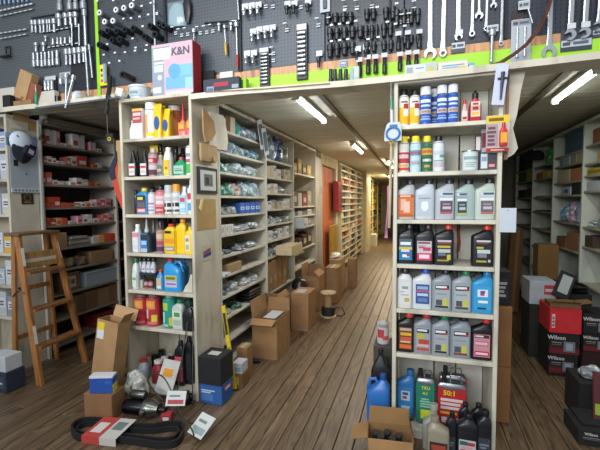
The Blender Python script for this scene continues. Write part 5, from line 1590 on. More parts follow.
for i, (a, b, y, c) in enumerate(((226, 235, 310, 'b0ab98'), (236, 246, 303, '3f6a58'))):
    bank_bag('%s bag on tenth shelf of first aisle bay' % ('cream' if i == 0 else 'dark green'), BX, 1, a, b, y, z, c, 91 + i)
for i in range(4):
    ya, yb = sh_y(250, BX), sh_y(262.5, BX)
    t = thing('metal_bar', 'grey metal bar stacked on tenth shelf of first aisle bay, %s' % nth(i, 4, 'lowest', 'topmost', 'from below'), 'bar', (BX - .1, (ya + yb) / 2, z + .001 + .0325 * i))
    MB().box(-.08, .08, -(yb - ya) / 2, (yb - ya) / 2, 0, .02, M('74777a', 'metal'), .003).build('bar', t)
    for q in (-1, 1):
        MB().box(-.075, .075, q * (yb - ya) * .4 - .01, q * (yb - ya) * .4 + .01, .0205, .0318, M('4a4c4e', 'metal')).build('spacer', t)

# ---- second bay: papers and bags on top, white cartons and parts in bags below
z = B2[0]
rnd = random.Random(3)
for i, (a, b, y, c, n) in enumerate(((268, 274, 118, '3f5f9c', 'deep blue'), (274, 281, 122, '8fa4a8', 'clear'), (280.5, 287, 124, '33549a', 'deep blue'), (287.6, 291.6, 134, '9a9f8c', 'yellowish'))):
    bank_bag('tall %s bag stuffed on topmost shelf of second aisle bay, %s' % (n, nth(i, 4, 'nearest', 'farthest', 'from front')), BX, 1, a, b, y, z, c, 101 + i)
for i, (x, y0, y1, dx) in enumerate(((263.5, 120, 150, .0), (267.5, 128, 156, .012))):
    a, b = aX(x, y0, BX + .03 + dx), aX(x + 3.2, y1, BX + .03 + dx)
    t = thing('printed_card', ('white printed card hanging on the shelf front between the first and second aisle bay', 'second white card hanging right behind the first one')[i], 'card', (BX + .02 + dx, a.y, b.z))
    w, h = .13, a.z - b.z
    MB().box(0, .002, -w / 2, w / 2, 0, h, M('c4c8cc', 'paper'), mat=Matrix.Rotation(.32, 4, 'X')).build('card', t)
    MB().box(.0025, .0035, -w * .38, w * .38, h * .15, h * .85, M('5a646e', 'paper'), mat=Matrix.Rotation(.32, 4, 'X')).build('print', t)
for lev in range(1, 7):
    z = B2[lev]
    zt = B2[lev - 1]
    x = 265.4
    i = 0
    its = []
    while x < 290.5:
        w = rnd.uniform(2.6, 4.6)
        x1 = min(x + w, 292)
        frac = rnd.uniform(.45, .82)
        Yc = sh_y((x + x1) / 2, BX)
        its.append((x, x1, frac, rnd.random()))
        x = x1 + .15
    for i, (x, x1, frac, rr) in enumerate(its):
        ya, yb, hm = fit(BX, sh_y(x, BX), sh_y(x1, BX), z)
        h = hm * frac
        pos = nth(i, len(its), 'nearest', 'farthest', 'from front') + ' on %s shelf of second aisle bay' % S[lev]
        boxy = (lev in (1, 3) and rr < .8) or (lev == 5 and rr < .6) or lev == 2 and 1 <= i <= 3
        if boxy:
            c = rnd.choice(['cdc9c0', 'c6c4be', 'd2cfc8', 'b8a88c', 'c8c8ca'])
            t = thing('carton', 'small %s carton standing %s' % ('tan' if c == 'b8a88c' else 'white', pos), 'box', (BX - .02, (ya + yb) / 2, z + .0006), PI / 2)
            w = yb - ya - .003
            MB().box(-w / 2, w / 2, 0, .16, 0, h, M(c, 'paper'), .002).build('box_body', t)
            decal(t, w * .7, h * .3, h * rnd.uniform(.2, .6), 0, rnd.choice(['8a8a8c', 'a89a90', '7a8090', 'b8b0a8']))
        else:
            bag('grey bag of metal parts, %s' % pos, BX - .11, (ya + yb) / 2, z, .17, (yb - ya), h, rnd.choice(['8d9294', '9aa0a2', '7a7e80', 'a4a6a4']), 200 + lev * 10 + i)
z = B2[7]
for i in range(5):
    a, b = 264.8 + i * 4.6, 269 + i * 4.6
    bank_box('tall brown carton filed upright low in the second aisle bay, %s' % nth(i, 5, 'nearest', 'farthest', 'from front'), BX, 1, a, b, 266 - i * 3.2, z, '9a7650', depth=.2, decs=[(.3, .3, .7, .5, 'b4946a', [])])
# ---- third bay
for lev, cols, names in ((0, ['a8823a', '9c7a44', '6a5a48', 'b0904a'], 'ochre carton'), (1, ['6a5a52', 'b4b0a4', '8a3a40', 'a09078'], 'small dark carton'), (2, ['7a6a9a', 'a8aab0', '8a8c90', 'b4b4b0'], 'grey carton'), (3, ['c0bcb0', '9a9890', 'b8b4a8', '8a8680'], 'pale carton'), (4, ['4a3028', '4f342a', '4a3028', '52382c'], 'dark brown carton')):
    z = B3[lev]
    zt = 2.36 if lev == 0 else B3[lev - 1]
    for i in range(2 if lev == 3 else 0, 4):
        a, b = 295.2 + i * 4.6, 299.2 + i * 4.6
        ya, yb, hm = fit(BX, sh_y(a, BX), sh_y(b, BX), z)
        h = min(.3, hm) * rnd.uniform(.45, .8)
        if (lev in (2, 3) and i in (0, 2)):
            bag('crumpled pale bag in the third aisle bay, %s on the %s shelf' % (nth(i, 4, 'nearest', 'farthest', 'from front'), S[lev]), BX - .12, (ya + yb) / 2, z, .18, yb - ya, h, cols[i], 300 + lev * 5 + i)
        else:
            t = thing('carton', '%s in the third aisle bay, %s on the %s shelf' % (names, nth(i, 4, 'nearest', 'farthest', 'from front'), S[lev]), 'box', (BX - .025, (ya + yb) / 2, z + .0006), PI / 2)
            w = yb - ya - .01
            MB().box(-w / 2, w / 2, 0, .17, 0, h, M(cols[i], 'card'), .003).build('box_body', t)
            decal(t, w * .6, h * .4, h * .3, 0, 'b4a890')
# white and tan trays leaning out of the shelves between the bays
carton('carton', 'small cream carton perched on the carton edge at the third aisle bay', 'box', -1.62, -1.42, sh_y(283, -1.52), sh_y(296, -1.52) - .05, .92, 1.03, 'c8b490')
MB().box(-1.62, -1.42, 4.30, 4.72, .895, .918, M('b09a78', 'wood'), .003).build('shelf', bpy.data.objects['aisle_shelves'], (1.622, -2.9, 0))
t = carton('carton', 'white carton set on the front edge of the third aisle bay', 'box', -1.72, -1.52, 5.02, 5.26, B3[3] + .001, B3[3] + .14, 'c4c8d0', lab=(.1, .2, .6, .5, '8a9ab0', []), face='right')

# ---- picture, papers and sticker on the side of the left unit
sx = LU1 + .0015
def side_panel_item(name, label, cat, px0, py0, px1, py1, thick=.004, X=None):
    X = X or sx
    a, b = aX(px0, py0, X), aX(px1, py1, X)
    w = abs(b.y - a.y)
    h = abs(a.z - b.z)
    t = thing(name, label, cat, (X, (a.y + b.y) / 2, min(a.z, b.z)), PI / 2)
    return t, w, h     # local: -Y is the aisle side


t, w, h = side_panel_item('picture_frame', 'black framed picture with pale mat hung on the side of the left unit', 'picture', 196.5, 166, 216.5, 194)
MB().box(-w / 2, w / 2, -.012, -.001, 0, h, M('23262a', 'plastic'), .002).build('frame', t)
MB().box(-w * .4, w * .4, -.0135, -.0125, h * .12, h * .88, M('c4cac4', 'paper')).build('mat', t)
MB().box(-w * .22, w * .22, -.0152, -.014, h * .28, h * .74, M('6a6a62', 'paper')).box(-w * .16, w * .02, -.0158, -.0153, h * .34, h * .62, M('3a3a38', 'paper')).build('print', t)
t, w, h = side_panel_item('notice_paper', 'tan paper sheet pinned below the black picture frame', 'paper', 196.5, 199, 216, 228)
MB().box(-w / 2, w / 2, -.0025, -.0005, 0, h, M('b4925c', 'card')).build('sheet', t)
MB().prism([(-w * .42, h * .7), (-w * .3, h), (-w * .2, h), (-w * .34, h * .6)], -.012, -.003, M('d8c48c', 'card')).build('torn_strip', t)
t, w, h = side_panel_item('sticker', 'white sticker with red and blue shape low on the left unit side', 'sticker', 202, 246, 212, 259)
MB().box(-w / 2, w / 2, -.002, -.0005, 0, h, M('b8b4aa', 'paper')).build('sheet', t)
MB().prism([(-w * .4, h * .2), (w * .4, h * .3), (w * .4, h * .55), (-w * .4, h * .4)], -.0028, -.0022, M('2f3f7a', 'paper')).prism([(-w * .4, h * .42), (w * .4, h * .58), (w * .3, h * .8), (-w * .4, h * .6)], -.0028, -.0022, M('9a3a40', 'paper')).build('print', t)
t, w, h = side_panel_item('paper_roll', 'torn brown kraft paper hanging in folds at the top of the left unit side', 'paper', 196, 108, 216, 160)
MB().loft([[(w * (-.05 + .95 * u), -.03 - .02 * math.sin(u * 7 + k) - .006 * k, h * v) for u in (0, .2, .4, .6, .8, 1)] + [(w * (-.05 + .95 * u), -.022 - .02 * math.sin(u * 7 + k) - .006 * k, h * v) for u in (1, .8, .6, .4, .2, 0)] for k, v in enumerate((.25, .45, .65, .84, 1.0))], M('d8d0bc', 'card'), smooth=True).build('pale_sheet', t)
MB().prism([(-w * .5, h * .98), (w * .05, h * .8), (w * .15, h * .55), (-w * .1, h * .36), (-w * .4, h * .3), (-w * .5, h * .5)], -.062, -.05, M('b08a5a', 'card')).build('brown_sheet', t)
t, w, h = side_panel_item('paper_bag', 'curled tan paper holder below the kraft paper, above the picture frame', 'paper', 196.5, 143, 214, 163.5)
MB().loft([ring(w * .42, .018, 0, 0, -.02, 3), ring(w * .5, .026, h * .3, 0, -.028, 3), ring(w * .46, .022, h * .8, 0, -.024, 3), ring(w * .5, .026, h, 0, -.028, 3)], M('b4946a', 'card')).build('holder', t)
MB().box(w * .1, w * .3, -.06, -.055, h * .05, h * .4, M('c4a47a', 'card')).build('flap', t)

# ================================================================== LEFT ROOM
def left_item(x0, x1, yt, lev, col, label, deep=.1, inset=.03, kind='paper', decs=(), zup=0):
    return bank_box(label, AX, 1, x0, x1, yt, A1[lev] + zup, col, depth=deep, inset=inset, decs=decs, kind=kind)


COLN = {'c2402c': 'red', 'd2542e': 'orange', 'd8d2cc': 'white', 'c4bfba': 'pale grey', 'd89aa2': 'pink', 'a83028': 'dark red', '8d8680': 'grey', 'cc6a5a': 'salmon', 'a4805c': 'brown', 'd8a05c': 'tan'}
rows = {
    0: [(43.2, 46.8, 134.5, 'a83028'), (47.8, 50.2, 135.5, 'cc6a5a'), (50.5, 55.5, 129.5, 'd8d2cc'), (56, 58.6, 131, 'c4bfba'), (58.8, 61.4, 131, 'd8d2cc'), (61.7, 65.2, 132, 'd89aa2'), (65.6, 69.5, 143.5, 'd8d2cc'), (69.8, 76.5, 144, 'd8d2cc'), (77, 83.5, 134.5, 'd8d2cc'), (84, 86.3, 137, 'c4bfba'), (86.6, 89.5, 136, 'c4bfba'), (94.5, 97, 142.5, 'd89aa2'), (97.3, 100.2, 143, 'c4bfba'), (101, 106, 149, 'd8d2cc')],
    1: [(43.2, 47.5, 160, 'd2542e'), (47.7, 51.3, 158.5, 'cc6a5a'), (51.6, 56.4, 156.5, 'd8d2cc'), (56.6, 60.6, 158, 'd8d2cc'), (61, 65, 161, 'd8d2cc'), (65.3, 69.6, 161.5, 'c4bfba'), (70, 75, 157.5, 'cc6a5a'), (75.2, 80.8, 157, 'd8d2cc'), (81.5, 91, 156.5, 'c2402c'), (96, 100.6, 164, 'd2542e'), (101, 105.5, 163.5, 'c4bfba')],
    2: [(43.2, 49, 173, 'c2402c'), (49.3, 55.5, 172.5, 'cc6a5a'), (56, 61, 180, 'd8d2cc'), (61.3, 67.6, 181, 'c4bfba'), (73, 78.5, 181.5, 'd8d2cc'), (79, 85, 178, 'd8d2cc'), (85.4, 91.4, 179.5, 'c4bfba'), (92, 98, 181.5, 'd2542e'), (98.4, 103.8, 182, 'd8a05c')],
    3: [(43.3, 49.5, 203, 'd2542e'), (49.8, 56, 197, 'd2542e'), (56.3, 62.6, 197, 'c2402c'), (63, 69, 202.5, 'd2542e'), (69.3, 75.6, 203, 'd2542e'), (76, 82.5, 203, 'a4805c'), (83, 87.5, 202, 'd8d2cc'), (87.8, 92.5, 202, 'd8a05c'), (92.8, 97.6, 201.5, 'd8d2cc'), (98, 102.5, 199.5, 'd89aa2'), (102.8, 107, 199.5, 'cc6a5a'), (107.3, 113, 198.5, 'd89aa2')],
    4: [(46, 51.5, 218, 'd2542e'), (51.8, 57.4, 219.5, 'c2402c'), (58, 63, 218, 'd8a05c'), (63.3, 69, 218, 'd2542e'), (70, 75.6, 221, 'd8d2cc'), (79, 84, 216, 'd89aa2'), (84.3, 89, 216, 'd8d2cc'), (89.3, 94, 214.5, 'c4bfba'), (94.4, 99.5, 218.5, 'd8d2cc'), (99.8, 104, 218, 'd89aa2'), (104.4, 109, 215, 'cc6a5a'), (109.3, 114.5, 213.5, 'd89aa2')],
}
for lev, its in rows.items():
    for i, (a, b, yt, c) in enumerate(its):
        left_item(a, b, yt, lev, c, 'small %s carton on the %s shelf behind the ladder, %s' % (COLN[c], S[lev], nth(i, len(its))), decs=[(.15, .2, .85, .55, 'e0d4c8' if c[0] in 'ca' else 'a8564a', [])] if (b - a) > 3.4 else ())
left_item(57, 67.5, 233, 5, 'a4805c', 'brown carton on the sixth shelf behind the ladder', .2, kind='card')
for i in range(4):
    ya, yb = sh_y(69.5, AX), sh_y(90, AX)
    t = thing('paper_stack', 'grey paper pad in the stack on the sixth shelf behind the ladder, %s' % nth(i, 4, 'lowest', 'topmost', 'from below'), 'paper', (AX - .14 + .01 * (i % 2), (ya + yb) / 2, A1[5] + .001 + i * .026))
    MB().box(-.1, .1, -(yb - ya) / 2 + .01 * i, (yb - ya) / 2 - .008 * i, 0, .0245, M(('8d8a82', 'a09c94')[i % 2], 'card'), .002).build('pad', t)
left_item(93.5, 99, 237, 5, 'c4bfba', 'white carton on the sixth shelf behind the ladder')
left_item(99.4, 105, 235.5, 5, 'd8a05c', 'tan carton on the sixth shelf behind the ladder')
left_item(105.4, 111, 234.5, 5, 'd2542e', 'orange carton on the sixth shelf behind the ladder, left one')
left_item(111.3, 117, 233.5, 5, 'c2402c', 'orange red carton on the sixth shelf behind the ladder, right one')
for i, (a, b, yt) in enumerate(((66, 77, 257), (77.5, 90, 254.5))):
    bank_bag('flat brown paper parcel on the seventh shelf behind the ladder, %s' % ('left', 'right')[i], AX, 1, a, b, yt, A1[6], '6f5c46', 400 + i, kind='card', name='paper_parcel', cat='parcel')
left_item(91, 113, 250.5, 6, 'a4805c', 'long tan carton on the seventh shelf behind the ladder', .2, kind='card')
left_item(60, 78, 273.5, 7, '7c5a40', 'brown printed carton on the eighth shelf behind the ladder', .2, kind='card', decs=[(.1, .2, .8, .8, 'b4a890', [(.2, .2, .5, .8, '4a3c30'), (.6, .3, .9, .7, '6a5040')])])
ya, yb, _h = fit(AX, sh_y(84, AX), sh_y(117, AX), A1[7])
ya += .012
yb -= .012
t = thing('plastic_bin', 'long clear plastic bin on the eighth shelf behind the ladder', 'bin', (AX - .16, (ya + yb) / 2, A1[7] + .001))
hw = (yb - ya) / 2
G = M('a8b0b8', 'plastic', .15)
MB().box(-.12, .13, -hw, hw, 0, .004, G).box(.127, .131, -hw, hw, .004, .15, G).box(-.12, -.116, -hw, hw, .004, .15, G).box(-.116, .127, -hw, -hw + .004, .004, .15, G).box(-.116, .127, hw - .004, hw, .004, .15, G).build('bin_body', t)
MB().box(-.125, .14, -hw - .006, hw + .006, .151, .163, M('c0c6cc', 'plastic', .2), .002).build('lid', t)
for i, (a, b, yt, c, n) in enumerate(((74, 84, 296, '6a503a', 'dark brown'), (84.5, 96, 292, '7a5c3e', 'brown'), (96.5, 108, 289, '9a7a54', 'tan'), (108.5, 123, 284, '846444', 'brown'))):
    left_item(a, b, yt, 8, c, '%s carton on the lowest shelf behind the ladder, %s' % (n, nth(i, 4)), .24, kind='card')
bank_box('red carton on the floor level behind the ladder', AX, 1, 96, 124, 312, .1, '7a1f22', depth=.25)
# far left unit: packs on its shelves at the photo's left edge
fl = [(0, '8fa0c0', 'pale blue'), (0, '3a4a7a', 'dark blue'), (1, 'b4b8c0', 'white'), (1, '6a7aa0', 'blue'), (2, 'c4bcb0', 'cream'), (2, 'a8b0bc', 'grey'), (3, 'd0a83a', 'yellow'), (3, 'c8ccd0', 'white'), (4, 'c4c8cc', 'white'), (4, 'b0b8c0', 'pale grey'), (5, '8a9098', 'grey'), (5, 'b8bcc0', 'pale')]
for i, (lev, c, n) in enumerate(fl):
    x = -3.62 - .125 * (i % 2)
    zz = F_Z[lev] + .0006
    t = thing('carton', '%s pack on the %s shelf of the unit cut by the left edge' % (n, S[lev]), 'box', (x, 2.53, zz))
    h = .15 + .04 * ((i * 7) % 3)
    MB().box(-.055, .055, 0, .14, 0, h, M(c, 'paper'), .002).build('box_body', t)
    decal(t, .09, h * .4, h * .35, 0, 'd0d4d8', bars(2, .1, .9, .2, .8, '5a6270', i))
t = carton('carton', 'dark blue carton with white print on the floor at the left edge', 'box', -3.42, -3.20, 2.16, 2.32, .0006, .17, '2a3444', lab=(.1, .2, .9, .8, '3a4658', bars(3, .1, .9, .1, .9, 'b8c0c8', 2)))
t = carton('carton', 'white carton standing on the dark blue one at the left edge', 'box', -3.42, -3.215, 2.17, 2.31, .1712, .30, 'c4c8cc', lab=(.2, .2, .7, .6, '9aa6b8', []))

# ---- panel with the cap: items hang on the aisle side of the far left unit (X = -3.53)
px = -3.527


def cap_panel(name, label, cat, x0, y0, x1, y1, X=px):
    a, b = aX(x0, y0, X), aX(x1, y1, X)
    t = thing(name, label, cat, (X, (a.y + b.y) / 2, min(a.z, b.z)), PI / 2)
    return t, abs(b.y - a.y), abs(a.z - b.z)


t, w, h = cap_panel('cardboard_sheet', 'brown cardboard piece pinned at the top of the cap panel', 'cardboard', 12, 111, 36, 132)
MB().prism([(-w * .5, h * .5), (-w * .48, h * .98), (w * .2, h), (w * .22, h * .6), (w * .5, h * .62), (w * .48, 0), (-w * .1, .02)], -.004, -.0008, M('b4925e', 'card')).build('sheet', t)
t, w, h = cap_panel('note_paper', 'pale square note on the brown cardboard of the cap panel', 'paper', 10, 119.5, 28, 131)
MB().box(-w / 2, w / 2, -.0055, -.0045, 0, h, M('c8c0ae', 'paper')).build('sheet', t)
t, w, h = cap_panel('blue_poster', 'blue and white printed paper behind the cap', 'poster', 5, 132, 36, 149)
MB().box(-w / 2, w / 2, -.003, -.001, 0, h, M('8aa4c4', 'paper')).build('sheet', t)
MB().box(-w * .45, -w * .1, -.0042, -.0032, h * .05, h * .6, M('5a6a5a', 'paper')).box(-w * .1, w * .1, -.0042, -.0032, 0, h * .5, M('2f7ab0', 'paper')).build('print', t)
t, w, h = cap_panel('metal_sign', 'pale grey metal sheet mounted on the cap panel under the cap', 'sign', 8.5, 146, 40, 193)
MB().box(-w / 2, w / 2, -.005, -.001, 0, h, M('a9b2ba', 'plastic'), .001).build('sheet', t)
MB().box(-w / 2, w / 2, -.012, -.0052, 0, h * .1, M('bcc4ca', 'plastic'), .002).build('lip', t)
pr_ = MB()
pr_.box(-w * .38, -w * .24, -.0064, -.0054, h * .58, h * .72, M('23262a', 'paper'))
pr_.box(w * .0, w * .06, -.0064, -.0054, h * .4, h * .43, M('4a525a', 'paper'))
for k in range(7):
    pr_.box(-w * .4 + w * .12 * k, -w * .34 + w * .12 * k, -.0132, -.0122, h * .03, h * .07, M('6a727a', 'paper'))
pr_.build('print', t)
t, w, h = cap_panel('black_plate', 'small black plate with a gold emblem under the metal sheet', 'sign', 21, 193.5, 33.5, 204)
MB().box(-w / 2, w / 2, -.004, -.001, 0, h, M('2a2622', 'paper')).build('plate', t)
MB().lathe([(.028, 0), (.034, 0), (.034, .001), (.028, .001)], M('8a6a2a', 'paper'), 14, Matrix.Translation((0, -.0041, h * .6)) @ Matrix.Rotation(PI / 2, 4, 'X'), caps=False).box(-w * .3, w * .3, -.0052, -.0042, h * .1, h * .24, M('8a6a2a', 'paper')).build('emblem', t)
# the cap hung on a nail
c = aX(26, 150, px)
t = thing('baseball_cap', 'white and black baseball cap hung on the panel at the left', 'cap', (px + .006, c.y - .05, c.z - .04), PI / 2)
t.scale = (1.08, .6, 1.1)
crown = MB()
rings = []
for k in range(7):
    q = k / 6 * PI / 2
    rr = .10 * math.cos(q) + .003
    rings.append([(rr * math.cos(2 * PI * j / 18), -.10 * 1.05 * math.sin(q) * .95 - .004, rr * 1.02 * math.sin(2 * PI * j / 18)) for j in range(18)])
rotc = Matrix.Translation((-.02, -.0, .07)) @ Matrix.Rotation(.5, 4, 'Y') @ Matrix.Rotation(-.35, 4, 'X') @ Matrix.Translation((0, -.03, 0))
crown.loft(rings, M('d0dae6', 'paper'), mat=rotc)
crown.build('crown', t)
br = MB()
pts = []
rotb = Matrix.Translation((-.02, -.045, .02)) @ Matrix.Rotation(.42, 4, 'Y')
rim = [(.095 * math.cos(PI * j / 12), 0, .02 - .135 * math.sin(PI * j / 12)) for j in range(13)]
inn = [(.095 * math.cos(PI * j / 12), -.03 * math.sin(PI * j / 12) - .004, .035 - .02 * math.sin(PI * j / 12)) for j in range(13)]
top = [(x, -.03 - .075 * (1 - abs(x) / .1), z) for x, _, z in rim]
vs = [(x, y, z) for x, y, z in top] + [(x, y - .045, z + .06) for x, y, z in inn] + [(x, y + .006, z) for x, y, z in top] + [(x, y - .039, z + .06) for x, y, z in inn]
fc = []
for j in range(12):
    fc += [(j, j + 1, 14 + j, 13 + j), (26 + j, 39 + j, 40 + j, 27 + j), (j, 26 + j, 27 + j, j + 1), (13 + j, 14 + j, 40 + j, 39 + j)]
fc += [(0, 13, 39, 26), (12, 38, 51, 25)]
br.add(vs, fc, M('1d212c', 'paper'), True, rotb)
br.build('visor', t)
fp = MB()
fp.box(-.045, .055, -.158, -.112, -.02, .062, M('1f2430', 'paper'), .012, mat=Matrix.Rotation(.42, 4, 'Y'))
fp.build('front_panel', t)
MB().box(-.008, .038, -.1605, -.1585, .0, .038, M('b0a8b8', 'paper'), mat=Matrix.Rotation(.42, 4, 'Y')).build('patch', t)
# cables along the post at the panel's right end
t = thing('cable_bundle', 'white cables tied along the post right of the cap panel', 'cable', aX(41, 120, -3.47))
o0 = Vector(t.location)
for k in range(3):
    MB().tube([aX(44 + k * 1.2, 112, -3.46) - o0, aX(41 + k, 116, -3.46 + .01 * k) - o0, aX(38.5 + k, 124, -3.47) - o0, aX(39 + k * .8, 140, -3.475) - o0, aX(41 + k * .7, 190, -3.475) - o0, aX(43 + k * .6, 230, -3.475) - o0], .006, M('b4b4b0', 'plastic'), 6).build('cable', t)
MB().lathe([(.03, 0), (.034, .005), (.034, .05), (.028, .06)], M('b8bcbc', 'plastic'), 12, Matrix.Translation(aX(43.5, 119, -3.42) - o0)).build('coupling', t)

# cardboard with red and navy print hung on the left side of the left unit
X0 = LU0 - .004
a, b = aY(111.5, 141, 2.56), aY(121, 216, 2.56)
t = thing('printed_cardboard', 'brown cardboard with a red arc hung left of the left unit', 'cardboard', (a.x, 2.56, b.z))
h = a.z - b.z
w = LU0 - a.x
MB().prism([(w * .35, h), (w, h), (w, 0), (w * .55, h * .12), (w * .1, h * .35), (0, h * .5), (w * .1, h * .62), (w * .3, h * .75)], -.003, .003, M('a88a5e', 'card')).build('sheet', t)
MB().prism([(w * .3, h * .72), (w * .45, h * .7), (w * .35, h * .5), (w * .5, h * .34), (w, h * .16), (w, .0), (w * .55, h * .12), (w * .1, h * .35), (0, h * .5), (w * .1, h * .62)], -.0045, -.0032, M('b8402e', 'paper')).build('red_arc', t)
MB().prism([(-w * .1, h * .66), (w * .4, h * .86), (w * .42, h * .74), (w * .2, h * .62), (w * .25, h * .5), (-w * .05, h * .48), (-w * .2, h * .56)], -.012, -.005, M('1f2438', 'paper')).build('navy_shape', t)
for q in (.1, .6, .92):
    MB().tube([(w * .5 if q < .9 else w * .8, .0, h * q), (w + .003, 0, h * q)], .0025, M('8a8d90', 'metal'), 6).build('hook', t)
a, b = aY(105.5, 134, 2.6), aY(113, 144, 2.6)
t = thing('black_tag', 'black tag with a yellow emblem hung above the printed cardboard', 'tag', (a.x, 2.6, b.z))
MB().box(0, b.x - a.x, 0, .004, 0, a.z - b.z, M('23211c', 'paper')).build('card', t)
MB().tube([(.02, .002, a.z - b.z), (.02, .002, 2.384 - b.z)], .0018, M('8a8478'), 6).build('string', t)
MB().lathe([(.010, 0), (.018, 0), (.018, .001), (.010, .001)], M('c8a82a', 'paper'), 12, Matrix.Translation(((b.x - a.x) / 2, -.0002, (a.z - b.z) * .5)) @ Matrix.Rotation(PI / 2, 4, 'X'), caps=False).build('emblem', t)
# beam that carries the shelf fronts of the left room
MB().box(0, .05, 0, 2.7, 0, .06, M('8f8674', 'paint'), .004).build('front_beam', bpy.data.objects['parts_shelves'], (.015, .02, 2.335))

# ---- the wooden stepladder, leaning open before the cap panel
LT = thing('stepladder', 'wooden stepladder standing open in front of the left shelves', 'ladder', aZ(60, 372))
o0 = Vector(LT.location)
WD = M('a8703c', 'wood')
TX = -3.26
tl, tr = aX(17.5, 237, TX), aX(53, 232, TX)
fl_, fr_ = aZ(40.5, 385.5), aZ(85.5, 362)
ztop = (tl.z + tr.z) / 2
tl.z = tr.z = ztop
RX = -3.44
bl_, br_ = aX(15.5, 376, RX), aX(57, 360, RX)
bl_.z = br_.z = 0
bt_l, bt_r = Vector((TX - .07, tl.y + .02, ztop)), Vector((TX - .07, tr.y - .02, ztop))


def rail_bar(a, b, wx, wy, name, m=WD):
    """straight ladder rail from a (foot) to b (top); wx deep, wy thick"""
    a, b = a - o0, b - o0
    v = []
    for p in (a, b):
        for sx_, sy_ in ((-1, -1), (1, -1), (1, 1), (-1, 1)):
            v.append(p + Vector((sx_ * wx / 2, sy_ * wy / 2, 0)))
    return MB().add(v, [(0, 1, 2, 3), (7, 6, 5, 4)] + [(i, (i + 1) % 4, (i + 1) % 4 + 4, i + 4) for i in range(4)], m).build(name, LT)


rail_bar(fl_ + Vector((0, 0, .001)), tl, .062, .026, 'front_rail')
rail_bar(fr_ + Vector((0, 0, .001)), tr, .062, .026, 'front_rail')
rail_bar(bl_ + Vector((0, 0, .001)), bt_l, .045, .022, 'rear_rail')
rail_bar(br_ + Vector((0, 0, .001)), bt_r, .045, .022, 'rear_rail')
MB().box(TX - .12 - o0.x, TX + .05 - o0.x, min(tl.y, tr.y) - .03 - o0.y, max(tl.y, tr.y) + .03 - o0.y, ztop - o0.z, ztop + .026 - o0.z, M('7a5a3a', 'wood'), .004).build('top_cap', LT)
for f_ in (.25, .5, .75):
    a, b = fl_.lerp(tl, f_), fr_.lerp(tr, f_)
    mb = MB()
    vs = []
    for p in (a, b):
        d = .014 if p is a else -.014
        vs += [p - o0 + Vector((-.05, d, -.011)), p - o0 + Vector((.055, d, -.011)), p - o0 + Vector((.055, d, .011)), p - o0 + Vector((-.05, d, .011))]
    mb.add(vs, [(0, 1, 2, 3), (7, 6, 5, 4)] + [(i, (i + 1) % 4, (i + 1) % 4 + 4, i + 4) for i in range(4)], M('94643a', 'wood')).build('step', LT)
for f_ in (.28, .62):
    a, b = bl_.lerp(bt_l, f_), br_.lerp(bt_r, f_)
    MB().tube([a - o0, b - o0], 0, WD, flat=(.01, .02)).build('rear_brace', LT)
# back board below the top cap with its sticker
a, b = tl.lerp(fl_, .17), tr.lerp(fr_, .17)
yy0, yy1 = min(a.y, b.y) + .014, max(a.y, b.y) - .014
MB().box(a.x - .02 - o0.x, a.x + .0 - o0.x, yy0 - o0.y, yy1 - o0.y, a.z - .07 - o0.z, a.z + .07 - o0.z, M('a8804e', 'wood'), .003).build('back_board', LT)
MB().box(a.x + .0005 - o0.x, a.x + .002 - o0.x, yy0 + .02 - o0.y, yy1 - .02 - o0.y, a.z - .02 - o0.z, a.z + .012 - o0.z, M('c8bca8', 'paper')).build('sticker', LT)
for f_, (pa, pb) in ((.86, (fl_, tl)), (.88, (fr_, tr)), (.34, (fl_, tl))):
    p, q = pa.lerp(pb, f_ - .06) - o0, pa.lerp(pb, f_ + .06) - o0
    MB().tube([p + Vector((.0325, 0, 0)), q + Vector((.0325, 0, 0))], 0, M('d8d2c8', 'paper'), flat=(.0115, .001)).build('white_sticker', LT)
sl = MB()
p, q = fl_.lerp(tl, .62) - o0, bl_.lerp(bt_l, .58) - o0
sl.tube([p + Vector((0, -.018, 0)), p.lerp(q, .5) + Vector((0, -.02, .05)), q + Vector((0, -.016, 0))], .006, M('8a8d90', 'metal'), 6)
sl.build('spreader', LT)

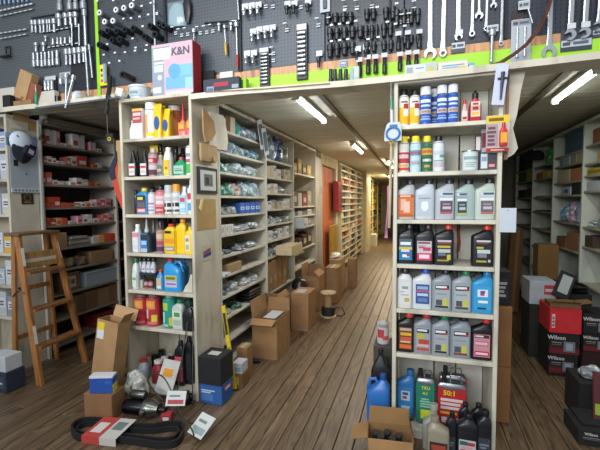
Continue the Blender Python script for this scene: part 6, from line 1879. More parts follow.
# ================================================================== ON THE FLOOR, LEFT UNIT
def open_carton(label, x0, x1, y0, y1, h, col, flaps, rz=0, loc=None, name='carton', z=.0006, cat='box', lab=None, group=None):
    """carton with its flaps up; flaps: {side: opening angle in degrees from lying closed}"""
    w, d = x1 - x0, y1 - y0
    t = thing(name, label, cat, loc or ((x0 + x1) / 2, (y0 + y1) / 2, z), rz, group)
    m = M(col, 'card')
    T = .004
    MB().box(-w / 2, w / 2, -d / 2, d / 2, 0, T, m).box(-w / 2, w / 2, -d / 2, -d / 2 + T, T, h, m).box(-w / 2, w / 2, d / 2 - T, d / 2, T, h, m) \
        .box(-w / 2, -w / 2 + T, -d / 2 + T, d / 2 - T, T, h, m).box(w / 2 - T, w / 2, -d / 2 + T, d / 2 - T, T, h, m).build('box_body', t)
    for side, ang, L in flaps:
        q = math.radians(ang)
        if side in 'lr':
            s = -1 if side == 'l' else 1
            mt = Matrix.Translation((s * w / 2, 0, h)) @ Matrix.Rotation(s * -(PI - q) + PI * (s > 0) * 0, 4, 'Y')
            # flap from the hinge pointing inward when ang = 0
            dx, dz = -s * math.cos(q) * L, math.sin(q) * L
            v = [(s * w / 2, -d / 2 + .004, h), (s * w / 2, d / 2 - .004, h), (s * w / 2 + dx, d / 2 - .012, h + dz), (s * w / 2 + dx, -d / 2 + .012, h + dz)]
            nrm = Vector((dz, 0, -dx)).normalized() * .003
        else:
            s = -1 if side == 'f' else 1
            dy, dz = -s * math.cos(q) * L, math.sin(q) * L
            v = [(-w / 2 + .004, s * d / 2, h), (w / 2 - .004, s * d / 2, h), (w / 2 - .012, s * d / 2 + dy, h + dz), (-w / 2 + .012, s * d / 2 + dy, h + dz)]
            nrm = Vector((0, dz, -dy)).normalized() * .003
        v2 = [Vector(p) + nrm for p in v]
        MB().add([Vector(p) for p in v] + v2, [(0, 1, 2, 3), (7, 6, 5, 4)] + [(i, (i + 1) % 4, (i + 1) % 4 + 4, i + 4) for i in range(4)], m).build('flap', t)
    if lab:
        decal(t, w * .5, h * .3, h * .4, -d / 2, lab)
    return t


# tall brown carton leaning at the corner of the left unit
t = thing('tall_carton', 'tall open brown carton leaning against the corner of the left unit', 'box', (-2.36, 2.38, .0006))
rot = Matrix.Rotation(.13, 4, 'Y') @ Matrix.Rotation(-.06, 4, 'X')
T = .004
w, d, h = .20, .13, .63
m = M('a9845a', 'card')
t.location = (-2.36, 2.33, .018)
MB().box(-w / 2, w / 2, -d / 2, d / 2, 0, T, m, mat=rot).box(-w / 2, w / 2, -d / 2, -d / 2 + T, T, h, m, mat=rot).box(-w / 2, w / 2, d / 2 - T, d / 2, T, h, m, mat=rot) \
    .box(-w / 2, -w / 2 + T, -d / 2 + T, d / 2 - T, T, h, m, mat=rot).box(w / 2 - T, w / 2, -d / 2 + T, d / 2 - T, T, h, m, mat=rot).build('box_body', t)
MB().box(-w / 2 + .03, w / 2 + .05, -.004, .0, 0, .09, M('b8946a', 'card'), mat=rot @ Matrix.Translation((0, d / 2 - .002, h)) @ Matrix.Rotation(-.25, 4, 'X')).build('flap', t)
MB().box(-.004, 0, -d / 2 + .01, d / 2 - .01, 0, .08, M('a07a50', 'card'), mat=rot @ Matrix.Translation((w / 2, 0, h)) @ Matrix.Rotation(.5, 4, 'Y')).build('flap', t)
MB().box(-w / 2 + .012, -w / 2 + .075, -d / 2 - .0016, -d / 2 - .0004, h - .15, h - .02, M('cfd4d2', 'paper'), mat=rot).box(-w / 2 + .012, -w / 2 + .075, -d / 2 - .0026, -d / 2 - .0017, h - .08, h - .02, M('dcc030', 'paper'), mat=rot).build('label', t)

# small brown carton with the blue and yellow box on it
p0, p1 = aZ(85, 417, 0), aZ(117, 417, 0)
ang = .12
hb = aY(100, 395, p0.y).z
t = carton('carton', 'small plain brown carton on the floor before the left unit', 'box', p0.x, p1.x, p0.y, p0.y + .15, .0006, hb, '8f6844', rz=ang)
c = t.location
a, b = aY(89, 374, c.y - .05), aY(112.5, 398, c.y - .05)
w = (b.x - a.x) * .8
t = carton('part_carton', 'blue, white and yellow carton standing on the small brown carton', 'box', (a.x + b.x) / 2 - w / 2, (a.x + b.x) / 2 + w / 2, c.y - .06, c.y + .01, hb + .0008, a.z, '2350a4', rz=.35)
hh = a.z - hb
MB().box(-w / 2 - .0006, w / 2 + .0006, -.0356, .0356, hh * .88, hh + .001, M('d4d6d8', 'paper'), .001).build('white_top', t)
MB().box(w / 2 + .0003, w / 2 + .0016, -.035, .035, .0, hh * .5, M('d8c428', 'paper')).build('yellow_side', t)
decal(t, w * .3, hh * .3, hh * .5, -.0353, '2350a4', [(.1, .1, .8, .8, '2c5cb8')], x0=w * .3)

# plastic bag, envelope, starter, belts
p = aZ(132, 402, 0)
bag('milky plastic bag slumped before the left unit', p.x + .01, p.y + .05, 0, .18, .15, .24, 'c4c3ba', 511)
a = aZ(158, 402, 0)
t = thing('paper_envelope', 'white envelope with an orange sticker propped before the left unit', 'envelope', (a.x + .01, a.y + .03, .05), -.1)
rot = Matrix.Rotation(-.5, 4, 'X')
MB().box(-.08, .09, 0, .012, 0, .26, M('cfccc6', 'card'), .004, mat=rot).build('envelope', t)
MB().box(-.045, .05, -.0014, -.0003, .13, .19, M('e0962a', 'paper'), mat=rot).build('orange_sticker', t)
# starter motor
p = aZ(135, 419, 0)
t = thing('starter_motor', 'grey and black starter motor lying on the floor among the belts', 'motor', (p.x - .10, p.y + .03, .068), .1)
t.scale = (1.25, 1.25, 1.2)
ax = Matrix.Rotation(PI / 2, 4, 'Y')
MB().lathe([(.028, -.005), (.044, 0), (.046, .01), (.046, .11), (.042, .12)], M('2a2b2d', 'metal'), 18, ax).build('motor_body', t)
MB().lathe([(.047, .1205), (.053, .125), (.056, .15), (.05, .175), (.036, .20), (.034, .215)], M('7d7c76', 'metal'), 18, ax).build('housing', t)
MB().lathe([(.012, .2155), (.018, .218), (.018, .255), (.010, .26)], M('4a4a48', 'metal'), 12, ax).build('pinion', t)
MB().lathe([(.022, .02), (.025, .025), (.025, .11), (.02, .118)], M('6d6d68', 'metal'), 14, Matrix.Translation((0, .02, .068)) @ ax).build('solenoid', t)
MB().box(.125, .16, -.07, .07, -.02, .02, M('74736d', 'metal'), .008).build('flange', t)
MB().lathe([(.004, 0), (.006, .004), (.006, .02)], M('a08a4a', 'metal'), 8, Matrix.Translation((.02, .02, .092))).build('terminal', t)
p = aZ(178, 405, 0)
t = thing('alternator', 'dark dusty machine part in the shadow right of the starter motor', 'motor', (p.x - .01, p.y, .05), .5)
MB().lathe([(.02, -.01), (.05, 0), (.055, .02), (.055, .08), (.045, .095)], M('4a4844', 'metal'), 16, ax).build('body', t)
MB().lathe([(.018, .0955), (.03, .1), (.03, .12), (.02, .122)], M('2e2d2c', 'metal'), 14, ax).build('pulley', t)
MB().box(.01, .06, -.03, .03, -.049, -.045, M('4a4844', 'metal')).build('bracket', t)
# red and white small boxes on the floor
p = aZ(164, 423, 0)
t = carton('carton', 'little red and white box under the wire loop', 'box', p.x - .03, p.x + .04, p.y, p.y + .06, .0006, .06, 'a83038', lab=(.2, .3, .8, .7, 'd8ccc4', []), rz=.3)


def floor_path(pts, z):
    return [aZ(x, y, z) for x, y in pts]


def smooth_path(pts, n=4, closed=True):
    out = []
    K = len(pts)
    for i in range(K if closed else K - 1):
        p0, p1, p2, p3 = pts[(i - 1) % K] if closed or i > 0 else pts[0], pts[i], pts[(i + 1) % K], pts[(i + 2) % K] if closed or i + 2 < K else pts[-1]
        for k in range(n):
            u = k / n
            out.append(.5 * ((2 * p1) + (p2 - p0) * u + (2 * p0 - 5 * p1 + 4 * p2 - p3) * u * u + (3 * p1 - p0 - 3 * p2 + p3) * u ** 3))
    if not closed:
        out.append(pts[-1])
    return out


def belt(label, px, z, wz, th, label_at=None, col='17181a', name='drive_belt'):
    pts = smooth_path(floor_path(px, z), 4)
    t = thing(name, label, 'belt', (pts[0].x, pts[0].y, 0))
    o0 = Vector(t.location)
    MB().tube([p - o0 for p in pts], 0, M(col, 'rubber'), closed=True, flat=(th, wz)).build('belt', t)
    for r_ in (-.6, 0, .6):
        pass
    return t, o0


t, o0 = belt('wide black drive belt in a red and white sleeve on the floor', [(72, 428), (82, 421), (100, 421), (125, 425), (150, 427), (170, 424), (181, 425), (183, 434), (176, 443), (160, 445), (140, 442), (115, 439), (95, 438), (78, 437)], .024, .0235, .007)
belt('second black drive belt nested inside the one in the sleeve', [(77, 429), (86, 424), (102, 424), (125, 429), (150, 431), (168, 429), (177, 429), (178, 434), (172, 439), (158, 440), (140, 438), (115, 435), (97, 434), (82, 434)], .018, .0175, .006)
# sleeve round the two strands
a, b = aZ(98, 430, .0), aZ(133, 431, .0)
t = thing('belt_sleeve', 'red and white paper sleeve wrapped round the black belts', 'label', ((a.x + b.x) / 2, 1.966, .0005), .13)
w = (b - a).length
d = .222
for i, (x0, x1, c) in enumerate(((-w / 2, .005, 'b84038'), (.0055, w / 2, 'c4bfb8'))):
    MB().box(x0, x1, -d / 2, d / 2, .0485, .0505, M(c, 'paper')).box(x0, x1, -d / 2 - .002, -d / 2, 0, .0485, M(c, 'paper')).box(x0, x1, d / 2, d / 2 + .002, 0, .0485, M(c, 'paper')).build('sleeve', t)
MB().box(-w * .4, -w * .1, -d * .3, d * .2, .0507, .0513, M('d8cdc8', 'paper')).box(w * .1, w * .4, -d * .1, d * .3, .0507, .0513, M('6a7a74', 'paper')).build('print', t)
# thin belt loop standing up against the unit with two tags
Yl = 2.36
lp = [(150.5, 386), (148, 380), (150, 375.5), (157, 374), (164, 378), (170, 388), (175, 400), (180, 412), (187, 422)]
pts = smooth_path([aY(x, y, 2.40 - .02 * i) for i, (x, y) in enumerate(lp)] + [aZ(203, 424, .03), aZ(206, 430, .02), aZ(202, 437, .02), aZ(195, 437, .03), aZ(189, 425, .10)] + [aY(x, y, 2.30 + .012 * i) for i, (x, y) in enumerate(((172, 412), (163, 400), (155, 392)))], 4)
t = thing('thin_belt', 'thin dark belt in a long loop standing up over the motor parts', 'belt', (pts[0].x, pts[0].y, 0))
o0 = Vector(t.location)
MB().tube([p - o0 for p in pts], .0052, M('3a342c', 'rubber'), 6, closed=True).build('belt', t)
for i, (x, y, Y, w, h, rx, rz, lb, band) in enumerate(((175, 406, 2.235, .14, .10, -.6, .3, 'white and red paper tag on the upper part of the thin belt', 'b04850'), (194, 436, 2.0, .14, .15, -1.0, -.35, 'white paper tag with a drawn ring on the thin belt at the floor', '8fa4a0'))):
    c = aY(x, y, Y) if i == 0 else aZ(x, y, .040)
    t = thing('paper_tag', lb, 'tag', c, rz)
    rot = Matrix.Rotation(rx, 4, 'X')
    MB().box(-w / 2, w / 2, -.002, .0, 0, h, M('cdd0cc', 'paper'), mat=rot).build('tag_body', t)
    MB().box(-w * .4, w * .4, -.0034, -.0022, h * .12, h * .4, M(band, 'paper'), mat=rot).box(-w * .35, w * .2, -.0034, -.0022, h * .6, h * .72, M('7a7f7c', 'paper'), mat=rot).build('print', t)
p = aZ(193, 425, 0)
# two steel rods leaning at the right of the bottom compartment
for i, (x0, y0, x1, y1) in enumerate(((176, 400, 187.5, 322), (183.5, 404, 193, 318))):
    a, b = aZ(x0 + 9 * i, y0, .004), aY(x1, y1, 2.492)
    t = thing('steel_rod', 'thin grey rod leaning against the right post of the left unit, %s' % ('left one', 'right one')[i], 'rod', a)
    MB().tube([(0, 0, 0), b - a], .0045, M('8f9294', 'metal'), 8).build('rod', t)
    MB().lathe([(.006, 0), (.007, .003), (.006, .012)], M('2a2a2c', 'rubber'), 8).build('foot', t, (0, 0, -.003))

# black box on the blue box, yellow level, small boxes behind
x0, x1 = -1.612, -1.415
zt = aY(214, 378, 2.5).z
t = carton('part_carton', 'blue printed carton on the floor under the black box', 'box', x0 + .005, x1, 2.50, 2.68, .0006, .155, '2f5f9e')
decal(t, .18, .13, .012, -.09, '2c5c9c', [(.05, .1, .6, .5, '4a7ab8'), (.05, .56, .5, .64, 'b8c8dc'), (.05, .68, .7, .76, 'b8c8dc')])
decal(t, .13, .05, .085, -.0976, '2c5c9c', [(.1, .2, .9, .9, 'b03a44'), (.2, .3, .8, .7, 'd4c4c4')]).rotation_euler = (0, 0, PI / 2)
t = carton('battery_carton', 'black carton with a white label on top, standing on the blue carton', 'box', x0, x1, 2.49, 2.69, .1564, .37, '1b1b1e')
MB().box(-.05, .04, -.04, .03, .2138, .2146, M('b4b2ae', 'paper')).build('label', t)
a, b = aX(224, 305, -1.43), aX(229.5, 388, -1.42)
t = thing('spirit_level', 'long yellow spirit level standing behind the black carton', 'level', (-1.435, 2.755, .0065), .25)
rot = Matrix.Rotation(-.13, 4, 'Y') @ Matrix.Rotation(-.03, 4, 'X')
H = .70
MB().box(-.016, .016, -.012, .012, .003, H, M('d8b81a', 'plastic'), .003, mat=rot).build('level_body', t)
MB().box(-.010, .010, -.0145, -.0125, H * .66, H * .92, M('2a2a28', 'paper'), mat=rot).build('dark_print', t)
MB().box(-.017, .017, -.013, .013, -.004, .003, M('2a2a2a', 'plastic'), .002, mat=rot).build('end_cap', t)
MB().lathe([(.010, -.0148), (.012, -.0148), (.012, -.0126)], M('9ad08a', 'glass'), 12, rot @ Matrix.Translation((0, 0, H * .5)) @ Matrix.Rotation(-PI / 2, 4, 'X') @ Matrix.Translation((0, 0, 0))).build('vial', t)
c = aZ(238, 372, 0)
t = carton('carton', 'small brown upright carton behind the yellow level', 'box', -1.53, -1.43, 2.98, 3.10, .0006, .27, '9a7448', tape='b0a088')
t = carton('carton', 'little white carton with blue print beside the yellow level', 'box', -1.475, -1.385, 2.78, 2.90, .128, .215, 'b8bcc0', lab=[(.1, .2, .9, .6, '7a98b8', [])])
t = carton('carton', 'little brown carton under the white one beside the yellow level', 'box', -1.48, -1.38, 2.775, 2.905, .0006, .127, '7a5a3a', lab=[(.1, .3, .7, .8, 'a08a50', [])])
a = aZ(253, 357, .02)
t = thing('rubber_hose', 'short black rubber hose lying before the first open carton', 'hose', (a.x - .02, a.y - .09, .024))
MB().tube([(-.06, .06, 0), (0, 0, 0), (.05, -.01, 0), (.12, .03, 0)], [.016, .018, .020, .022], M('23262c', 'rubber'), 10).build('hose', t)

# ---- cartons along the left shelf wall
open_carton('brown open carton with raised flaps, nearest along the left shelf wall', -1.57, -1.31, 3.40, 3.80, .40, 'a57d54', [('l', 98, .17), ('f', 200, .10), ('b', 100, .12)])
t = bpy.data.objects['carton'] if False else None
mb = MB()
t = thing('packing_list', 'white paper label lying on the flap of the nearest open carton', 'paper', (-1.40, 3.60, .404))
MB().box(-.07, .06, -.16, .10, 0, .002, M('b9bcbc', 'paper')).build('sheet', t)
open_carton('brown carton with one bent flap, second along the left shelf wall', -1.62, -1.45, 3.86, 4.20, .46, '9a7650', [('r', 60, .08), ('f', 110, .10)])
t = carton('carton', 'tall closed brown carton with white label on top, third along the left shelf wall', 'box', -1.46, -1.24, 4.27, 4.62, .0006, .46, 'a27a52')
MB().box(-.07, .04, -.13, .05, .4598, .4606, M('b4b6b6', 'paper')).build('label', t)
t = thing('black_helmet', 'round black object behind the third carton', 'helmet', (-1.505, 4.78, .40))
MB().lathe([(.09, 0), (.11, .03), (.10, .09), (.06, .13), (.01, .145)], M('17181a', 'plastic'), 16).build('shell', t)
carton('carton', 'brown carton under the round black object', 'box', -1.61, -1.47, 4.68, 4.9, .0006, .399, '8a6644')
# cable spool
p = aZ(325, 316, 0)
t = thing('cable_spool', 'wooden cable spool with black cable standing on end beside the cartons', 'spool', (-1.15, 4.93, .0006))
t.scale = (1.2, 1.2, 1.12)
MB().lathe([(.085, 0), (.09, .004), (.09, .018), (.085, .022)], M('b09a7a', 'wood'), 20).build('flange', t)
MB().lathe([(.085, .285), (.09, .289), (.09, .303), (.085, .307)], M('b8a484', 'wood'), 20).build('flange', t)
MB().lathe([(.045, .0222), (.045, .2848)], M('a08058', 'card'), 16).build('core', t)
MB().lathe([(.066, .024), (.074, .03), (.074, .12), (.066, .126)], M('1b1c1e', 'rubber'), 18).build('cable_winding', t)
MB().tube([(.074, 0, .09), (.10, -.01, .13), (.16, -.01, .12), (.19, 0, .05), (.15, .03, .012), (.09, .05, .008)], .007, M('1b1c1e', 'rubber'), 6).build('loose_cable', t)
open_carton('brown open carton behind the spool along the left shelf wall', -1.58, -1.33, 5.12, 5.48, .50, 'a07a54', [('l', 92, .16), ('r', 40, .1), ('b', 100, .12)])
carton('carton', 'tall brown carton farther along the shelf wall behind the spool', 'box', -1.36, -1.16, 5.6, 5.95, .0006, .55, '9c7852', tape='b4a48a')
t = carton('carton', 'red and white topped brown carton, last of the row before the yellow board', 'box', -1.40, -1.22, 6.1, 6.55, .0006, .60, 'a88a66')
bag('white crumpled bag on the last carton of the row', -1.34, 6.30, .602, .16, .3, .10, 'c8bcb0', 520)
carton('carton', 'narrow brown carton standing right of the last one in the row', 'box', -1.20, -1.06, 6.7, 6.9, .0006, .53, '8f6e4c')

# ================================================================== DEEP IN THE AISLE
struct(MB().box(-2.0, -1.68, 6.13, 6.18, 0, CEIL, M('b8ac8c', 'paint')).build('trim_1'))
t = thing('grey_sheet', 'grey stained sheet hanging at the end of the left shelf wall', 'sheet', (-1.64, 6.15, .3))
sh = MB()
n = 10
fr = [(.02 * math.sin(k * 1.9), k * .046) for k in range(n)]
sh.loft([[(x + .03 * v * math.sin(k), y, z) for k, (x, y) in enumerate(fr)] + [(x + .03 * v * math.sin(k) - .004, y, z) for k, (x, y) in reversed(list(enumerate(fr)))] for v, z in ((0, 0), (.3, .5), (.2, 1.0), (.5, 1.5), (.1, 2.0))], M('b0a99a', 'paint'))
sh.build('sheet', t)
MB().tube([(0, 0, 2.005), (0, .43, 2.005)], .008, M('8a8478', 'metal'), 6).build('hanging_rail', t)
door = struct(MB().box(-1.76, -1.72, 6.70, 7.85, 0, 2.22, M('d8784c', 'paint')).build('door_1'))
MB().box(-.0, .02, 0, .06, 0, .1, M('8a4a2a')).build('door_handle', door, (-1.72, 7.7, 1.0))
struct(MB().box(-1.80, -1.66, 6.60, 6.69, 0, CEIL, M('c9bd94', 'paint')).build('trim_2'))
struct(MB().box(-1.80, -1.66, 7.86, 8.05, 0, CEIL, M('cfc6a8', 'paint')).build('trim_3'))
struct(MB().box(-1.80, -1.66, 6.695, 7.855, 2.23, CEIL, M('c9bd94', 'paint')).build('trim_4'))
t = thing('yellow_board', 'ochre wooden board standing at the orange doorway', 'board', (-1.60, 7.35, .0006))
MB().box(-.02, .02, -.30, .30, 0, 1.05, M('b0882e', 'wood'), .004).build('board', t)
MB().box(-.03, .021, -.31, .31, 1.051, 1.10, M('c49a3c', 'wood'), .004).build('top_rail', t)
t = thing('fire_extinguisher_box', 'red wall box beside the pigeonhole rack in the aisle', 'box', (-1.655, 7.80, 1.35), PI / 2)
MB().box(-.22, .22, -.10, 0, 0, .62, M('a82a34', 'paint'), .006).build('box_body', t)
for k in (-.11, .12):
    MB().box(k - .06, k + .06, -.106, -.1005, .08, .54, M('6e2028', 'plastic'), .002).build('pane', t)
t = thing('red_stool', 'low red shelf standing under the orange doorway', 'shelf', (-1.58, 6.85, .0006))
for z in (.0, .28):
    MB().box(-.06, .06, -.08, .08, z, z + .03, M('a0402a', 'wood'), .003).build('board', t)
for q in (-.07, .07):
    MB().box(-.055, .055, q - .008, q + .008, .0305, .2795, M('a0402a', 'wood')).build('side', t)

# pigeonhole rack
RY = [8.1, 9.15, 10.25, 11.4]
rz_ = [.16 + .148 * k for k in range(15)]
rack = thing('pigeonhole_rack', 'tall white pigeonhole rack with sloping rows of small parts in the aisle', 'rack', (-1.62, 8.1, 0))
WP = M('ddd2b4', 'paint')
for y in RY:
    MB().box(-.35, .034, y - 8.1 - .02, y - 8.1 + .02, 0, 2.36, WP, .002).build('divider', rack)
MB().box(-.36, -.3505, -.02, 3.32, 0, 2.36, M('a8987a', 'paint')).build('back_panel', rack)
MB().box(-.35, .0, -.02, 3.32, 2.361, 2.39, WP, .002).build('top_board', rack)
for c, (ya, yb) in enumerate(zip(RY, RY[1:])):
    for z in rz_:
        MB().box(-.34, .02, ya - 8.1 + .0205, yb - 8.1 - .0205, z - .012, z, WP).box(.02, .028, ya - 8.1 + .0205, yb - 8.1 - .0205, z - .012, z + .022, WP).build('shelf', rack)
pc = ['b8a890', '8a6a50', 'c4584a', '5a5a58', 'd4ccb8', '3f4a5c', 'a04a40', 'c8b46a', '6a8a9a', '4a3a30']
bx = {}
for c, (ya, yb) in enumerate(zip(RY, RY[1:])):
    for r_, z in enumerate(rz_):
        for k in range(2):
            h = random.uniform(.07, .12)
            colr = random.choice(pc) if not (c == 2 and r_ in (9, 11) and k) else '3a9ac0'
            key = (colr, round(h, 2))
            if key not in bx:
                bx[key] = MB().box(-.1, .0, -.16, .16, 0, round(h, 2), M(colr, 'card'), .004).mesh('small_carton')
            col_n = ('near', 'middle', 'far')[c]
            mesh_thing('small_carton', bx[key], 'small carton in %s column of pigeonhole rack, %s row from bottom, %s half' % (col_n, ORD[r_], ('near', 'far')[k]), 'box',
                       (-1.612 - random.uniform(0, .02), ya + (yb - ya) * (.28 + .44 * k), z + .0006), group='small cartons in the pigeonhole rack')
struct(MB().box(-2.0, -1.50, 11.5, 12.6, 0, CEIL, M('d2c79c', 'paint')).build('trim_5'))
# rack beyond the pillar: darker, crowded
fy = [12.7, 14.4, 16.2, 18.2]
F2 = [.3 + .24 * k for k in range(9)]
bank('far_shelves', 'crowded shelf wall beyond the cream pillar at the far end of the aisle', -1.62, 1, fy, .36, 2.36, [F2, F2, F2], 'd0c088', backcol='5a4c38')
fcol = [['5a4a44', '8a3038', '6a5a4c', '3c3634', '9a9080'], ['c8b03a', 'd4b840', '8a7a4a', 'c8c0a4', '4a4a40'], ['4a8ab0', 'c8bc90', '3a3a3c', 'b8a870', '6a6a5a']]
for c in range(3):
    for lev, z in enumerate(F2):
        for k in range(3):
            ya = fy[c] + (fy[c + 1] - fy[c]) * (.17 + .33 * k)
            h = random.uniform(.1, .19) if lev < 8 else .09
            colr = random.choice(fcol[c])
            key = ('f', colr, round(h, 2))
            if key not in bx:
                bx[key] = MB().box(-.16, 0, -.22, .22, 0, round(h, 2), M(colr, 'card'), .005).mesh('carton')
            mesh_thing('carton', bx[key], 'carton in the far shelves, %s bay, %s shelf from below, %s place' % (('near', 'middle', 'far')[c], ORD[lev], ('near', 'middle', 'far')[k]), 'box', (-1.66, ya, z + .0006), group='cartons in the far shelves')
carton('carton', 'white carton on the floor before the far shelves', 'box', -1.58, -1.38, 13.2, 13.6, .0006, .42, 'd0ccc0')
t = thing('dark_crates', 'dark red crate at the very end of the aisle', 'crate', (-1.1, 18.4, .0006))
MB().box(-.25, .25, -.2, .2, 0, .9, M('5a2a28', 'wood'), .01).build('crate_body', t)
for k in range(3):
    MB().box(-.24, .24, -.212, -.2005, .06 + .29 * k, .30 + .29 * k, M('4a2422', 'wood'), .004).build('board', t)
t = carton('carton', 'tan carton on the dark crate at the end of the aisle', 'box', -1.35, -.9, 18.2, 18.55, .902, 1.15, 'b08a58')

# ================================================================== LEFT POST OF THE RIGHT UNIT, AND THE CANS BESIDE IT
t = thing('tape_reel', 'white reel pack with a blue ring hung on the left post of the right unit', 'package', aY(393, 141, 2.47))
w = size_at(393, 130, 17.5, 2.47)
MB().loft([ring(w * .5, .004, 0, 0, -.002, 4), ring(w * .5, .004, .05, 0, -.002, 4), ring(w * .42, .004, .10, .004, -.002, 4), ring(w * .3, .004, .115, .006, -.002, 4)], M('c4ccd8', 'paper')).build('card', t)
mb = MB()
mb.tube([(w * .38 * math.cos(2 * PI * j / 20), -.012, .045 + w * .36 * math.sin(2 * PI * j / 20)) for j in range(20)], .0065, M('3f78b8', 'plastic'), 8, closed=True)
mb.build('blue_ring', t)
MB().box(-w * .2, w * .25, -.0085, -.007, .082, .10, M('5a6a8a', 'paper')).build('print', t)
bb, tt = aY(392, 124, 2.475), aY(391, 77, 2.475)
t = thing('tube_pen', 'thin white and green tube hung above the reel on the left post', 'tube', bb)
MB().tube([(0, 0, 0), (tt - bb) * .3], .010, M('c8ccc8', 'plastic'), 10).build('white_part', t)
MB().tube([(tt - bb) * .302, (tt - bb) * .55], .009, M('3a8a68', 'plastic'), 10).build('green_part', t)
MB().tube([(tt - bb) * .552, (tt - bb)], .006, M('a8acb0', 'metal'), 8).build('tip', t)
t = thing('broom_sticks', 'pale wooden stick hanging below the reel on the left post', 'stick', aY(389.5, 200, 2.475))
o0 = Vector(t.location)
MB().tube([aY(391.5, 142, 2.475) - o0, aY(390.5, 180, 2.475) - o0, aY(389.0, 228, 2.475) - o0], .009, M('b8a68a', 'wood'), 8).build('stick', t)
MB().tube([aY(389, 142, 2.46) - o0, aY(392, 146, 2.455) - o0, aY(394, 143, 2.46) - o0, aY(391, 140, 2.455) - o0], .006, M('b09a4a', 'card'), 6, closed=True).build('twine', t)
t = thing('pink_ribbon', 'faded pink cloth strip hanging beside the left post', 'cloth', aY(386.5, 238, 2.6))
o0 = Vector(t.location)
MB().tube([aY(389, 186, 2.6) - o0, aY(388, 205, 2.6) - o0, aY(386.5, 225, 2.6) - o0, aY(386, 238, 2.6) - o0], 0, M('b87a90', 'card'), flat=(.012, .004)).build('strip', t)
q_ = aY(389, 186, 2.6) - o0
MB().tube([q_, Vector((RU0 - o0.x, 0, q_.z + .03))], .002, M('8a8478'), 6).build('string', t)

for i, (xa, xb, yt, yb, Y, c, cp, lb) in enumerate(((379.5, 392, 324, 360, 2.9, 'b4b2b0', '8a8a8c', 'white can with red print standing on the dark carton left of the right unit'),)):
    a, b = aY(xa, yt, Y), aY(xb, yb, Y)
    hbase = b.z
carton('carton', 'dark carton under the white can left of the right unit', 'box', -.315, -.17, 2.85, 3.06, .0006, .46, '4a4540')
a, b = aY(379, 324, 2.86), aY(391, 324, 2.86)
t = thing('spray_can', 'white can with red print standing on the dark carton left of the right unit', 'spray can', (-.25, 2.93, .461))
can(t, .046, a.z - .461, 'b9b6b4', '9a9a9c', cap_r=.6, cap_h=.1)
decal(t, .09, .16, .02, 0, 'b9b6b4', [(.1, .2, .6, .6, 'b03a44'), (.2, .7, .9, .85, '8a8a90'), (.5, .1, .9, .3, 'c04a50')], rad=.046, arc=2.4)
a = aZ(384, 398, 0)
t = thing('jug', 'tall black jug behind the blue one left of the right unit', 'jug', (-.245, 2.66, .0006))
jug(t, .14, .10, .50, '1a1c20', '17181a', capx=.0)
decal(t, .08, .1, .06, 0, '23262c', [])
t = thing('jug', 'bright blue jug on the floor left of the right unit', 'jug', (-.245, 2.50, .0006))
jug(t, .155, .12, aY(380, 376, 2.52).z, '2a6cb8', '1f4a8a', capx=.18, hand=-1)
decal(t, .1, .09, .05, 0, '2c6cb8', [(.1, .2, .8, .4, '4a86c8')])

# torn open carton in front of the right unit
t = open_carton('torn open brown carton with dark parts in front of the right unit', -.33, -.06, 2.20, 2.38, .125, '9a7448', [('l', 195, .10), ('r', 75, .10), ('b', 100, .10), ('f', 222, .08)], rz=.1, loc=(-.155, 2.33, .0006))
MB().box(-.1, .05, -.0915, -.0903, .02, .06, M('b4b2ae', 'paper')).build('label', t)
for i in range(5):
    x, y = (-.24, -.17, -.10, -.205, -.135)[i], (2.32, 2.345, 2.33, 2.285, 2.285)[i]
    t = thing('rubber_part', 'black rubber part lying in the torn open carton, %s' % nth(i, 5), 'part', (x, y, .006))
    MB().lathe([(.026, 0), (.03, .006), (.03, .05), (.02, .058), (.018, .10)], M('1d1c1c', 'rubber'), 12).build('part_body', t)
    MB().lathe([(.019, .1002), (.024, .104), (.022, .112)], M('2c2b2a', 'rubber'), 12).build('collar', t)
# white plastic sheet under the back flap
# ---- right of the right unit
t = thing('notice_board', 'white blank card hung at the right post of the right unit', 'card', (0, 0, 0))
a, b = aY(499.5, 208, 2.49), aY(516, 232.5, 2.49)
t.location = ((a.x + b.x) / 2, 2.49, b.z)
w, h = b.x - a.x, a.z - b.z
MB().box(-w / 2, w / 2, 0, .004, 0, h, M('c4ccd4', 'plastic'), .001).build('card', t)
MB().lathe([(.003, 0), (.003, .003)], M('6a6a6a'), 8, Matrix.Translation((0, -.0002, h * .9)) @ Matrix.Rotation(PI / 2, 4, 'X')).build('pin', t)
t = thing('hanging_board', 'pale warped board hanging between the right unit and the right hand room', 'board', (0, 2.56, 0))
bp_ = [aY(x, y, 2.56) for x, y in ((504, 72), (526, 70), (521, 90), (517, 115), (513, 128), (518, 148), (514, 154), (504, 160))]
t.location = (bp_[0].x, 2.56, bp_[-1].z)
MB().prism([(p.x - t.location.x, p.z - t.location.z) for p in bp_], 0, .008, M('c8c0ae', 'paint')).build('board', t)
MB().box(.012, .028, -.012, -.001, .0, .5, M('9a6a44', 'wood'), .002).build('brown_batten', t)
t = thing('tall_carton', 'tall plain brown carton standing behind the right unit', 'box', (.545, 2.98, .0006))
MB().box(-.095, .075, -.12, .12, 0, .82, M('8a6038', 'card'), .004).build('box_body', t)
MB().box(-.096, .076, -.1208, .1208, .40, .406, M('6a4828', 'card')).build('seam', t)
t = carton('part_carton', 'black printed carton on the tall brown carton behind the right unit', 'box', .47, .615, 2.9, 3.08, .8215, 1.06, '1c1c1f', lab=(.3, .2, .9, .8, '26262a', bars(4, .1, .9, .1, .9, 'a8a4a0', 9)))

# ================================================================== RIGHT HAND ROOM
def rb(x0, x1, yt, z, col, label, depth=.2, kind='card', decs=(), inset=.02):
    return bank_box(label, CX, -1, x0, x1, yt, z, col, depth=depth, inset=inset, decs=decs, kind=kind)


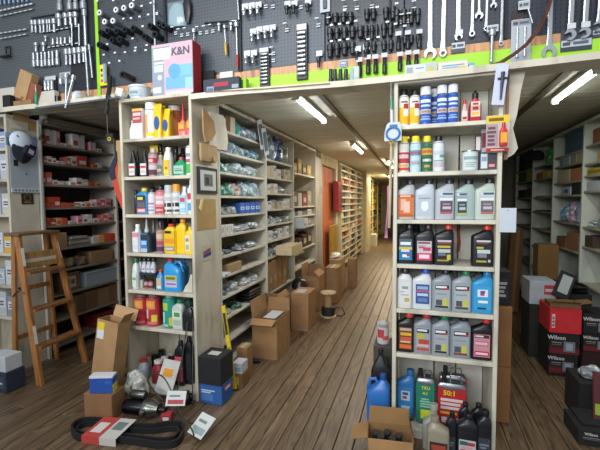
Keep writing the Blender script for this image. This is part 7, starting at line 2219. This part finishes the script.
rb(588, 603, 128, C1[0], '8a5a34', 'brown carton on topmost shelf of nearest right room bay')
rb(593, 606, 150, C1[1], 'b89a64', 'tan carton on second shelf of nearest right room bay')
rb(583.5, 602, 168, C1[2], 'b8a42c', 'flat yellow box on third shelf of nearest right room bay', decs=[(.1, .2, .9, .7, '8a7a2a', [])], kind='paper')
rb(584, 604, 181, C1[3], 'b4bac0', 'long pale grey carton on fourth shelf of nearest right room bay', kind='paper')
for i, (a, b, y, c) in enumerate(((583.5, 590, 219, 'a0a6a8'), (590.5, 603, 211, '8f9698'))):
    bank_bag('silver crumpled pack on fifth shelf of nearest right room bay, %s' % ('left', 'right')[i], CX, -1, a, b, y, C1[4], c, 600 + i)
rb(584, 592, 236, C1[5], '4a3a30', 'dark carton on sixth shelf of nearest right room bay')
_y0, _y1, _hm = fit(CX, *sorted((sh_y(559.5, CX), sh_y(581, CX))), C2[0])
t = thing('plastic_bin', 'blue plastic bin on topmost shelf of second right room bay', 'bin', (CX + .165, (_y0 + _y1) / 2, C2[0] + .001))
hw = (_y1 - _y0) / 2 - .004
hh = min(_hm, aX(570, 129, CX).z - C2[0])
m = M('4a6a84', 'plastic')
MB().box(-.12, .12, -hw, hw, 0, .005, m).box(-.125, -.12, -hw, hw, 0, hh, m).box(.12, .125, -hw, hw, 0, hh, m).box(-.12, .12, -hw, -hw + .005, .005, hh, m).box(-.12, .12, hw - .005, hw, .005, hh, m).build('bin_body', t)
MB().box(-.14, -.1255, -hw, hw, hh - .03, hh, m, .002).build('rim', t)
rb(556.5, 560.5, 152.5, C2[1], '6f9a9c', 'teal pack on second shelf of second right room bay', kind='paper')
rb(561, 566, 153, C2[1], '8aa8a8', 'pale teal pack on second shelf of second right room bay', kind='paper')
rb(567, 572.5, 151.5, C2[1], 'a09684', 'grey carton on second shelf of second right room bay')
rb(573, 580.5, 149, C2[1], 'b4aa90', 'cream carton on second shelf of second right room bay')
rb(555, 567, 170.5, C2[2], 'b8b498', 'long pale yellow carton on third shelf of second right room bay', kind='paper')
rb(567.3, 579, 168.5, C2[2], 'b87a4a', 'orange carton on third shelf of second right room bay', kind='paper')
rb(560.5, 568, 187, C2[3], 'b4b8c4', 'white carton with dark print on fourth shelf of second right room bay', kind='paper', decs=[(.2, .2, .7, .7, '4a5a8a', [])])
rb(569, 577, 183, C2[3], '26282a', 'black carton on fourth shelf of second right room bay')
for i, (a, b, y, c, n) in enumerate(((555, 562, 204, '6a9ac0', 'sky blue'), (561.5, 570, 201, 'b49ab8', 'lilac'), (569.5, 577, 198, '8a90a0', 'grey'))):
    bank_bag('%s plastic bag hanging over fifth shelf of second right room bay' % n, CX, -1, a, b, y, C2[4], c, 620 + i, depth=.26)
rb(556, 565, 237, C2[5], '8a6040', 'brown carton on sixth shelf of second right room bay, left one')
rb(566, 578, 233, C2[5], '9a6c48', 'brown carton on sixth shelf of second right room bay, right one')
bank_bag('leaf green bag on topmost shelf of third right room bay', CX, -1, 540, 549, 144, C3[0], '3fae50', 630)
t = thing('work_cap', 'black cap hanging at the shelf front in the third bay of the right room', 'cap', (CX - .03, sh_y(537.5, CX), aX(537, 160, CX).z))
MB().lathe([(.09, 0), (.10, .03), (.085, .09), (.05, .12), (.01, .128)], M('1c1e22', 'card'), 14).build('crown', t)
MB().box(-.18, -.07, -.07, .07, -.004, .008, M('1c1e22', 'card'), .004).build('visor', t)
for i, (a, b, y, c, n) in enumerate(((534, 540.5, 173, 'c0703a', 'orange'), (541, 546, 172, 'b4b04a', 'yellow green'), (546.5, 551.5, 171, 'b8a84a', 'yellow'))):
    rb(a, b, y, C3[1], c, '%s carton on second shelf of third right room bay' % n, kind='paper')
for i, (a, b, y, c, n) in enumerate(((534, 543, 196, 'b8602f', 'orange'), (543.5, 551, 197, '8a9aa4', 'grey'))):
    rb(a, b, y, C3[2], c, '%s carton on third shelf of third right room bay' % n, kind='paper')
for i, (a, b) in enumerate(((534, 542), (543, 551))):
    rb(a, b, 213, C3[3], ('6a2a34', '3a3436')[i], 'dark carton on fourth shelf of third right room bay, %s' % ('left', 'right')[i])
for i, (lev, a, b, y, c, n) in enumerate(((0, 517, 523, 147, '3a3a34', 'dark'), (0, 524, 530, 146, '4a4a40', 'olive'), (1, 517, 524, 168, '2f6a34', 'green'), (1, 525, 531, 168, 'b0b03a', 'yellow'), (2, 517, 524, 190, '3a3834', 'dark grey'), (2, 525, 531, 188, '4a4038', 'dark brown'), (3, 517, 530, 210, '34302c', 'black'))):
    rb(a, b, y, C3[lev], c, '%s carton in the dark fourth bay of the right room, %s shelf' % (n, S[lev]), kind='paper')

# cartons on the floor of the right room
t = carton('tall_carton', 'brown upright carton standing before the third bay in the right room', 'box', 1.36, 1.57, 5.1, 5.3, .42, 1.03, '8f6a3c', tape='a8905c')
carton('carton', 'dark carton under the brown upright one in the right room', 'box', 1.33, 1.585, 5.05, 5.4, .0006, .419, '3f352c')
t = thing('tall_carton', 'long thin brown carton leaning in the back of the right room', 'box', (1.24, 5.8, .012), .1)
rot = Matrix.Rotation(.07, 4, 'Y') @ Matrix.Rotation(-.08, 4, 'X')
MB().box(-.09, .07, -.05, .05, .01, 1.15, M('7a5230', 'card'), .004, mat=rot).build('box_body', t)
MB().box(-.02, .02, -.0512, -.0502, .02, 1.14, M('8a6a48', 'plain'), mat=rot).build('tape', t)
t = carton('carton', 'white carton with a small red label on a stack in the right room', 'box', 1.055, 1.285, 4.2, 4.5, .53, .76, 'b4bac4', lab=(.55, .45, .95, .85, 'b83a48', [(.1, .3, .9, .6, 'd8c0c4')]))
carton('carton', 'dark grey carton under the white carton in the right room', 'box', 1.06, 1.29, 4.2, 4.5, .0006, .5295, '2a2826')


def brand_box(x0, x1, y0, y1, z0, z1, label, col='1b191b', red=True):
    w, h = x1 - x0, z1 - z0
    t = carton('brake_carton', label, 'box', x0, x1, y0, y1, z0, z1, col)
    d = (y1 - y0)
    decal(t, w * .98, h * .96, h * .02, -d / 2, col, ([(0, 0, 1, .26, '6a1c22'), (0, .26, 1, .36, '4a181c')] if red else []) + [('Wilson', .24, .78, .26, 'c4c0c0'), (.08, .52, .42, .57, '8a8888'), (.08, .42, .42, .46, '6a6868'), (.48, .12, .86, .62, '6f7684'), (.56, .2, .78, .54, '9aa2b0')])
    return t


Yr = 3.78
brand_box(1.115, 1.335, Yr, Yr + .3, .03, .205, 'black and red printed carton, lowest seen in the stack under the bright red carton')
carton('carton', 'dark flat carton at the foot of the stack under the bright red carton', 'box', 1.12, 1.335, Yr + .01, Yr + .3, .0006, .0295, '231f20')
brand_box(1.11, 1.34, Yr - .01, Yr + .29, .2062, .395, 'black and red printed carton right under the bright red carton')
t = carton('red_carton', 'plain bright red carton on the stack of black printed cartons', 'box', 1.106, 1.345, Yr - .02, Yr + .29, .3966, .615, 'c8282e', lab=(.07, .2, .17, .75, 'd8c4c4', bars(3, .1, .9, .1, .9, '8a4a50', 7)))
open_carton('flattened brown open carton lying on the red carton', 0, .23, 0, .16, .04, '7a5a3c', [('f', 150, .05), ('r', 170, .1)], loc=(1.225, Yr + .075, .6165))
# parts thrown on top and a black and white pack standing
t = thing('blister_pack', 'black and white pack standing tilted on the bright red carton', 'package', (1.24, 3.99, .625), .1)
rot = Matrix.Rotation(.4, 4, 'Y') @ Matrix.Rotation(-.2, 4, 'X')
MB().box(-.07, .07, 0, .02, .03, .28, M('232326', 'paper'), .002, mat=rot).build('pack_body', t)
MB().box(-.045, .045, -.0016, -.0004, .08, .25, M('a8b0ac', 'paper'), mat=rot).build('window', t)
carton('carton', 'black carton under the black curved trays before the right bays', 'box', 1.33, 1.56, 4.15, 4.5, .0006, .66, '1d1b1c')
# second stack at the right edge
brand_box(1.372, 1.585, 3.79, 4.08, .25, .405, 'black and red printed carton second from the top of the stack at the right edge')
brand_box(1.368, 1.585, 3.78, 4.08, .4062, .572, 'black printed carton on top of the stack at the right edge', red=False)
carton('carton', 'dark red carton low in the stack at the right edge', 'box', 1.376, 1.585, 3.80, 4.08, .0006, .2495, '33181a')
bag('pale crumpled pack lying on the cartons at the right edge of the photo', 1.20, 3.15, .28, .16, .16, .09, '8a8d94', 641)
carton('carton', 'dark carton at the right edge under the pale crumpled pack', 'box', 1.085, 1.40, 3.03, 3.30, .0006, .2795, '1f1d1e')
# tray with dark wheels at the shelf front
for i, (z, x) in enumerate(((.661, 1.445), (.695, 1.44))):
    t = thing('black_tray', 'black curved tray in the pile before the nearest right bay, %s' % ('lower one', 'upper one')[i], 'tray', (x, 4.34, z), .1)
    MB().loft([ring(.11, .17, 0, 0, 0, 2.4), ring(.13, .20, .028, 0, 0, 2.4), ring(.124, .19, .03, 0, 0, 2.4), ring(.10, .16, .008, 0, 0, 2.4)], M('18181a', 'plastic')).build('tray_body', t)
carton('carton', 'dark brown carton low behind the black curved trays before the right bays', 'box', 1.3, 1.585, 4.52, 4.9, .0006, .42, '3a2f28')
# clothes and cards lower right
t = thing('carded_parts', 'dark carded pack with a green corner leaning low at the right edge', 'package', (1.10, 2.82, -.14), -.2)
rot = Matrix.Rotation(-.2, 4, 'X')
MB().box(-.0, .22, 0, .03, .26, .56, M('5a2428', 'paper'), .003, mat=rot).build('pack_body', t)
MB().box(.01, .06, -.0016, -.0003, .29, .36, M('8aa83a', 'paper'), mat=rot).box(.08, .2, -.0016, -.0003, .30, .5, M('b8484a', 'paper'), mat=rot).build('print', t)
carton('carton', 'black carton at the lower right corner, under the dark carded pack', 'box', 1.02, 1.3, 2.80, 3.0, .10, .118, '1b1a1c')
t = brand_box(.985, 1.26, 2.74, 3.0, .0006, .099, 'black printed carton at the lower right corner of the photo', red=False)

finish_texts()
